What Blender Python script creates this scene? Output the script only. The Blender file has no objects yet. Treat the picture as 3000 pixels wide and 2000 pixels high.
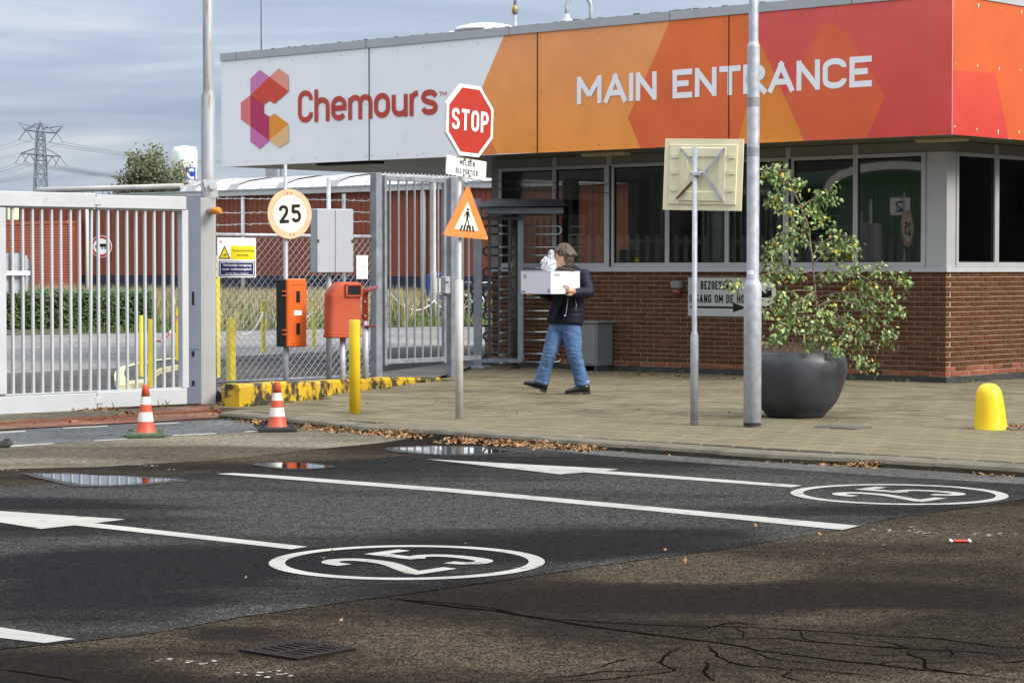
import bpy, bmesh, math, random
from mathutils import Vector, Matrix, noise
random.seed(7)
SC = bpy.context.scene
COL = SC.collection
PI = math.pi
R = math.radians

# ------------------------------------------------------------------ camera
F = 6800.0            # focal length in pixels of the 3000 px wide photograph
HC = 1.39             # lens height over the pavement
PITCH = math.atan(212.0 / F)
cam_d = bpy.data.cameras.new('camera')
cam_d.sensor_width = 36.0
cam_d.lens = F / 3000.0 * 36.0
cam_d.clip_start = 0.1
cam_d.clip_end = 6000.0
cam = bpy.data.objects.new('camera', cam_d)
COL.objects.link(cam)
cam.location = (0, 0, HC)
cam.rotation_euler = (PI / 2 - PITCH, 0, 0)
SC.camera = cam

# ------------------------------------------------------------------ sky and sun
SUN_AZ = R(121)       # direction towards the sun, measured from +Y clockwise (to the right)
SUN_EL = R(36)
W = bpy.data.worlds.new('World')
SC.world = W
W.use_nodes = True
nt = W.node_tree
bg = nt.nodes['Background']
bg.inputs['Strength'].default_value = 0.1
sky = nt.nodes.new('ShaderNodeTexSky')
sky.sky_type = 'NISHITA'
sky.sun_disc = False
sky.sun_elevation = SUN_EL
sky.sun_rotation = SUN_AZ
sky.air_density = 1.0
sky.dust_density = 1.5
tc = nt.nodes.new('ShaderNodeTexCoord')
mp = nt.nodes.new('ShaderNodeMapping')
mp.inputs['Scale'].default_value = (2.3, 2.3, 24.0)
mp.inputs['Location'].default_value = (0.35, 0.2, 0.6)
mp.inputs['Rotation'].default_value = (0, R(-1.5), 0)
nt.links.new(tc.outputs['Generated'], mp.inputs['Vector'])
n1 = nt.nodes.new('ShaderNodeTexNoise')
n1.inputs['Scale'].default_value = 1.6
n1.inputs['Detail'].default_value = 6
n1.inputs['Roughness'].default_value = 0.58
n1.inputs['Distortion'].default_value = 0.4
nt.links.new(mp.outputs['Vector'], n1.inputs['Vector'])
cr = nt.nodes.new('ShaderNodeValToRGB')
cr.color_ramp.elements[0].position = 0.36
cr.color_ramp.elements[0].color = (1.45, 1.86, 2.75, 1)
cr.color_ramp.elements[1].position = 0.64
cr.color_ramp.elements[1].color = (3.3, 3.6, 4.05, 1)
e = cr.color_ramp.elements.new(0.50)
e.color = (2.1, 2.55, 3.4, 1)
nt.links.new(n1.outputs['Fac'], cr.inputs['Fac'])
# cloud deck lightens towards the horizon all the way round
sx = nt.nodes.new('ShaderNodeSeparateXYZ')
nt.links.new(tc.outputs['Generated'], sx.inputs[0])
hz = nt.nodes.new('ShaderNodeMapRange')
hz.inputs['From Min'].default_value = 0.0
hz.inputs['From Max'].default_value = 0.04
hz.inputs['To Min'].default_value = 0.75
hz.inputs['To Max'].default_value = 0.0
nt.links.new(sx.outputs['Z'], hz.inputs['Value'])
mh = nt.nodes.new('ShaderNodeMix'); mh.data_type = 'RGBA'
nt.links.new(hz.outputs['Result'], mh.inputs['Factor'])
nt.links.new(cr.outputs['Color'], mh.inputs[6])
mh.inputs[7].default_value = (4.0, 4.6, 5.3, 1)
mx = nt.nodes.new('ShaderNodeMix'); mx.data_type = 'RGBA'
mx.inputs['Factor'].default_value = 0.86
nt.links.new(sky.outputs['Color'], mx.inputs[6])
nt.links.new(mh.outputs[2], mx.inputs[7])
# overcast sky: three times brighter overhead than at the horizon (CIE overcast), and greyer
zm = nt.nodes.new('ShaderNodeMath'); zm.operation = 'MAXIMUM'; nt.links.new(sx.outputs['Z'], zm.inputs[0]); zm.inputs[1].default_value = 0.0
gz = nt.nodes.new('ShaderNodeMix'); gz.data_type = 'RGBA'
nt.links.new(zm.outputs[0], gz.inputs['Factor']); nt.links.new(mx.outputs[2], gz.inputs[6]); gz.inputs[7].default_value = (4.9, 5.05, 5.3, 1)
zf = nt.nodes.new('ShaderNodeMath'); zf.operation = 'MULTIPLY_ADD'; nt.links.new(zm.outputs[0], zf.inputs[0]); zf.inputs[1].default_value = 2.0; zf.inputs[2].default_value = 1.0
zc_ = nt.nodes.new('ShaderNodeCombineXYZ')
for i in range(3): nt.links.new(zf.outputs[0], zc_.inputs[i])
zx = nt.nodes.new('ShaderNodeMix'); zx.data_type = 'RGBA'; zx.blend_type = 'MULTIPLY'; zx.inputs['Factor'].default_value = 1
nt.links.new(gz.outputs[2], zx.inputs[6]); nt.links.new(zc_.outputs[0], zx.inputs[7])
nt.links.new(zx.outputs[2], bg.inputs['Color'])

sun_d = bpy.data.lights.new('sun', 'SUN')
sun_d.energy = 2.7
sun_d.angle = R(22)
sun_d.color = (1.0, 0.95, 0.87)
sun = bpy.data.objects.new('sun', sun_d)
COL.objects.link(sun)
sv = Vector((math.sin(SUN_AZ) * math.cos(SUN_EL), math.cos(SUN_AZ) * math.cos(SUN_EL), math.sin(SUN_EL)))
sun.rotation_euler = sv.to_track_quat('Z', 'Y').to_euler()
sun.location = sv * 60

SC.view_settings.view_transform = 'Standard'
SC.view_settings.look = 'None'
SC.view_settings.exposure = 0.72
SC.view_settings.gamma = 1.0
SC.view_settings.use_curve_mapping = False
SC.render.engine = 'CYCLES'
SC.cycles.max_bounces = 8
SC.cycles.transparent_max_bounces = 16

# ------------------------------------------------------------------ measuring helpers
def ray(px, py):
    x = (px - 1500.0) / F
    y = (1000.0 - py) / F
    return Vector((x, math.cos(PITCH) + y * math.sin(PITCH), -math.sin(PITCH) + y * math.cos(PITCH)))
def gnd(px, py, z=0.0):
    d = ray(px, py)
    t = (z - HC) / d.z
    return Vector((d.x * t, d.y * t, z))
def at(px, py, Y):
    d = ray(px, py)
    t = Y / d.y
    return Vector((d.x * t, Y, HC + d.z * t))
def hit(px, py, P, n):
    d = ray(px, py)
    o = Vector((0, 0, HC))
    t = (Vector(P) - o).dot(n) / d.dot(n)
    return o + d * t

# ------------------------------------------------------------------ materials
MATS = {}
def mat(name, col, rough=0.6, metal=0.0, var=0.12, vs=6.0, bump=0.0, bs=60.0, dirt=None, rnd=0.0,
        spec=0.5, trans=0.0, stretch=(1, 1, 1), rvar=0.0, emit=None, alpha=None):
    """procedural principled material; dirt = (colour, scale, threshold, softness)"""
    if name in MATS:
        return MATS[name]
    m = bpy.data.materials.new(name)
    m.use_nodes = True
    t = m.node_tree
    L = t.links.new
    b = t.nodes['Principled BSDF']
    b.inputs['Roughness'].default_value = rough
    b.inputs['Metallic'].default_value = metal
    b.inputs['Specular IOR Level'].default_value = spec
    if trans:
        b.inputs['Transmission Weight'].default_value = trans
    c = t.nodes.new('ShaderNodeTexCoord')
    mpn = t.nodes.new('ShaderNodeMapping')
    mpn.inputs['Scale'].default_value = stretch
    L(c.outputs['Object'], mpn.inputs['Vector'])
    vec = mpn.outputs['Vector']
    no = t.nodes.new('ShaderNodeTexNoise')
    no.inputs['Scale'].default_value = vs
    no.inputs['Detail'].default_value = 5
    L(vec, no.inputs['Vector'])
    mr = t.nodes.new('ShaderNodeMapRange')
    mr.inputs['From Min'].default_value = 0.25
    mr.inputs['From Max'].default_value = 0.75
    mr.inputs['To Min'].default_value = 1 - var
    mr.inputs['To Max'].default_value = 1 + var
    L(no.outputs['Fac'], mr.inputs['Value'])
    val = mr.outputs['Result']
    if rnd:
        oi = t.nodes.new('ShaderNodeObjectInfo')
        ge = t.nodes.new('ShaderNodeNewGeometry')
        ad = t.nodes.new('ShaderNodeMath'); ad.operation = 'ADD'
        L(oi.outputs['Random'], ad.inputs[0]); L(ge.outputs['Random Per Island'], ad.inputs[1])
        fr = t.nodes.new('ShaderNodeMath'); fr.operation = 'FRACT'
        L(ad.outputs[0], fr.inputs[0])
        m2 = t.nodes.new('ShaderNodeMapRange')
        m2.inputs['To Min'].default_value = 1 - rnd
        m2.inputs['To Max'].default_value = 1 + rnd
        L(fr.outputs[0], m2.inputs['Value'])
        mm = t.nodes.new('ShaderNodeMath'); mm.operation = 'MULTIPLY'
        L(val, mm.inputs[0]); L(m2.outputs['Result'], mm.inputs[1])
        val = mm.outputs[0]
    mul = t.nodes.new('ShaderNodeMix'); mul.data_type = 'RGBA'; mul.blend_type = 'MULTIPLY'
    mul.inputs['Factor'].default_value = 1
    mul.inputs[6].default_value = (*col, 1)
    cx = t.nodes.new('ShaderNodeCombineXYZ')
    for i in range(3):
        L(val, cx.inputs[i])
    L(cx.outputs[0], mul.inputs[7])
    out = mul.outputs[2]
    if dirt:
        dc, ds, dt, sf = dirt
        dn = t.nodes.new('ShaderNodeTexNoise')
        dn.inputs['Scale'].default_value = ds
        dn.inputs['Detail'].default_value = 8
        dn.inputs['Roughness'].default_value = 0.65
        L(vec, dn.inputs['Vector'])
        dr = t.nodes.new('ShaderNodeMapRange')
        dr.inputs['From Min'].default_value = dt
        dr.inputs['From Max'].default_value = dt + sf
        L(dn.outputs['Fac'], dr.inputs['Value'])
        dm = t.nodes.new('ShaderNodeMix'); dm.data_type = 'RGBA'
        L(dr.outputs['Result'], dm.inputs['Factor'])
        L(out, dm.inputs[6])
        dm.inputs[7].default_value = (*dc, 1)
        out = dm.outputs[2]
    L(out, b.inputs['Base Color'])
    if rvar:
        rr = t.nodes.new('ShaderNodeMapRange')
        rr.inputs['From Min'].default_value = 0.3
        rr.inputs['From Max'].default_value = 0.7
        rr.inputs['To Min'].default_value = max(0.03, rough - rvar)
        rr.inputs['To Max'].default_value = min(1, rough + rvar)
        L(no.outputs['Fac'], rr.inputs['Value'])
        L(rr.outputs['Result'], b.inputs['Roughness'])
    if bump:
        bn = t.nodes.new('ShaderNodeTexNoise')
        bn.inputs['Scale'].default_value = bs
        bn.inputs['Detail'].default_value = 4
        L(vec, bn.inputs['Vector'])
        bu = t.nodes.new('ShaderNodeBump')
        bu.inputs['Strength'].default_value = bump
        bu.inputs['Distance'].default_value = 0.01
        L(bn.outputs['Fac'], bu.inputs['Height'])
        L(bu.outputs['Normal'], b.inputs['Normal'])
    if emit:
        b.inputs['Emission Color'].default_value = (*emit[0], 1)
        b.inputs['Emission Strength'].default_value = emit[1]
    MATS[name] = m
    return m

def srgb(r, g, b):
    f = lambda v: (v / 255 / 12.92) if v <= 10 else ((v / 255 + 0.055) / 1.055) ** 2.4
    return (f(r), f(g), f(b))

M = {
 'galv': mat('galvanised steel', (0.40, 0.42, 0.45), 0.5, 0.25, 0.22, 14, 0.05, 40, rvar=0.1),
 'galv_old': mat('stained galvanised steel', (0.36, 0.37, 0.39), 0.55, 0.2, 0.2, 6, 0.05, 40, dirt=((0.20, 0.175, 0.12), 3, 0.52, 0.15), stretch=(4, 4, .5)),
 'galv_dark': mat('weathered galvanised steel', (0.23, 0.25, 0.28), 0.55, 0.25, 0.25, 10, 0.05, 40, rvar=0.1),
 'steel_dark': mat('dark painted steel', (0.06, 0.062, 0.065), 0.45, 0.2, 0.2, 8),
 'tube': mat('stainless tube', (0.62, 0.62, 0.6), 0.22, 0.9, 0.1, 8),
 'olive': mat('olive painted post', (0.12, 0.12, 0.095), 0.5, 0.1, 0.15, 8),
 'gate': mat('grey white gate paint', (0.46, 0.475, 0.485), 0.45, 0.0, 0.08, 3, dirt=((0.36, 0.35, 0.32), 5, 0.62, 0.2)),
 'gate_blue': mat('blue grey gate housing paint', (0.15, 0.172, 0.22), 0.45, 0.0, 0.1, 3, dirt=((0.2, 0.2, 0.2), 4, 0.64, 0.2)),
 'gate_post': mat('pale grey post paint', (0.42, 0.42, 0.405), 0.45, 0.0, 0.07, 3, dirt=((0.33, 0.32, 0.29), 4, 0.66, 0.2)),
 'black': mat('black', (0.010, 0.010, 0.011), 0.6, 0, 0.1, spec=0.2),
 'rubber': mat('dark rubber', (0.018, 0.018, 0.018), 0.8, 0, 0.3, 12),
 'yellow': mat('yellow paint', (0.84, 0.57, 0.012), 0.5, 0, 0.12, 5, 0.08, 30, dirt=((0.35, 0.24, 0.03), 9, 0.66, 0.12)),
 'yellow_old': mat('scuffed yellow paint', (0.80, 0.64, 0.045), 0.55, 0, 0.15, 6, 0.08, 30, dirt=((0.16, 0.12, 0.03), 12, 0.62, 0.08)),
 'yellow_chip': mat('chipped yellow paint on concrete', (0.56, 0.35, 0.012), 0.6, 0, 0.15, 6, 0.3, 40, dirt=((0.040, 0.032, 0.022), 4.2, 0.465, 0.07)),
 'white': mat('white paint', (0.78, 0.78, 0.76), 0.45, 0, 0.05, 4, dirt=((0.5, 0.48, 0.44), 7, 0.68, 0.15)),
 'white_clean': mat('white print', (0.90, 0.90, 0.90), 0.5, 0, 0.02),
 'cream': mat('cream plastic sign back', (0.72, 0.66, 0.43), 0.5, 0, 0.06, 4, 0.05, 30, dirt=((0.45, 0.37, 0.2), 6, 0.68, 0.12)),
 'rust': mat('rusty steel', (0.16, 0.06, 0.025), 0.8, 0.2, 0.3, 20),
 'red_sign': mat('red sign film', (0.42, 0.032, 0.016), 0.4, 0, 0.08, 5),
 'orange_faded': mat('faded orange sign film', (0.68, 0.22, 0.045), 0.5, 0, 0.14, 6, dirt=((0.75, 0.36, 0.14), 9, 0.55, 0.2)),
 'peach_faded': mat('peach faded sign film', (0.72, 0.42, 0.25), 0.5, 0, 0.12, 5, dirt=((0.74, 0.52, 0.36), 8, 0.5, 0.25)),
 'sign_white': mat('aged white sign film', (0.72, 0.68, 0.57), 0.5, 0, 0.06, 5),
 'bin_red': mat('brick red plastic', (0.40, 0.072, 0.030), 0.6, 0, 0.1, 4, 0.06, 80, spec=0.25),
 'dark_red': mat('dark red plastic', (0.20, 0.02, 0.012), 0.45, 0, 0.1, 4),
 'orange_box': mat('orange plastic', (0.62, 0.115, 0.018), 0.42, 0, 0.07, 4),
 'amber': mat('amber plastic lens', (0.75, 0.26, 0.02), 0.25, 0, 0.05, 4),
 'cone_red': mat('cone red', (0.52, 0.075, 0.03), 0.5, 0, 0.12, 8, dirt=((0.25, 0.06, 0.03), 14, 0.66, 0.1)),
 'cone_white': mat('cone white band', (0.70, 0.66, 0.58), 0.5, 0, 0.1, 8, dirt=((0.3, 0.26, 0.2), 14, 0.6, 0.15)),
 'cone_green': mat('mossy green rubber', (0.06, 0.095, 0.05), 0.8, 0, 0.3, 12),
 'navy': mat('navy blue', (0.010, 0.014, 0.10), 0.45, 0, 0.06),
 'sign_yellow': mat('sign yellow', (0.80, 0.62, 0.01), 0.45, 0, 0.04),
 'blue': mat('blue painted tube', (0.015, 0.06, 0.32), 0.4, 0, 0.1),
 'logo_blue': mat('logo blue', (0.01, 0.05, 0.50), 0.4, 0, 0.05),
 'cabinet': mat('pale blue grey cabinet', (0.36, 0.38, 0.41), 0.55, 0, 0.06, 5, 0.05, 80, dirt=((0.25, 0.25, 0.25), 6, 0.68, 0.15)),
 'util': mat('grey utility box', (0.16, 0.165, 0.165), 0.55, 0, 0.1, 5),
 'pot': mat('dark charcoal stoneware', (0.040, 0.043, 0.049), 0.5, 0, 0.35, 4, 0.35, 14, rvar=0.12),
 'soil': mat('soil', (0.05, 0.035, 0.022), 0.9, 0, 0.4, 20, 0.6, 30),
 'bark': mat('birch twig bark', (0.20, 0.14, 0.10), 0.8, 0, 0.4, 20, 0.3, 30),
 'leaf': mat('birch leaf', (0.12, 0.20, 0.05), 0.5, 0, 0.2, 8, rnd=0.45),
 'leaf_light': mat('pale birch leaf', (0.28, 0.36, 0.12), 0.5, 0, 0.2, 8, rnd=0.35),
 'leaf_yellow': mat('yellow birch leaf', (0.58, 0.44, 0.03), 0.5, 0, 0.15, 8, rnd=0.25),
 'tree_leaf': mat('far tree leaf', (0.085, 0.10, 0.035), 0.6, 0, 0.3, 2, rnd=0.45),
 'hedge': mat('hedge leaf', (0.06, 0.11, 0.03), 0.6, 0, 0.3, 3, rnd=0.5),
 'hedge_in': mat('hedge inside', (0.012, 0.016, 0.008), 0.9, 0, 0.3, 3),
 'straw': mat('dry grass', (0.36, 0.285, 0.155), 0.8, 0, 0.3, 2, rnd=0.4),
 'straw_green': mat('green grass', (0.11, 0.16, 0.035), 0.8, 0, 0.3, 2, rnd=0.4),
 'litter': mat('brown fallen leaf', (0.25, 0.125, 0.045), 0.75, 0, 0.25, 8, rnd=0.6),
 'brick': mat('brown brick', (0.090, 0.037, 0.0165), 0.85, 0, 0.22, 9, 0.25, 90, rnd=0.20, spec=0.12, dirt=((0.115, 0.058, 0.026), 2.5, 0.55, 0.3)),
 'brick_red': mat('spalled red brick', (0.20, 0.058, 0.022), 0.85, 0, 0.25, 9, 0.4, 60, rnd=0.22),
 'mortar': mat('mortar', (0.32, 0.235, 0.155), 0.9, 0, 0.2, 12, 0.3, 90),
 'plinth': mat('damp concrete plinth', (0.035, 0.033, 0.03), 0.85, 0, 0.4, 8, 0.4, 30),
 'alu': mat('aluminium window frame', (0.40, 0.40, 0.385), 0.45, 0.15, 0.06, 3),
 'alu_light': mat('pale flashing', (0.42, 0.43, 0.44), 0.5, 0.1, 0.06, 3),
 'frieze': mat('olive grey panel', (0.19, 0.18, 0.145), 0.6, 0, 0.1, 3),
 'soffit': mat('soffit board', (0.20, 0.19, 0.13), 0.4, 0, 0.15, 2, stretch=(1, 12, 1)),
 'fixture': mat('yellowed lamp cover', (0.46, 0.40, 0.22), 0.45, 0, 0.1, 4),
 'inside': mat('dim room wall', (0.2, 0.19, 0.17), 0.8, 0, 0.3, 1.5),
 'inside_dark': mat('dark room furniture', (0.012, 0.012, 0.013), 0.6, 0, 0.3, 3),
 'blind': mat('grey blind slat', (0.38, 0.38, 0.37), 0.7, 0, 0.2, 3),
 'roofing': mat('bitumen roof', (0.07, 0.07, 0.075), 0.9, 0, 0.3, 3),
 'skin': mat('skin', (0.50, 0.27, 0.19), 0.5, 0, 0.08, 20),
 'hair': mat('brown hair', (0.070, 0.042, 0.024), 0.5, 0, 0.35, 60, 0.6, 120, stretch=(1, 1, 0.25)),
 'jacket': mat('navy quilted nylon', (0.008, 0.008, 0.020), 0.6, 0, 0.2, 12, 0.25, 40, spec=0.25),
 'sweater': mat('dark sweater', (0.008, 0.008, 0.012), 0.9, 0, 0.2, 12),
 'denim': mat('blue denim', (0.055, 0.115, 0.24), 0.8, 0, 0.3, 14, 0.6, 70, dirt=((0.13, 0.22, 0.38), 8, 0.52, 0.25)),
 'shoe': mat('black leather', (0.012, 0.011, 0.011), 0.25, 0, 0.2, 20),
 'zip': mat('zip metal', (0.7, 0.68, 0.66), 0.4, 0.3, 0.05),
 'carton': mat('white carton', (0.66, 0.66, 0.72), 0.6, 0, 0.04, 5, 0.05, 30),
 'print_grey': mat('grey print', (0.25, 0.25, 0.27), 0.6, 0, 0.2, 200),
 'bag': mat('white plastic bag', (0.66, 0.67, 0.70), 0.28, 0, 0.2, 18, 0.25, 30, trans=0.4),
 'wh_red': mat('red brown cladding', (0.25, 0.06, 0.026), 0.6, 0, 0.1, 0.6),
 'wh_low': mat('orange red cladding', (0.60, 0.155, 0.08), 0.6, 0, 0.08, 0.6),
 'wh_plinth': mat('navy plinth', (0.022, 0.025, 0.05), 0.8, 0, 0.25, 1),
 'wh_roof': mat('white roof sheet', (0.74, 0.75, 0.75), 0.5, 0, 0.06, 0.4, dirt=((0.52, 0.52, 0.5), 0.8, 0.6, 0.2)),
 'wh_eave': mat('pale eave', (0.50, 0.51, 0.50), 0.6, 0, 0.1, 0.6, dirt=((0.33, 0.32, 0.28), 1.2, 0.55, 0.2)),
 'hatch': mat('grey roof light', (0.33, 0.33, 0.33), 0.5, 0, 0.1, 1),
 'pipe': mat('lagged pipe', (0.45, 0.43, 0.40), 0.5, 0.2, 0.2, 0.8),
 'pylon': mat('weathered pylon steel', (0.17, 0.20, 0.25), 0.7, 0.2, 0.1, 0.05),
 'tank': mat('white tank paint', (0.80, 0.80, 0.80), 0.45, 0, 0.04, 0.5),
 'pale': mat('pale lamp column paint', (0.50, 0.49, 0.46), 0.5, 0, 0.15, 6),
 'green_shed': mat('green shed cladding', (0.03, 0.10, 0.035), 0.5, 0, 0.1, 0.5),
 'iron': mat('rusty cast iron', (0.012, 0.0075, 0.006), 0.75, 0.0, 0.3, 20, 0.3, 80, spec=0.15),
}

def glass_mat():
    m = bpy.data.materials.new('window glass')
    m.use_nodes = True
    t = m.node_tree
    for n in list(t.nodes):
        if n.type != 'OUTPUT_MATERIAL':
            t.nodes.remove(n)
    o = [n for n in t.nodes if n.type == 'OUTPUT_MATERIAL'][0]
    tr = t.nodes.new('ShaderNodeBsdfTransparent'); tr.inputs[0].default_value = (0.68, 0.70, 0.67, 1)
    gl = t.nodes.new('ShaderNodeBsdfGlossy'); gl.inputs['Roughness'].default_value = 0.015
    fr = t.nodes.new('ShaderNodeFresnel'); fr.inputs['IOR'].default_value = 1.5
    mx = t.nodes.new('ShaderNodeMixShader')
    t.links.new(fr.outputs[0], mx.inputs[0]); t.links.new(tr.outputs[0], mx.inputs[1]); t.links.new(gl.outputs[0], mx.inputs[2])
    t.links.new(mx.outputs[0], o.inputs['Surface'])
    return m
M['glass'] = glass_mat()

def flat(name, rgb, rough=0.5, var=0.04):
    return mat(name, srgb(*rgb), rough, 0, var, 2)

def asphalt_mat(name, col, col2, stain, wetr, scale=1.0, speck=0.5, stretch=(1, 1, 1), rot=0.0, dry=0.88):
    """road: aggregate specks, soft wear clouds along the lane, damp darker patches that shine a little"""
    m = bpy.data.materials.new(name); m.use_nodes = True
    t = m.node_tree; L = t.links.new
    b = t.nodes['Principled BSDF']
    c = t.nodes.new('ShaderNodeTexCoord')
    mpn = t.nodes.new('ShaderNodeMapping'); mpn.inputs['Scale'].default_value = stretch
    mpn.inputs['Rotation'].default_value = (0, 0, rot)
    L(c.outputs['Object'], mpn.inputs['Vector'])
    big = t.nodes.new('ShaderNodeTexNoise'); big.inputs['Scale'].default_value = 0.7 * scale
    big.inputs['Detail'].default_value = 6; big.inputs['Roughness'].default_value = 0.6
    L(mpn.outputs[0], big.inputs['Vector'])
    ag = t.nodes.new('ShaderNodeTexNoise'); ag.inputs['Scale'].default_value = 95
    ag.inputs['Detail'].default_value = 2; ag.inputs['Roughness'].default_value = 0.7
    L(c.outputs['Object'], ag.inputs['Vector'])
    mid = t.nodes.new('ShaderNodeTexNoise'); mid.inputs['Scale'].default_value = 16
    mid.inputs['Detail'].default_value = 3
    L(c.outputs['Object'], mid.inputs['Vector'])
    r1 = t.nodes.new('ShaderNodeMapRange'); r1.inputs['From Min'].default_value = 0.38; r1.inputs['From Max'].default_value = 0.62
    L(big.outputs['Fac'], r1.inputs['Value'])
    sa = t.nodes.new('ShaderNodeAttribute'); sa.attribute_name = 'stain'
    sb = t.nodes.new('ShaderNodeMath'); sb.operation = 'MULTIPLY_ADD'; L(sa.outputs['Fac'], sb.inputs[0]); sb.inputs[1].default_value = -0.9; L(r1.outputs[0], sb.inputs[2]); sb.use_clamp = True
    m1 = t.nodes.new('ShaderNodeMix'); m1.data_type = 'RGBA'
    L(sb.outputs[0], m1.inputs['Factor']); m1.inputs[6].default_value = (*col, 1); m1.inputs[7].default_value = (*col2, 1)
    # damp stains
    wn = t.nodes.new('ShaderNodeTexNoise'); wn.inputs['Scale'].default_value = 0.42 * scale
    wn.inputs['Detail'].default_value = 5; wn.inputs['Roughness'].default_value = 0.55; wn.inputs['Distortion'].default_value = 0.6
    wm = t.nodes.new('ShaderNodeMapping'); wm.inputs['Location'].default_value = (3.3, 7.1, 0); wm.inputs['Scale'].default_value = stretch
    wm.inputs['Rotation'].default_value = (0, 0, rot)
    L(c.outputs['Object'], wm.inputs[0]); L(wm.outputs[0], wn.inputs['Vector'])
    wr = t.nodes.new('ShaderNodeMapRange'); wr.inputs['From Min'].default_value = 0.46; wr.inputs['From Max'].default_value = 0.56
    wr.inputs['To Max'].default_value = stain
    sw_ = t.nodes.new('ShaderNodeMath'); sw_.operation = 'MULTIPLY_ADD'; L(sa.outputs['Fac'], sw_.inputs[0]); sw_.inputs[1].default_value = 0.13; L(wn.outputs['Fac'], sw_.inputs[2])
    L(sw_.outputs[0], wr.inputs['Value'])
    m2 = t.nodes.new('ShaderNodeMix'); m2.data_type = 'RGBA'; m2.blend_type = 'MULTIPLY'
    L(wr.outputs[0], m2.inputs['Factor']); L(m1.outputs[2], m2.inputs[6]); m2.inputs[7].default_value = (0.33, 0.29, 0.25, 1)
    # aggregate
    a1 = t.nodes.new('ShaderNodeMapRange'); a1.inputs['From Min'].default_value = 0.38; a1.inputs['From Max'].default_value = 0.62
    a1.inputs['To Min'].default_value = max(0, 1 - speck * 1.5); a1.inputs['To Max'].default_value = 1 + speck * 1.5
    L(ag.outputs['Fac'], a1.inputs['Value'])
    a2 = t.nodes.new('ShaderNodeMapRange'); a2.inputs['From Min'].default_value = 0.3; a2.inputs['From Max'].default_value = 0.7
    a2.inputs['To Min'].default_value = 0.62; a2.inputs['To Max'].default_value = 1.38
    L(mid.outputs['Fac'], a2.inputs['Value'])
    am = t.nodes.new('ShaderNodeMath'); am.operation = 'MULTIPLY'; L(a1.outputs[0], am.inputs[0]); L(a2.outputs[0], am.inputs[1])
    # sparse pale stones
    vo = t.nodes.new('ShaderNodeTexVoronoi'); vo.inputs['Scale'].default_value = 38
    L(c.outputs['Object'], vo.inputs['Vector'])
    vs_ = t.nodes.new('ShaderNodeMath'); vs_.operation = 'LESS_THAN'; L(vo.outputs['Distance'], vs_.inputs[0]); vs_.inputs[1].default_value = 0.12
    vm = t.nodes.new('ShaderNodeMath'); vm.operation = 'MULTIPLY_ADD'; L(vs_.outputs[0], vm.inputs[0]); vm.inputs[1].default_value = 5.0
    L(am.outputs[0], vm.inputs[2])
    cx = t.nodes.new('ShaderNodeCombineXYZ')
    for i in range(3): L(vm.outputs[0], cx.inputs[i])
    m3 = t.nodes.new('ShaderNodeMix'); m3.data_type = 'RGBA'; m3.blend_type = 'MULTIPLY'; m3.inputs['Factor'].default_value = 1
    L(m2.outputs[2], m3.inputs[6]); L(cx.outputs[0], m3.inputs[7])
    L(m3.outputs[2], b.inputs['Base Color'])
    rr = t.nodes.new('ShaderNodeMapRange'); rr.inputs['To Min'].default_value = dry; rr.inputs['To Max'].default_value = wetr
    L(wr.outputs[0], rr.inputs['Value']); L(rr.outputs[0], b.inputs['Roughness'])
    b.inputs['Specular IOR Level'].default_value = 0.05
    bu = t.nodes.new('ShaderNodeBump'); bu.inputs['Strength'].default_value = 0.8; bu.inputs['Distance'].default_value = 0.012
    L(ag.outputs['Fac'], bu.inputs['Height']); L(bu.outputs[0], b.inputs['Normal'])
    MATS[name] = m
    return m

ROT = R(-40)
M['asph_old'] = asphalt_mat('old brown asphalt', (0.0165, 0.0124, 0.0082), (0.043, 0.033, 0.0215), 0.9, 0.75, 0.8, 0.9, (0.55, 1.3, 1))
M['asph_dark'] = asphalt_mat('newer dark asphalt', (0.0105, 0.0105, 0.011), (0.040, 0.039, 0.036), 0.6, 0.7, 0.9, 0.8, (0.35, 1.6, 1), R(40))
M['asph_pale'] = asphalt_mat('dusty pale asphalt', (0.10, 0.089, 0.065), (0.175, 0.155, 0.113), 0.7, 0.7, 0.9, 0.35, (0.5, 1.3, 1))
M['asph_blue'] = asphalt_mat('blue grey lane asphalt', (0.085, 0.091, 0.097), (0.12, 0.122, 0.125), 0.35, 0.6, 1, 0.35)
M['asph_yard'] = asphalt_mat('pale grey yard asphalt', (0.19, 0.188, 0.182), (0.24, 0.237, 0.23), 0.15, 0.7, 0.5, 0.25)
M['asph_yard2'] = asphalt_mat('grey yard asphalt', (0.075, 0.073, 0.069), (0.105, 0.102, 0.095), 0.3, 0.7, 0.5, 0.3)
M['asph_gutter'] = asphalt_mat('grey gutter asphalt', (0.075, 0.073, 0.069), (0.10, 0.098, 0.092), 0.3, 0.6, 1, 0.35)
M['red_paving'] = asphalt_mat('worn red paving', (0.17, 0.065, 0.045), (0.22, 0.15, 0.11), 0.4, 0.7, 2, 0.3)
M['slab'] = mat('buff paving slab', (0.168, 0.142, 0.088), 0.85, 0, 0.25, 3.0, 0.3, 110, rnd=0.10, spec=0.15, dirt=((0.095, 0.077, 0.045), 0.9, 0.48, 0.22))
M['joint'] = mat('slab joint dirt', (0.014, 0.012, 0.008), 0.95, 0, 0.3, 9)
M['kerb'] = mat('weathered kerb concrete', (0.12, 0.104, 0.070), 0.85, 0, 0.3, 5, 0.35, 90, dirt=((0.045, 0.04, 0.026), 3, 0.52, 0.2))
M['kerb_face'] = mat('algae and shade darkened kerb face', (0.045, 0.04, 0.026), 0.9, 0, 0.4, 6, 0.35, 90, dirt=((0.09, 0.08, 0.055), 4, 0.60, 0.15), spec=0.1)  # upright face darkened in its colour, for its shade as well as algae
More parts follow.
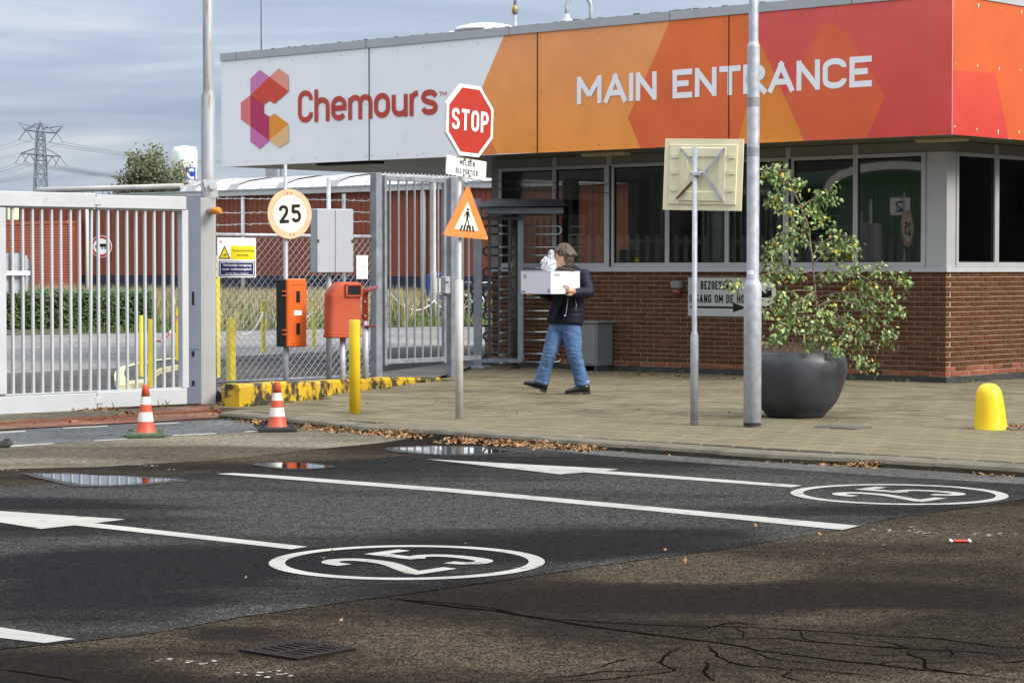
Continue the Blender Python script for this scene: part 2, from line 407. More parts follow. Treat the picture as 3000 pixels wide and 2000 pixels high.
M['line'] = mat('road paint', (0.335, 0.325, 0.295), 0.7, 0, 0.16, 2.2, 0.3, 120, dirt=((0.10, 0.097, 0.088), 6, 0.56, 0.14), spec=0.2)
M['line_worn'] = mat('worn road paint', (0.45, 0.43, 0.38), 0.75, 0, 0.15, 4, 0.3, 120, dirt=((0.075, 0.064, 0.046), 6, 0.47, 0.05), stretch=(0.6, 1.6, 1))
M['crack'] = mat('crack in asphalt', (0.005, 0.004, 0.003), 1.0, 0, 0.2, 10, spec=0.0)
M['damp'] = asphalt_mat('damp asphalt', (0.030, 0.028, 0.026), (0.05, 0.046, 0.040), 0.5, 0.4, 2.0, 0.5, dry=0.5)
M['water'] = mat('puddle water', (0.02, 0.02, 0.022), 0.02, 0, 0.02, 1, spec=0.6)
def film(m):
    t = m.node_tree; b = t.nodes['Principled BSDF']
    a = t.nodes.new('ShaderNodeAttribute'); a.attribute_name = 'depth'
    c = t.nodes.new('ShaderNodeTexCoord'); n = t.nodes.new('ShaderNodeTexNoise'); n.inputs['Scale'].default_value = 28; n.inputs['Detail'].default_value = 3
    t.links.new(c.outputs['Object'], n.inputs['Vector'])
    s_ = t.nodes.new('ShaderNodeMath'); s_.operation = 'MULTIPLY_ADD'; t.links.new(a.outputs['Fac'], s_.inputs[0]); s_.inputs[1].default_value = 1.3; t.links.new(n.outputs['Fac'], s_.inputs[2])
    k = t.nodes.new('ShaderNodeMapRange'); k.inputs['From Min'].default_value = 0.62; k.inputs['From Max'].default_value = 1.05
    t.links.new(s_.outputs[0], k.inputs['Value']); t.links.new(k.outputs[0], b.inputs['Alpha'])
film(M['water'])
M['earth'] = mat('distant ground', (0.10, 0.11, 0.06), 0.95, 0, 0.3, 0.1)
M['field'] = mat('grass ground', (0.085, 0.10, 0.035), 0.95, 0, 0.3, 0.8)

# ------------------------------------------------------------------ mesh helpers
class MB:
    def __init__(self):
        self.v = []; self.f = []; self.mi = []; self.sm = []
    def add(self, vs, fs, mi=0, smooth=False):
        o = len(self.v)
        self.v += [tuple(v) for v in vs]
        for f in fs:
            self.f.append(tuple(i + o for i in f)); self.mi.append(mi); self.sm.append(smooth)
        return self
    def box(self, c, s, mi=0, rz=0.0, Mx=None):
        hx, hy, hz_ = s[0] / 2, s[1] / 2, s[2] / 2
        vs = [Vector((x * hx, y * hy, z * hz_)) for z in (-1, 1) for y in (-1, 1) for x in (-1, 1)]
        if Mx is None:
            Mx = Matrix.Rotation(rz, 3, 'Z')
        vs = [Vector(c) + Mx @ v for v in vs]
        return self.add(vs, [(0, 2, 3, 1), (4, 5, 7, 6), (0, 1, 5, 4), (1, 3, 7, 5), (3, 2, 6, 7), (2, 0, 4, 6)], mi)
    def bbox(self, x0, x1, y0, y1, z0, z1, mi=0):
        return self.box(((x0 + x1) / 2, (y0 + y1) / 2, (z0 + z1) / 2), (abs(x1 - x0), abs(y1 - y0), abs(z1 - z0)), mi)
    def chamfer(self, c, s, ch, mi=0, rz=0.0):
        """box with chamfered vertical and horizontal edges on all sides (24 verts)"""
        hx, hy, hz_ = s[0] / 2, s[1] / 2, s[2] / 2
        rows = []
        for z, ins in ((-hz_, ch), (-hz_ + ch, 0), (hz_ - ch, 0), (hz_, ch)):
            a, b2 = hx - ins, hy - ins
            k = ch if ins == 0 else ch * 0.5
            rows.append([(-a + k, -b2, z), (a - k, -b2, z), (a, -b2 + k, z), (a, b2 - k, z), (a - k, b2, z), (-a + k, b2, z), (-a, b2 - k, z), (-a, -b2 + k, z)])
        Mx = Matrix.Rotation(rz, 3, 'Z')
        vs = [Vector(c) + Mx @ Vector(p) for r in rows for p in r]
        fs = [tuple(reversed(range(8))), tuple(range(24, 32))]
        for r in range(3):
            for i in range(8):
                j = (i + 1) % 8
                fs.append((r * 8 + i, r * 8 + j, r * 8 + 8 + j, r * 8 + 8 + i))
        return self.add(vs, fs, mi)
    def tube(self, path, r, n=10, mi=0, caps=True, smooth=True, closed=False):
        path = [Vector(p) for p in path]
        rs = r if isinstance(r, (list, tuple)) else [r] * len(path)
        vs = []; fs = []
        N = len(path); up0 = None
        for i, p in enumerate(path):
            if closed:
                d = path[(i + 1) % N] - path[i - 1]
            else:
                d = path[min(i + 1, N - 1)] - path[max(i - 1, 0)]
            d.normalize()
            if up0 is None:
                up0 = Vector((0, 0, 1)) if abs(d.z) < 0.9 else Vector((1, 0, 0))
            a = d.cross(up0)
            if a.length < 1e-5: a = d.orthogonal()
            a.normalize(); b2 = a.cross(d).normalized(); up0 = b2
            for k in range(n):
                t = 2 * PI * k / n
                vs.append(p + (a * math.cos(t) + b2 * math.sin(t)) * rs[i])
        for i in range(N if closed else N - 1):
            j = (i + 1) % N
            for k in range(n):
                l = (k + 1) % n
                fs.append((i * n + k, i * n + l, j * n + l, j * n + k))
        self.add(vs, fs, mi, smooth)
        if caps and not closed:
            o = len(self.v) - len(vs)
            self.f.append(tuple(o + k for k in reversed(range(n)))); self.mi.append(mi); self.sm.append(False)
            self.f.append(tuple(o + (N - 1) * n + k for k in range(n))); self.mi.append(mi); self.sm.append(False)
        return self
    def lathe(self, prof, n=24, c=(0, 0, 0), mi=0, smooth=True, cap=True):
        vs = []; fs = []
        for (r, z) in prof:
            for k in range(n):
                t = 2 * PI * k / n
                vs.append((c[0] + r * math.cos(t), c[1] + r * math.sin(t), c[2] + z))
        for i in range(len(prof) - 1):
            for k in range(n):
                l = (k + 1) % n
                fs.append((i * n + k, i * n + l, (i + 1) * n + l, (i + 1) * n + k))
        self.add(vs, fs, mi, smooth)
        if cap:
            o = len(self.v) - len(vs)
            if prof[0][0] > 1e-4: self.f.append(tuple(o + k for k in reversed(range(n)))); self.mi.append(mi); self.sm.append(False)
            q = o + (len(prof) - 1) * n
            if prof[-1][0] > 1e-4: self.f.append(tuple(q + k for k in range(n))); self.mi.append(mi); self.sm.append(False)
        return self
    def prism(self, pts, d0, d1, fr, mi=0, side=None):
        """2-D polygon extruded from d0 to d1; fr(x, z, d) gives the 3-D point; d1 is the front"""
        n = len(pts)
        vs = [fr(x, z, d0) for x, z in pts] + [fr(x, z, d1) for x, z in pts]
        self.add(vs, [tuple(reversed(range(n)))], mi)
        o = len(self.v) - 2 * n
        self.f.append(tuple(o + n + k for k in range(n))); self.mi.append(mi); self.sm.append(False)
        for k in range(n):
            l = (k + 1) % n
            self.f.append((o + k, o + l, o + n + l, o + n + k)); self.mi.append(mi if side is None else side); self.sm.append(False)
        return self
    def poly(self, pts, mi=0):
        return self.add(pts, [tuple(range(len(pts)))], mi)
    def build(self, name, mats, parent=None, loc=None):
        me = bpy.data.meshes.new(name)
        me.from_pydata(self.v, [], self.f)
        if not isinstance(mats, (list, tuple)): mats = [mats]
        for m in mats: me.materials.append(m)
        me.polygons.foreach_set('material_index', self.mi)
        me.polygons.foreach_set('use_smooth', self.sm)
        bm = bmesh.new(); bm.from_mesh(me)
        bmesh.ops.recalc_face_normals(bm, faces=bm.faces)
        bm.to_mesh(me); bm.free()
        me.update()
        o = bpy.data.objects.new(name, me)
        COL.objects.link(o)
        if parent is not None: o.parent = parent
        if loc is not None: o.location = loc
        return o
    def sheet(self, name, mats, parent=None):
        """like build but keeps face order (ground sheets face up)"""
        o = self.build(name, mats, parent)
        me = o.data
        if len(me.polygons) and sum(p.normal.z for p in me.polygons) < 0:
            me.flip_normals()
        return o

def tag(o, label, cat, group=None):
    o['label'] = label; o['category'] = cat
    if group: o['group'] = group
    return o
def thing(name, label, cat, loc=(0, 0, 0), rz=0.0, group=None):
    o = bpy.data.objects.new(name, None)
    o.empty_display_size = 0.2
    COL.objects.link(o)
    o.location = loc; o.rotation_euler = (0, 0, rz)
    return tag(o, label, cat, group)
def struct(o):
    o['kind'] = 'structure'; return o
def stuff(o):
    o['kind'] = 'stuff'; return o
def dup(root, loc, rz, label, group=None):
    r = root.copy(); COL.objects.link(r); r.location = loc; r.rotation_euler = (0, 0, rz); r['label'] = label
    if group: r['group'] = group
    for ch in root.children:
        c = ch.copy(); COL.objects.link(c); c.parent = r
        for g in ch.children:
            d = g.copy(); COL.objects.link(d); d.parent = c
    return r
def cr_(pts, n=5, closed=False):
    """Catmull-Rom through 2-D or 3-D points"""
    P = [Vector(p) for p in pts]; out = []
    N = len(P)
    for i in range(N if closed else N - 1):
        p0 = P[i - 1] if (closed or i > 0) else P[0]
        p1 = P[i]; p2 = P[(i + 1) % N]
        p3 = P[(i + 2) % N] if (closed or i + 2 < N) else P[-1]
        for k in range(n):
            t = k / n
            out.append(0.5 * ((2 * p1) + (p2 - p0) * t + (2 * p0 - 5 * p1 + 4 * p2 - p3) * t * t + (3 * p1 - p0 - 3 * p2 + p3) * t ** 3))
    if not closed: out.append(P[-1])
    return out
def clip(poly, axis, val, keep_gt):
    out = []
    for i in range(len(poly)):
        a, b = poly[i - 1], poly[i]
        ia = (a[axis] >= val) == keep_gt; ib = (b[axis] >= val) == keep_gt
        if ia != ib:
            t = (val - a[axis]) / (b[axis] - a[axis])
            out.append((a[0] + (b[0] - a[0]) * t, a[1] + (b[1] - a[1]) * t))
        if ib: out.append(tuple(b))
    return out
def inside(p, poly):
    c = False; n = len(poly)
    for i in range(n):
        a, b = poly[i - 1], poly[i]
        if (a[1] > p[1]) != (b[1] > p[1]) and p[0] < (b[0] - a[0]) * (p[1] - a[1]) / (b[1] - a[1]) + a[0]:
            c = not c
    return c
def fan_box(x0, x1, z0, z1): return [(x0, z0), (x1, z0), (x1, z1), (x0, z1)]
def circle(cx, cz, r, n=32, rz=None):
    return [(cx + r * math.cos(2 * PI * k / n), cz + (rz or r) * math.sin(2 * PI * k / n)) for k in range(n)]
def front(x, z, d): return Vector((x, -d, z))     # upright plate facing local -Y

# ------------------------------------------------------------------ lettering drawn with strokes
def arc(cx, cy, rx, ry, a0, a1, n=10):
    return [(cx + rx * math.cos(R(a0 + (a1 - a0) * k / n)), cy + ry * math.sin(R(a0 + (a1 - a0) * k / n))) for k in range(n + 1)]
def stad(w, h=1.0, y=0.0):
    r = w / 2; ry = min(h / 2, r * 1.05)
    return arc(r, y + h - ry, r, ry, 0, 180, 10) + arc(r, y + ry, r, ry, 180, 360, 10)
def S_(w, h=1.0):
    pts = [(w, .78), (w * .86, .94), (w * .5, 1), (w * .14, .94), (0, .76), (w * .14, .60), (w * .5, .51), (w * .86, .41), (w, .24), (w * .86, .06), (w * .5, 0), (w * .14, .06), (0, .22)]
    return [tuple(p)[:2] for p in cr_([(x, y * h, 0) for x, y in pts], 4)]
w_ = 0.46
def G_(ch):
    w = w_
    if ch == 'A': return .52, [[(0, 0), (.26, 1)], [(.26, 1), (.52, 0)], [(.09, .3), (.43, .3)]]
    if ch == 'B': return w, [[(0, 0), (0, 1), (w * .55, 1)] + arc(w * .55, .76, w * .40, .24, 90, -90) + [(0, .52)], [(0, .52), (w * .55, .52)] + arc(w * .55, .26, w * .45, .26, 90, -90) + [(0, 0)]]
    if ch == 'C': return w, [[(w, .73)] + arc(w / 2, .76, w / 2, .24, 0, 180) + arc(w / 2, .24, w / 2, .24, 180, 360) + [(w, .27)]]
    if ch == 'D': return w, [[(0, 0), (0, 1), (w * .4, 1)] + arc(w * .4, .68, w * .6, .32, 90, 0) + arc(w * .4, .32, w * .6, .32, 0, -90) + [(0, 0)]]
    if ch == 'E': return w * .9, [[(w * .9, 1), (0, 1), (0, 0), (w * .9, 0)], [(0, .51), (w * .82, .51)]]
    if ch == 'G': return w, [[(w, .75)] + arc(w / 2, .76, w / 2, .24, 0, 180) + arc(w / 2, .24, w / 2, .24, 180, 360) + [(w, .47), (w * .55, .47)]]
    if ch == 'H': return w, [[(0, 0), (0, 1)], [(w, 0), (w, 1)], [(0, .52), (w, .52)]]
    if ch == 'I': return 0.0, [[(0, 0), (0, 1)]]
    if ch == 'J': return w * .7, [[(w * .7, 1), (w * .7, .22)] + arc(w * .35, .2, w * .35, .2, 0, -180)]
    if ch == 'K': return w, [[(0, 0), (0, 1)], [(w, 1), (.03, .42)], [(w * .38, .58), (w, 0)]]
    if ch == 'L': return w * .85, [[(0, 1), (0, 0), (w * .85, 0)]]
    if ch == 'M': return .60, [[(0, 0), (0, 1)], [(.60, 0), (.60, 1)], [(.02, .98), (.30, .25)], [(.30, .25), (.58, .98)]]
    if ch == 'N': return w, [[(0, 0), (0, 1)], [(w, 0), (w, 1)], [(0.01, .98), (w - .01, .02)]]
    if ch in 'O0': return w, [('c', stad(w))]
    if ch == 'P': return w, [[(0, 0), (0, 1), (w * .5, 1)] + arc(w * .5, .73, w * .5, .27, 90, -90) + [(0, .46)]]
    if ch == 'R': return w, [[(0, 0), (0, 1), (w * .5, 1)] + arc(w * .5, .74, w * .48, .26, 90, -90) + [(0, .48)], [(w * .45, .48), (w, 0)]]
    if ch == 'S': return w, [S_(w)]
    if ch == 'T': return w * .95, [[(0, 1), (w * .95, 1)], [(w * .475, 1), (w * .475, 0)]]
    if ch == 'V': return .5, [[(0, 1), (.25, 0)], [(.25, 0), (.5, 1)]]
    if ch == 'Z': return w, [[(0, 1), (w, 1), (0, 0), (w, 0)]]
    if ch == '2': return w, [[tuple(p)[:2] for p in cr_([(0, .74, 0), (w * .1, .92, 0), (w * .5, 1, 0), (w * .9, .92, 0), (w, .74, 0), (w * .86, .52, 0), (w * .4, .25, 0), (0.0, .01, 0)], 4)], [(0, 0), (w, 0)]]
    if ch == '5': return w, [[(w * .92, 1), (w * .1, 1), (w * .04, .54)], [tuple(p)[:2] for p in cr_([(w * .04, .55, 0), (w * .45, .63, 0), (w * .88, .53, 0), (w, .32, 0), (w * .86, .08, 0), (w * .45, 0, 0), (w * .1, .06, 0), (0, .2, 0)], 4)]]
    x = .70   # lower case x-height
    v = .46
    if ch == 'c': return v, [[(v, .5)] + arc(v / 2, x - .23, v / 2, .23, 10, 180) + arc(v / 2, .23, v / 2, .23, 180, 350)]
    if ch == 'h': return v, [[(0, 0), (0, 1)], [(0, .42)] + arc(v / 2, x - .23, v / 2, .23, 180, 0) + [(v, 0)]]
    if ch == 'e': return v, [[(0.02, .36), (v, .36)] + arc(v / 2, x - .23, v / 2, .23, 0, 180) + arc(v / 2, .23, v / 2, .23, 180, 330)]
    if ch == 'm': return .80, [[(0, 0), (0, x)], [(0, .42)] + arc(.2, x - .2, .2, .2, 180, 0) + [(.4, 0)], [(.4, .42)] + arc(.6, x - .2, .2, .2, 180, 0) + [(.8, 0)]]
    if ch == 'o': return v, [('c', stad(v, x))]
    if ch == 'u': return v, [[(0, x), (0, .23)] + arc(v / 2, .23, v / 2, .23, 180, 360) + [(v, .28)], [(v, x), (v, 0)]]
    if ch == 'r': return v * .48, [[(0, 0), (0, x)], [(0, .42)] + arc(v * .48, x - .26, v * .48, .26, 180, 85)]
    if ch == 's': return v, [S_(v, x)]
    return 0.25, []

def stroke(mb, pts, hw, fr, d, closed=False, mi=0):
    P = [Vector((p[0], p[1])) for p in pts]
    Q = [P[0]]
    for p in P[1:]:
        if (p - Q[-1]).length > 1e-6: Q.append(p)
    if closed and (Q[0] - Q[-1]).length < 1e-6: Q.pop()
    P = Q; N = len(P)
    L_ = []; R_ = []
    for i in range(N):
        if closed or 0 < i < N - 1:
            a = (P[i] - P[i - 1]).normalized(); b = (P[(i + 1) % N] - P[i]).normalized()
        elif i == 0:
            a = b = (P[1] - P[0]).normalized()
        else:
            a = b = (P[-1] - P[-2]).normalized()
        n1 = Vector((-a.y, a.x)); n2 = Vector((-b.y, b.x))
        m = n1 + n2
        if m.length < 1e-4: m = n1.copy()
        m.normalize()
        k = min(hw / max(0.35, m.dot(n1)), hw * 2.2)
        L_.append(P[i] + m * k); R_.append(P[i] - m * k)
    vs = [fr(p.x, p.y, d) for p in L_] + [fr(p.x, p.y, d) for p in R_]
    fs = []
    for i in range(N if closed else N - 1):
        j = (i + 1) % N
        fs.append((i, j, N + j, N + i))
    mb.add(vs, fs, mi)

def lettering(mb, text, x0, x1, z0, z1, sw, fr, d, gap=None, mi=0, space=0.42):
    """stroke lettering fitted to the box x0..x1, z0..z1; sw = stroke width"""
    H = z1 - z0 - sw
    ws = [G_(c)[0] if c != ' ' else None for c in text]
    if gap is None: gap = sw * 0.9
    n = len(text)
    nspace = sum(1 for w in ws if w is None)
    fixed = sum(sw for w in ws if w is not None) + gap * (n - 1) 
    rel = sum(w for w in ws if w is not None) + space * nspace
    kx = (x1 - x0 - fixed) / max(rel, 1e-6)
    x = x0; lay = 0
    for c, w in zip(text, ws):
        if w is None:
            x += space * kx + gap; continue
        for s in G_(c)[1]:
            closed = isinstance(s, tuple)
            pts = s[1] if closed else s
            q = [(x + sw / 2 + px * kx, z0 + sw / 2 + pz * H) for px, pz in pts]
            # square ends reach the cap line
            stroke_pts = q
            if not closed:
                stroke_pts = list(q)
                for idx, nb in ((0, 1), (-1, -2)):
                    a = Vector(stroke_pts[idx]); b = Vector(stroke_pts[nb])
                    pz = pts[idx][1]
                    if pz in (0, 1) or abs(pz) < 1e-6:
                        dv = (a - b).normalized()
                        if abs(dv.y) > 0.5: stroke_pts[idx] = tuple(a + dv * sw / 2 / max(abs(dv.y), .6) )
                        elif abs(pts[idx][1] - pts[nb][1]) < 1e-6: stroke_pts[idx] = tuple(a + dv * sw / 2)
            stroke(mb, stroke_pts, sw / 2, fr, d + 0.0004 * (lay % 4), closed, mi)
            lay += 1
        x += w * kx + sw + gap
    return mb

def small_text(s, x0, x1, z0, z1, fr, d):
    """small print from Blender's own font, fitted to a box"""
    cu = bpy.data.curves.new('print', 'FONT'); cu.body = s; cu.size = 1.0; cu.offset = 0.012; cu.resolution_u = 3
    o = bpy.data.objects.new('print', cu); COL.objects.link(o)
    dg = bpy.context.evaluated_depsgraph_get()
    me = bpy.data.meshes.new_from_object(o.evaluated_get(dg))
    xs = [v.co.x for v in me.vertices]; ys = [v.co.y for v in me.vertices]
    ax, bx, ay, by = min(xs), max(xs), min(ys), max(ys)
    vs = [fr(x0 + (v.co.x - ax) / (bx - ax) * (x1 - x0), z0 + (v.co.y - ay) / (by - ay) * (z1 - z0), d) for v in me.vertices]
    fs = [tuple(p.vertices) for p in me.polygons]
    bpy.data.objects.remove(o); bpy.data.curves.remove(cu); bpy.data.meshes.remove(me)
    return vs, fs

# ================================================================== GROUND
ZR = -0.07            # carriageway level (the pavement is 0)
ground = MB()
ground.add([(-2500, -60, -0.3), (2500, -60, -0.3), (2500, 4000, -0.3), (-2500, 4000, -0.3)], [(0, 1, 2, 3)])
struct(ground.sheet('ground', M['earth']))
STAINS = [  # damp (+) and dusty (-) areas of the road: pixel centre, radii, strength
 (2000, 1750, 900, 42, 1.0), (2700, 1690, 420, 60, .8), (2350, 1900, 900, 70, .55), (700, 1852, 170, 22, .9), (1650, 1845, 420, 34, .5), (150, 1965, 420, 45, .6), (2900, 1850, 300, 80, .8), (1250, 1700, 260, 22, .7),
 (2000, 1668, 330, 40, -.9), (600, 1950, 320, 32, -.6), (1250, 1880, 330, 50, -.6), (2650, 1560, 420, 26, -1.0), (1600, 1930, 300, 40, -.5), (2900, 1990, 300, 30, -.4), (950, 1960, 300, 30, -.3),
 (500, 1655, 520, 60, .8), (250, 1770, 420, 70, .9), (1500, 1600, 420, 40, .6), (1900, 1560, 420, 26, .5), (150, 1480, 250, 22, .5),
 (1200, 1505, 700, 34, -.8), (2050, 1415, 520, 26, -.8), (600, 1462, 420, 20, -.5), (1250, 1425, 420, 16, -.7), (750, 1560, 320, 18, -.4), (250, 1580, 300, 16, -.4), (1000, 1700, 350, 16, -.4),
 (500, 1330, 420, 30, -.6), (1000, 1290, 240, 20, -.3), (700, 1365, 500, 14, .4), (1250, 1300, 200, 14, .5)]
def stain_at(p):
    q = p - Vector((0, 0, HC))
    f_ = Vector((0, math.cos(PITCH), -math.sin(PITCH))); u_ = Vector((0, math.sin(PITCH), math.cos(PITCH)))
    d_ = q.dot(f_)
    if d_ < 1: return 0.0
    px = 1500 + F * q.x / d_; py = 1000 - F * q.dot(u_) / d_
    w1 = noise.noise(p * .9); w2 = noise.noise(p * 2.7 + Vector((5, 0, 0)))
    v = 0.0
    for (cx, cy, rx, ry, s_) in STAINS:
        e_ = math.sqrt(((px - cx) / rx) ** 2 + ((py - cy) / ry) ** 2) + w1 * .35 + w2 * .22
        v += s_ * max(0, min(1, (1.25 - e_) / .6))
    return max(-1, min(1, v))
def stain_mesh(o, lo=(-9, 5), hi=(9, 34), edge=.28):
    """cut the sheet finely where it is seen from near by and store the stains"""
    me = o.data; bm = bmesh.new(); bm.from_mesh(me)
    bmesh.ops.triangulate(bm, faces=bm.faces)
    for it in range(9):
        L_ = []
        for e_ in bm.edges:
            m_ = (e_.verts[0].co + e_.verts[1].co) / 2
            lim = edge if (lo[0] < m_.x < hi[0] and lo[1] < m_.y < hi[1]) else 12
            if e_.calc_length() > lim * (1 + .05 * max(0, m_.y - 12)): L_.append(e_)
        if not L_ or len(bm.verts) > 60000: break
        bmesh.ops.subdivide_edges(bm, edges=L_, cuts=1)
        bmesh.ops.triangulate(bm, faces=[f for f in bm.faces if len(f.verts) > 3])
    bm.to_mesh(me); bm.free()
    at_ = me.attributes.new('stain', 'FLOAT', 'POINT')
    at_.data.foreach_set('value', [stain_at(v.co) for v in me.vertices])
road = MB()
for i in range(30):
    for j in range(48):
        x0, x1 = -9 + .6 * i, -9 + .6 * (i + 1); y0, y1 = 5 + .6 * j, 5 + .6 * (j + 1)
        road.add([(x0, y0, ZR), (x1, y0, ZR), (x1, y1, ZR), (x0, y1, ZR)], [(0, 1, 2, 3)])
road.add([(-60, -14, ZR), (60, -14, ZR), (60, 5, ZR), (-60, 5, ZR)], [(0, 1, 2, 3)])
road.add([(-60, 5, ZR), (-9, 5, ZR), (-9, 33.8, ZR), (-60, 33.8, ZR)], [(0, 1, 2, 3)])
road.add([(9, 5, ZR), (60, 5, ZR), (60, 33.8, ZR), (9, 33.8, ZR)], [(0, 1, 2, 3)])
road.add([(-60, 33.8, ZR), (60, 33.8, ZR), (60, 63, ZR), (-60, 63, ZR)], [(0, 1, 2, 3)])
road_o = struct(road.sheet('road', M['asph_old']))
_bm = bmesh.new(); _bm.from_mesh(road_o.data); bmesh.ops.remove_doubles(_bm, verts=_bm.verts, dist=1e-4); _bm.to_mesh(road_o.data); _bm.free()
stain_mesh(road_o)

def sheet_px(name, px, z, m, parent=None, wig=0.0, n=1):
    pts = []
    P = [gnd(x, y, z) for x, y in px]
    for i in range(len(P)):
        a, b = P[i], P[(i + 1) % len(P)]
        for k in range(n):
            p = a.lerp(b, k / n)
            if wig:
                w = noise.noise_vector(p * 1.3) * wig + noise.noise_vector(p * 4.0) * wig * 0.4
                p = p + Vector((w.x, w.y, 0))
            pts.append(Vector((p.x, p.y, z)))
    mb = MB(); mb.poly(pts)
    return mb.sheet(name, m, parent)

# newer dark asphalt lane, cut across the road at both ends
patch_o = sheet_px('asphalt_patch', [(-900, 1985), (0, 1899), (220, 1879), (446, 1854), (701, 1806), (1084, 1752), (1500, 1694.5), (1774, 1653), (2138, 1605), (2514, 1541),
                            (2601, 1519.5), (3000, 1461), (3500, 1395), (3400, 1376), (3000, 1391.5), (2578, 1368), (1900, 1324), (1600, 1303), (1500, 1300), (1221, 1327), (1024, 1352), (600, 1384), (200, 1412), (-300, 1450), (-900, 1500)],
         ZR + 0.003, M['asph_dark'], road_o, 0.012, 8)
stain_mesh(patch_o)
sheet_px('gutter_strip', [(1500, 1302), (1900, 1325), (2578, 1369), (3000, 1392.5), (3400, 1412), (3400, 1440), (3000, 1418), (2578, 1393), (1900, 1345), (1640, 1322)],
         ZR + 0.005, M['asph_gutter'], road_o, 0.01, 6)
# dusty concrete coloured apron in front of the gate
sheet_px('dusty_apron', [(-900, 1330), (0, 1300), (370, 1280), (700, 1262), (810, 1240), (1000, 1252), (1150, 1268), (1215, 1280), (1120, 1296), (900, 1318), (620, 1350), (300, 1366), (0, 1374), (-900, 1410)],
         ZR + 0.003, M['asph_pale'], road_o, 0.07, 10)
sheet_px('lane_strip', [(-900, 1290), (0, 1262), (182, 1251), (450, 1238), (670, 1226), (725, 1232), (758, 1258), (637, 1270), (375, 1284), (157, 1299), (0, 1309), (-900, 1350)],
         ZR + 0.005, M['asph_blue'], road_o, 0.01, 6)
sheet_px('threshold_paving', [(-900, 1252), (0, 1207), (560, 1186), (690, 1178), (690, 1199), (660, 1222), (450, 1234), (182, 1247), (0, 1257), (-900, 1288)],
         ZR + 0.007, M['red_paving'], road_o, 0.02, 6)
sheet_px('sand_verge', [(-900, 1254), (0, 1211), (330, 1197), (520, 1195), (420, 1206), (330, 1216), (0, 1232), (-900, 1262)],
         ZR + 0.009, M['asph_pale'], road_o, 0.05, 8)
# gate track
tr = MB()
a, b = gnd(-300, 1262, ZR), gnd(628, 1207, ZR)
d = (b - a).normalized(); nn = Vector((-d.y, d.x, 0))
for s in (-0.035, 0.035):
    tr.box((a + b) / 2 + nn * s + Vector((0, 0, 0.012)), ((b - a).length, 0.02, 0.024), rz=math.atan2(d.y, d.x))
tag(tr.build('gate_track', M['rust']), 'low rusty steel rail set in the ground before the gate', 'rail')

# ------------------------------------------------------------------ yard behind the gate
ZY = -0.025
sheet_px('yard_road', [(-1500, 1130), (-700, 1178), (0, 1162), (560, 1152), (625, 1146), (1090, 1098), (1420, 1060), (1420, 957), (1250, 955), (600, 967), (450, 970), (0, 978), (-1500, 1000)],
         -0.045, M['asph_yard'])
bpy.data.objects['yard_road']['kind'] = 'structure'
yr = bpy.data.objects['yard_road']
sheet_px('clinker_strip', [(-1500, 1130), (-700, 1178), (0, 1162), (560, 1152), (625, 1146), (1090, 1098), (1420, 1060), (1420, 1010), (1250, 1013), (900, 1032), (690, 1044), (560, 1068), (0, 1094), (-1500, 1110)],
         -0.041, M['asph_yard2'], yr, 0.01, 4)
# kerb in front of the grass and hedge
fk = MB()
for (x0, y0), (x1, y1) in (((-400, 990), (450, 970)), ((450, 970), (600, 967)), ((600, 967), (1250, 954)), ((1250, 954), (1430, 951))):
    a, b = gnd(x0, y0, -0.05), gnd(x1, y1, -0.05)
    d = b - a
    fk.box((a + b) / 2 + Vector((0, 0.1, 0.04)), (d.length, 0.16, 0.12), rz=math.atan2(d.y, d.x))
struct(fk.build('yard_kerb', M['kerb']))
# yellow edged kerb island seen through the gate
isl = MB()
ip = [(334, 1110), (338, 1098), (352, 1085), (405, 1070), (470, 1060), (560, 1052), (625, 1046), (640, 1060), (560, 1072), (470, 1090), (420, 1132), (352, 1140), (336, 1126)]
P = [gnd(x, y, -0.02) for x, y in ip]
cen = sum(P, Vector()) / len(P)
n = len(P)
inn = [p.lerp(cen, 0.22) for p in P]
isl.add([p + Vector((0, 0, -0.05)) for p in P] + [p + Vector((0, 0, 0.05)) for p in P] + [p + Vector((0, 0, 0.05)) for p in inn],
        [(i, (i + 1) % n, n + (i + 1) % n, n + i) for i in range(n)] + [(n + i, n + (i + 1) % n, 2 * n + (i + 1) % n, 2 * n + i) for i in range(n)], 0)
isl.add([p + Vector((0, 0, 0.04)) for p in inn], [tuple(range(n))], 1)
struct(isl.build('kerb_island', [mat('pale yellow kerb paint', (0.60, 0.55, 0.30), 0.6, 0, 0.15, 6, dirt=((0.2, 0.18, 0.12), 5, 0.58, 0.1)), M['asph_yard2']]))

# ------------------------------------------------------------------ pavement: base, slabs, kerb stones
edge_px = [(640, 1206.5), (689, 1211), (789, 1221), (936, 1233), (1048, 1245), (1311, 1261), (1600, 1281), (1900, 1304), (2240, 1327), (2578, 1342), (3000, 1370), (3500, 1404)]
kerb_front = [gnd(x, y, 0.0) for x, y in edge_px]
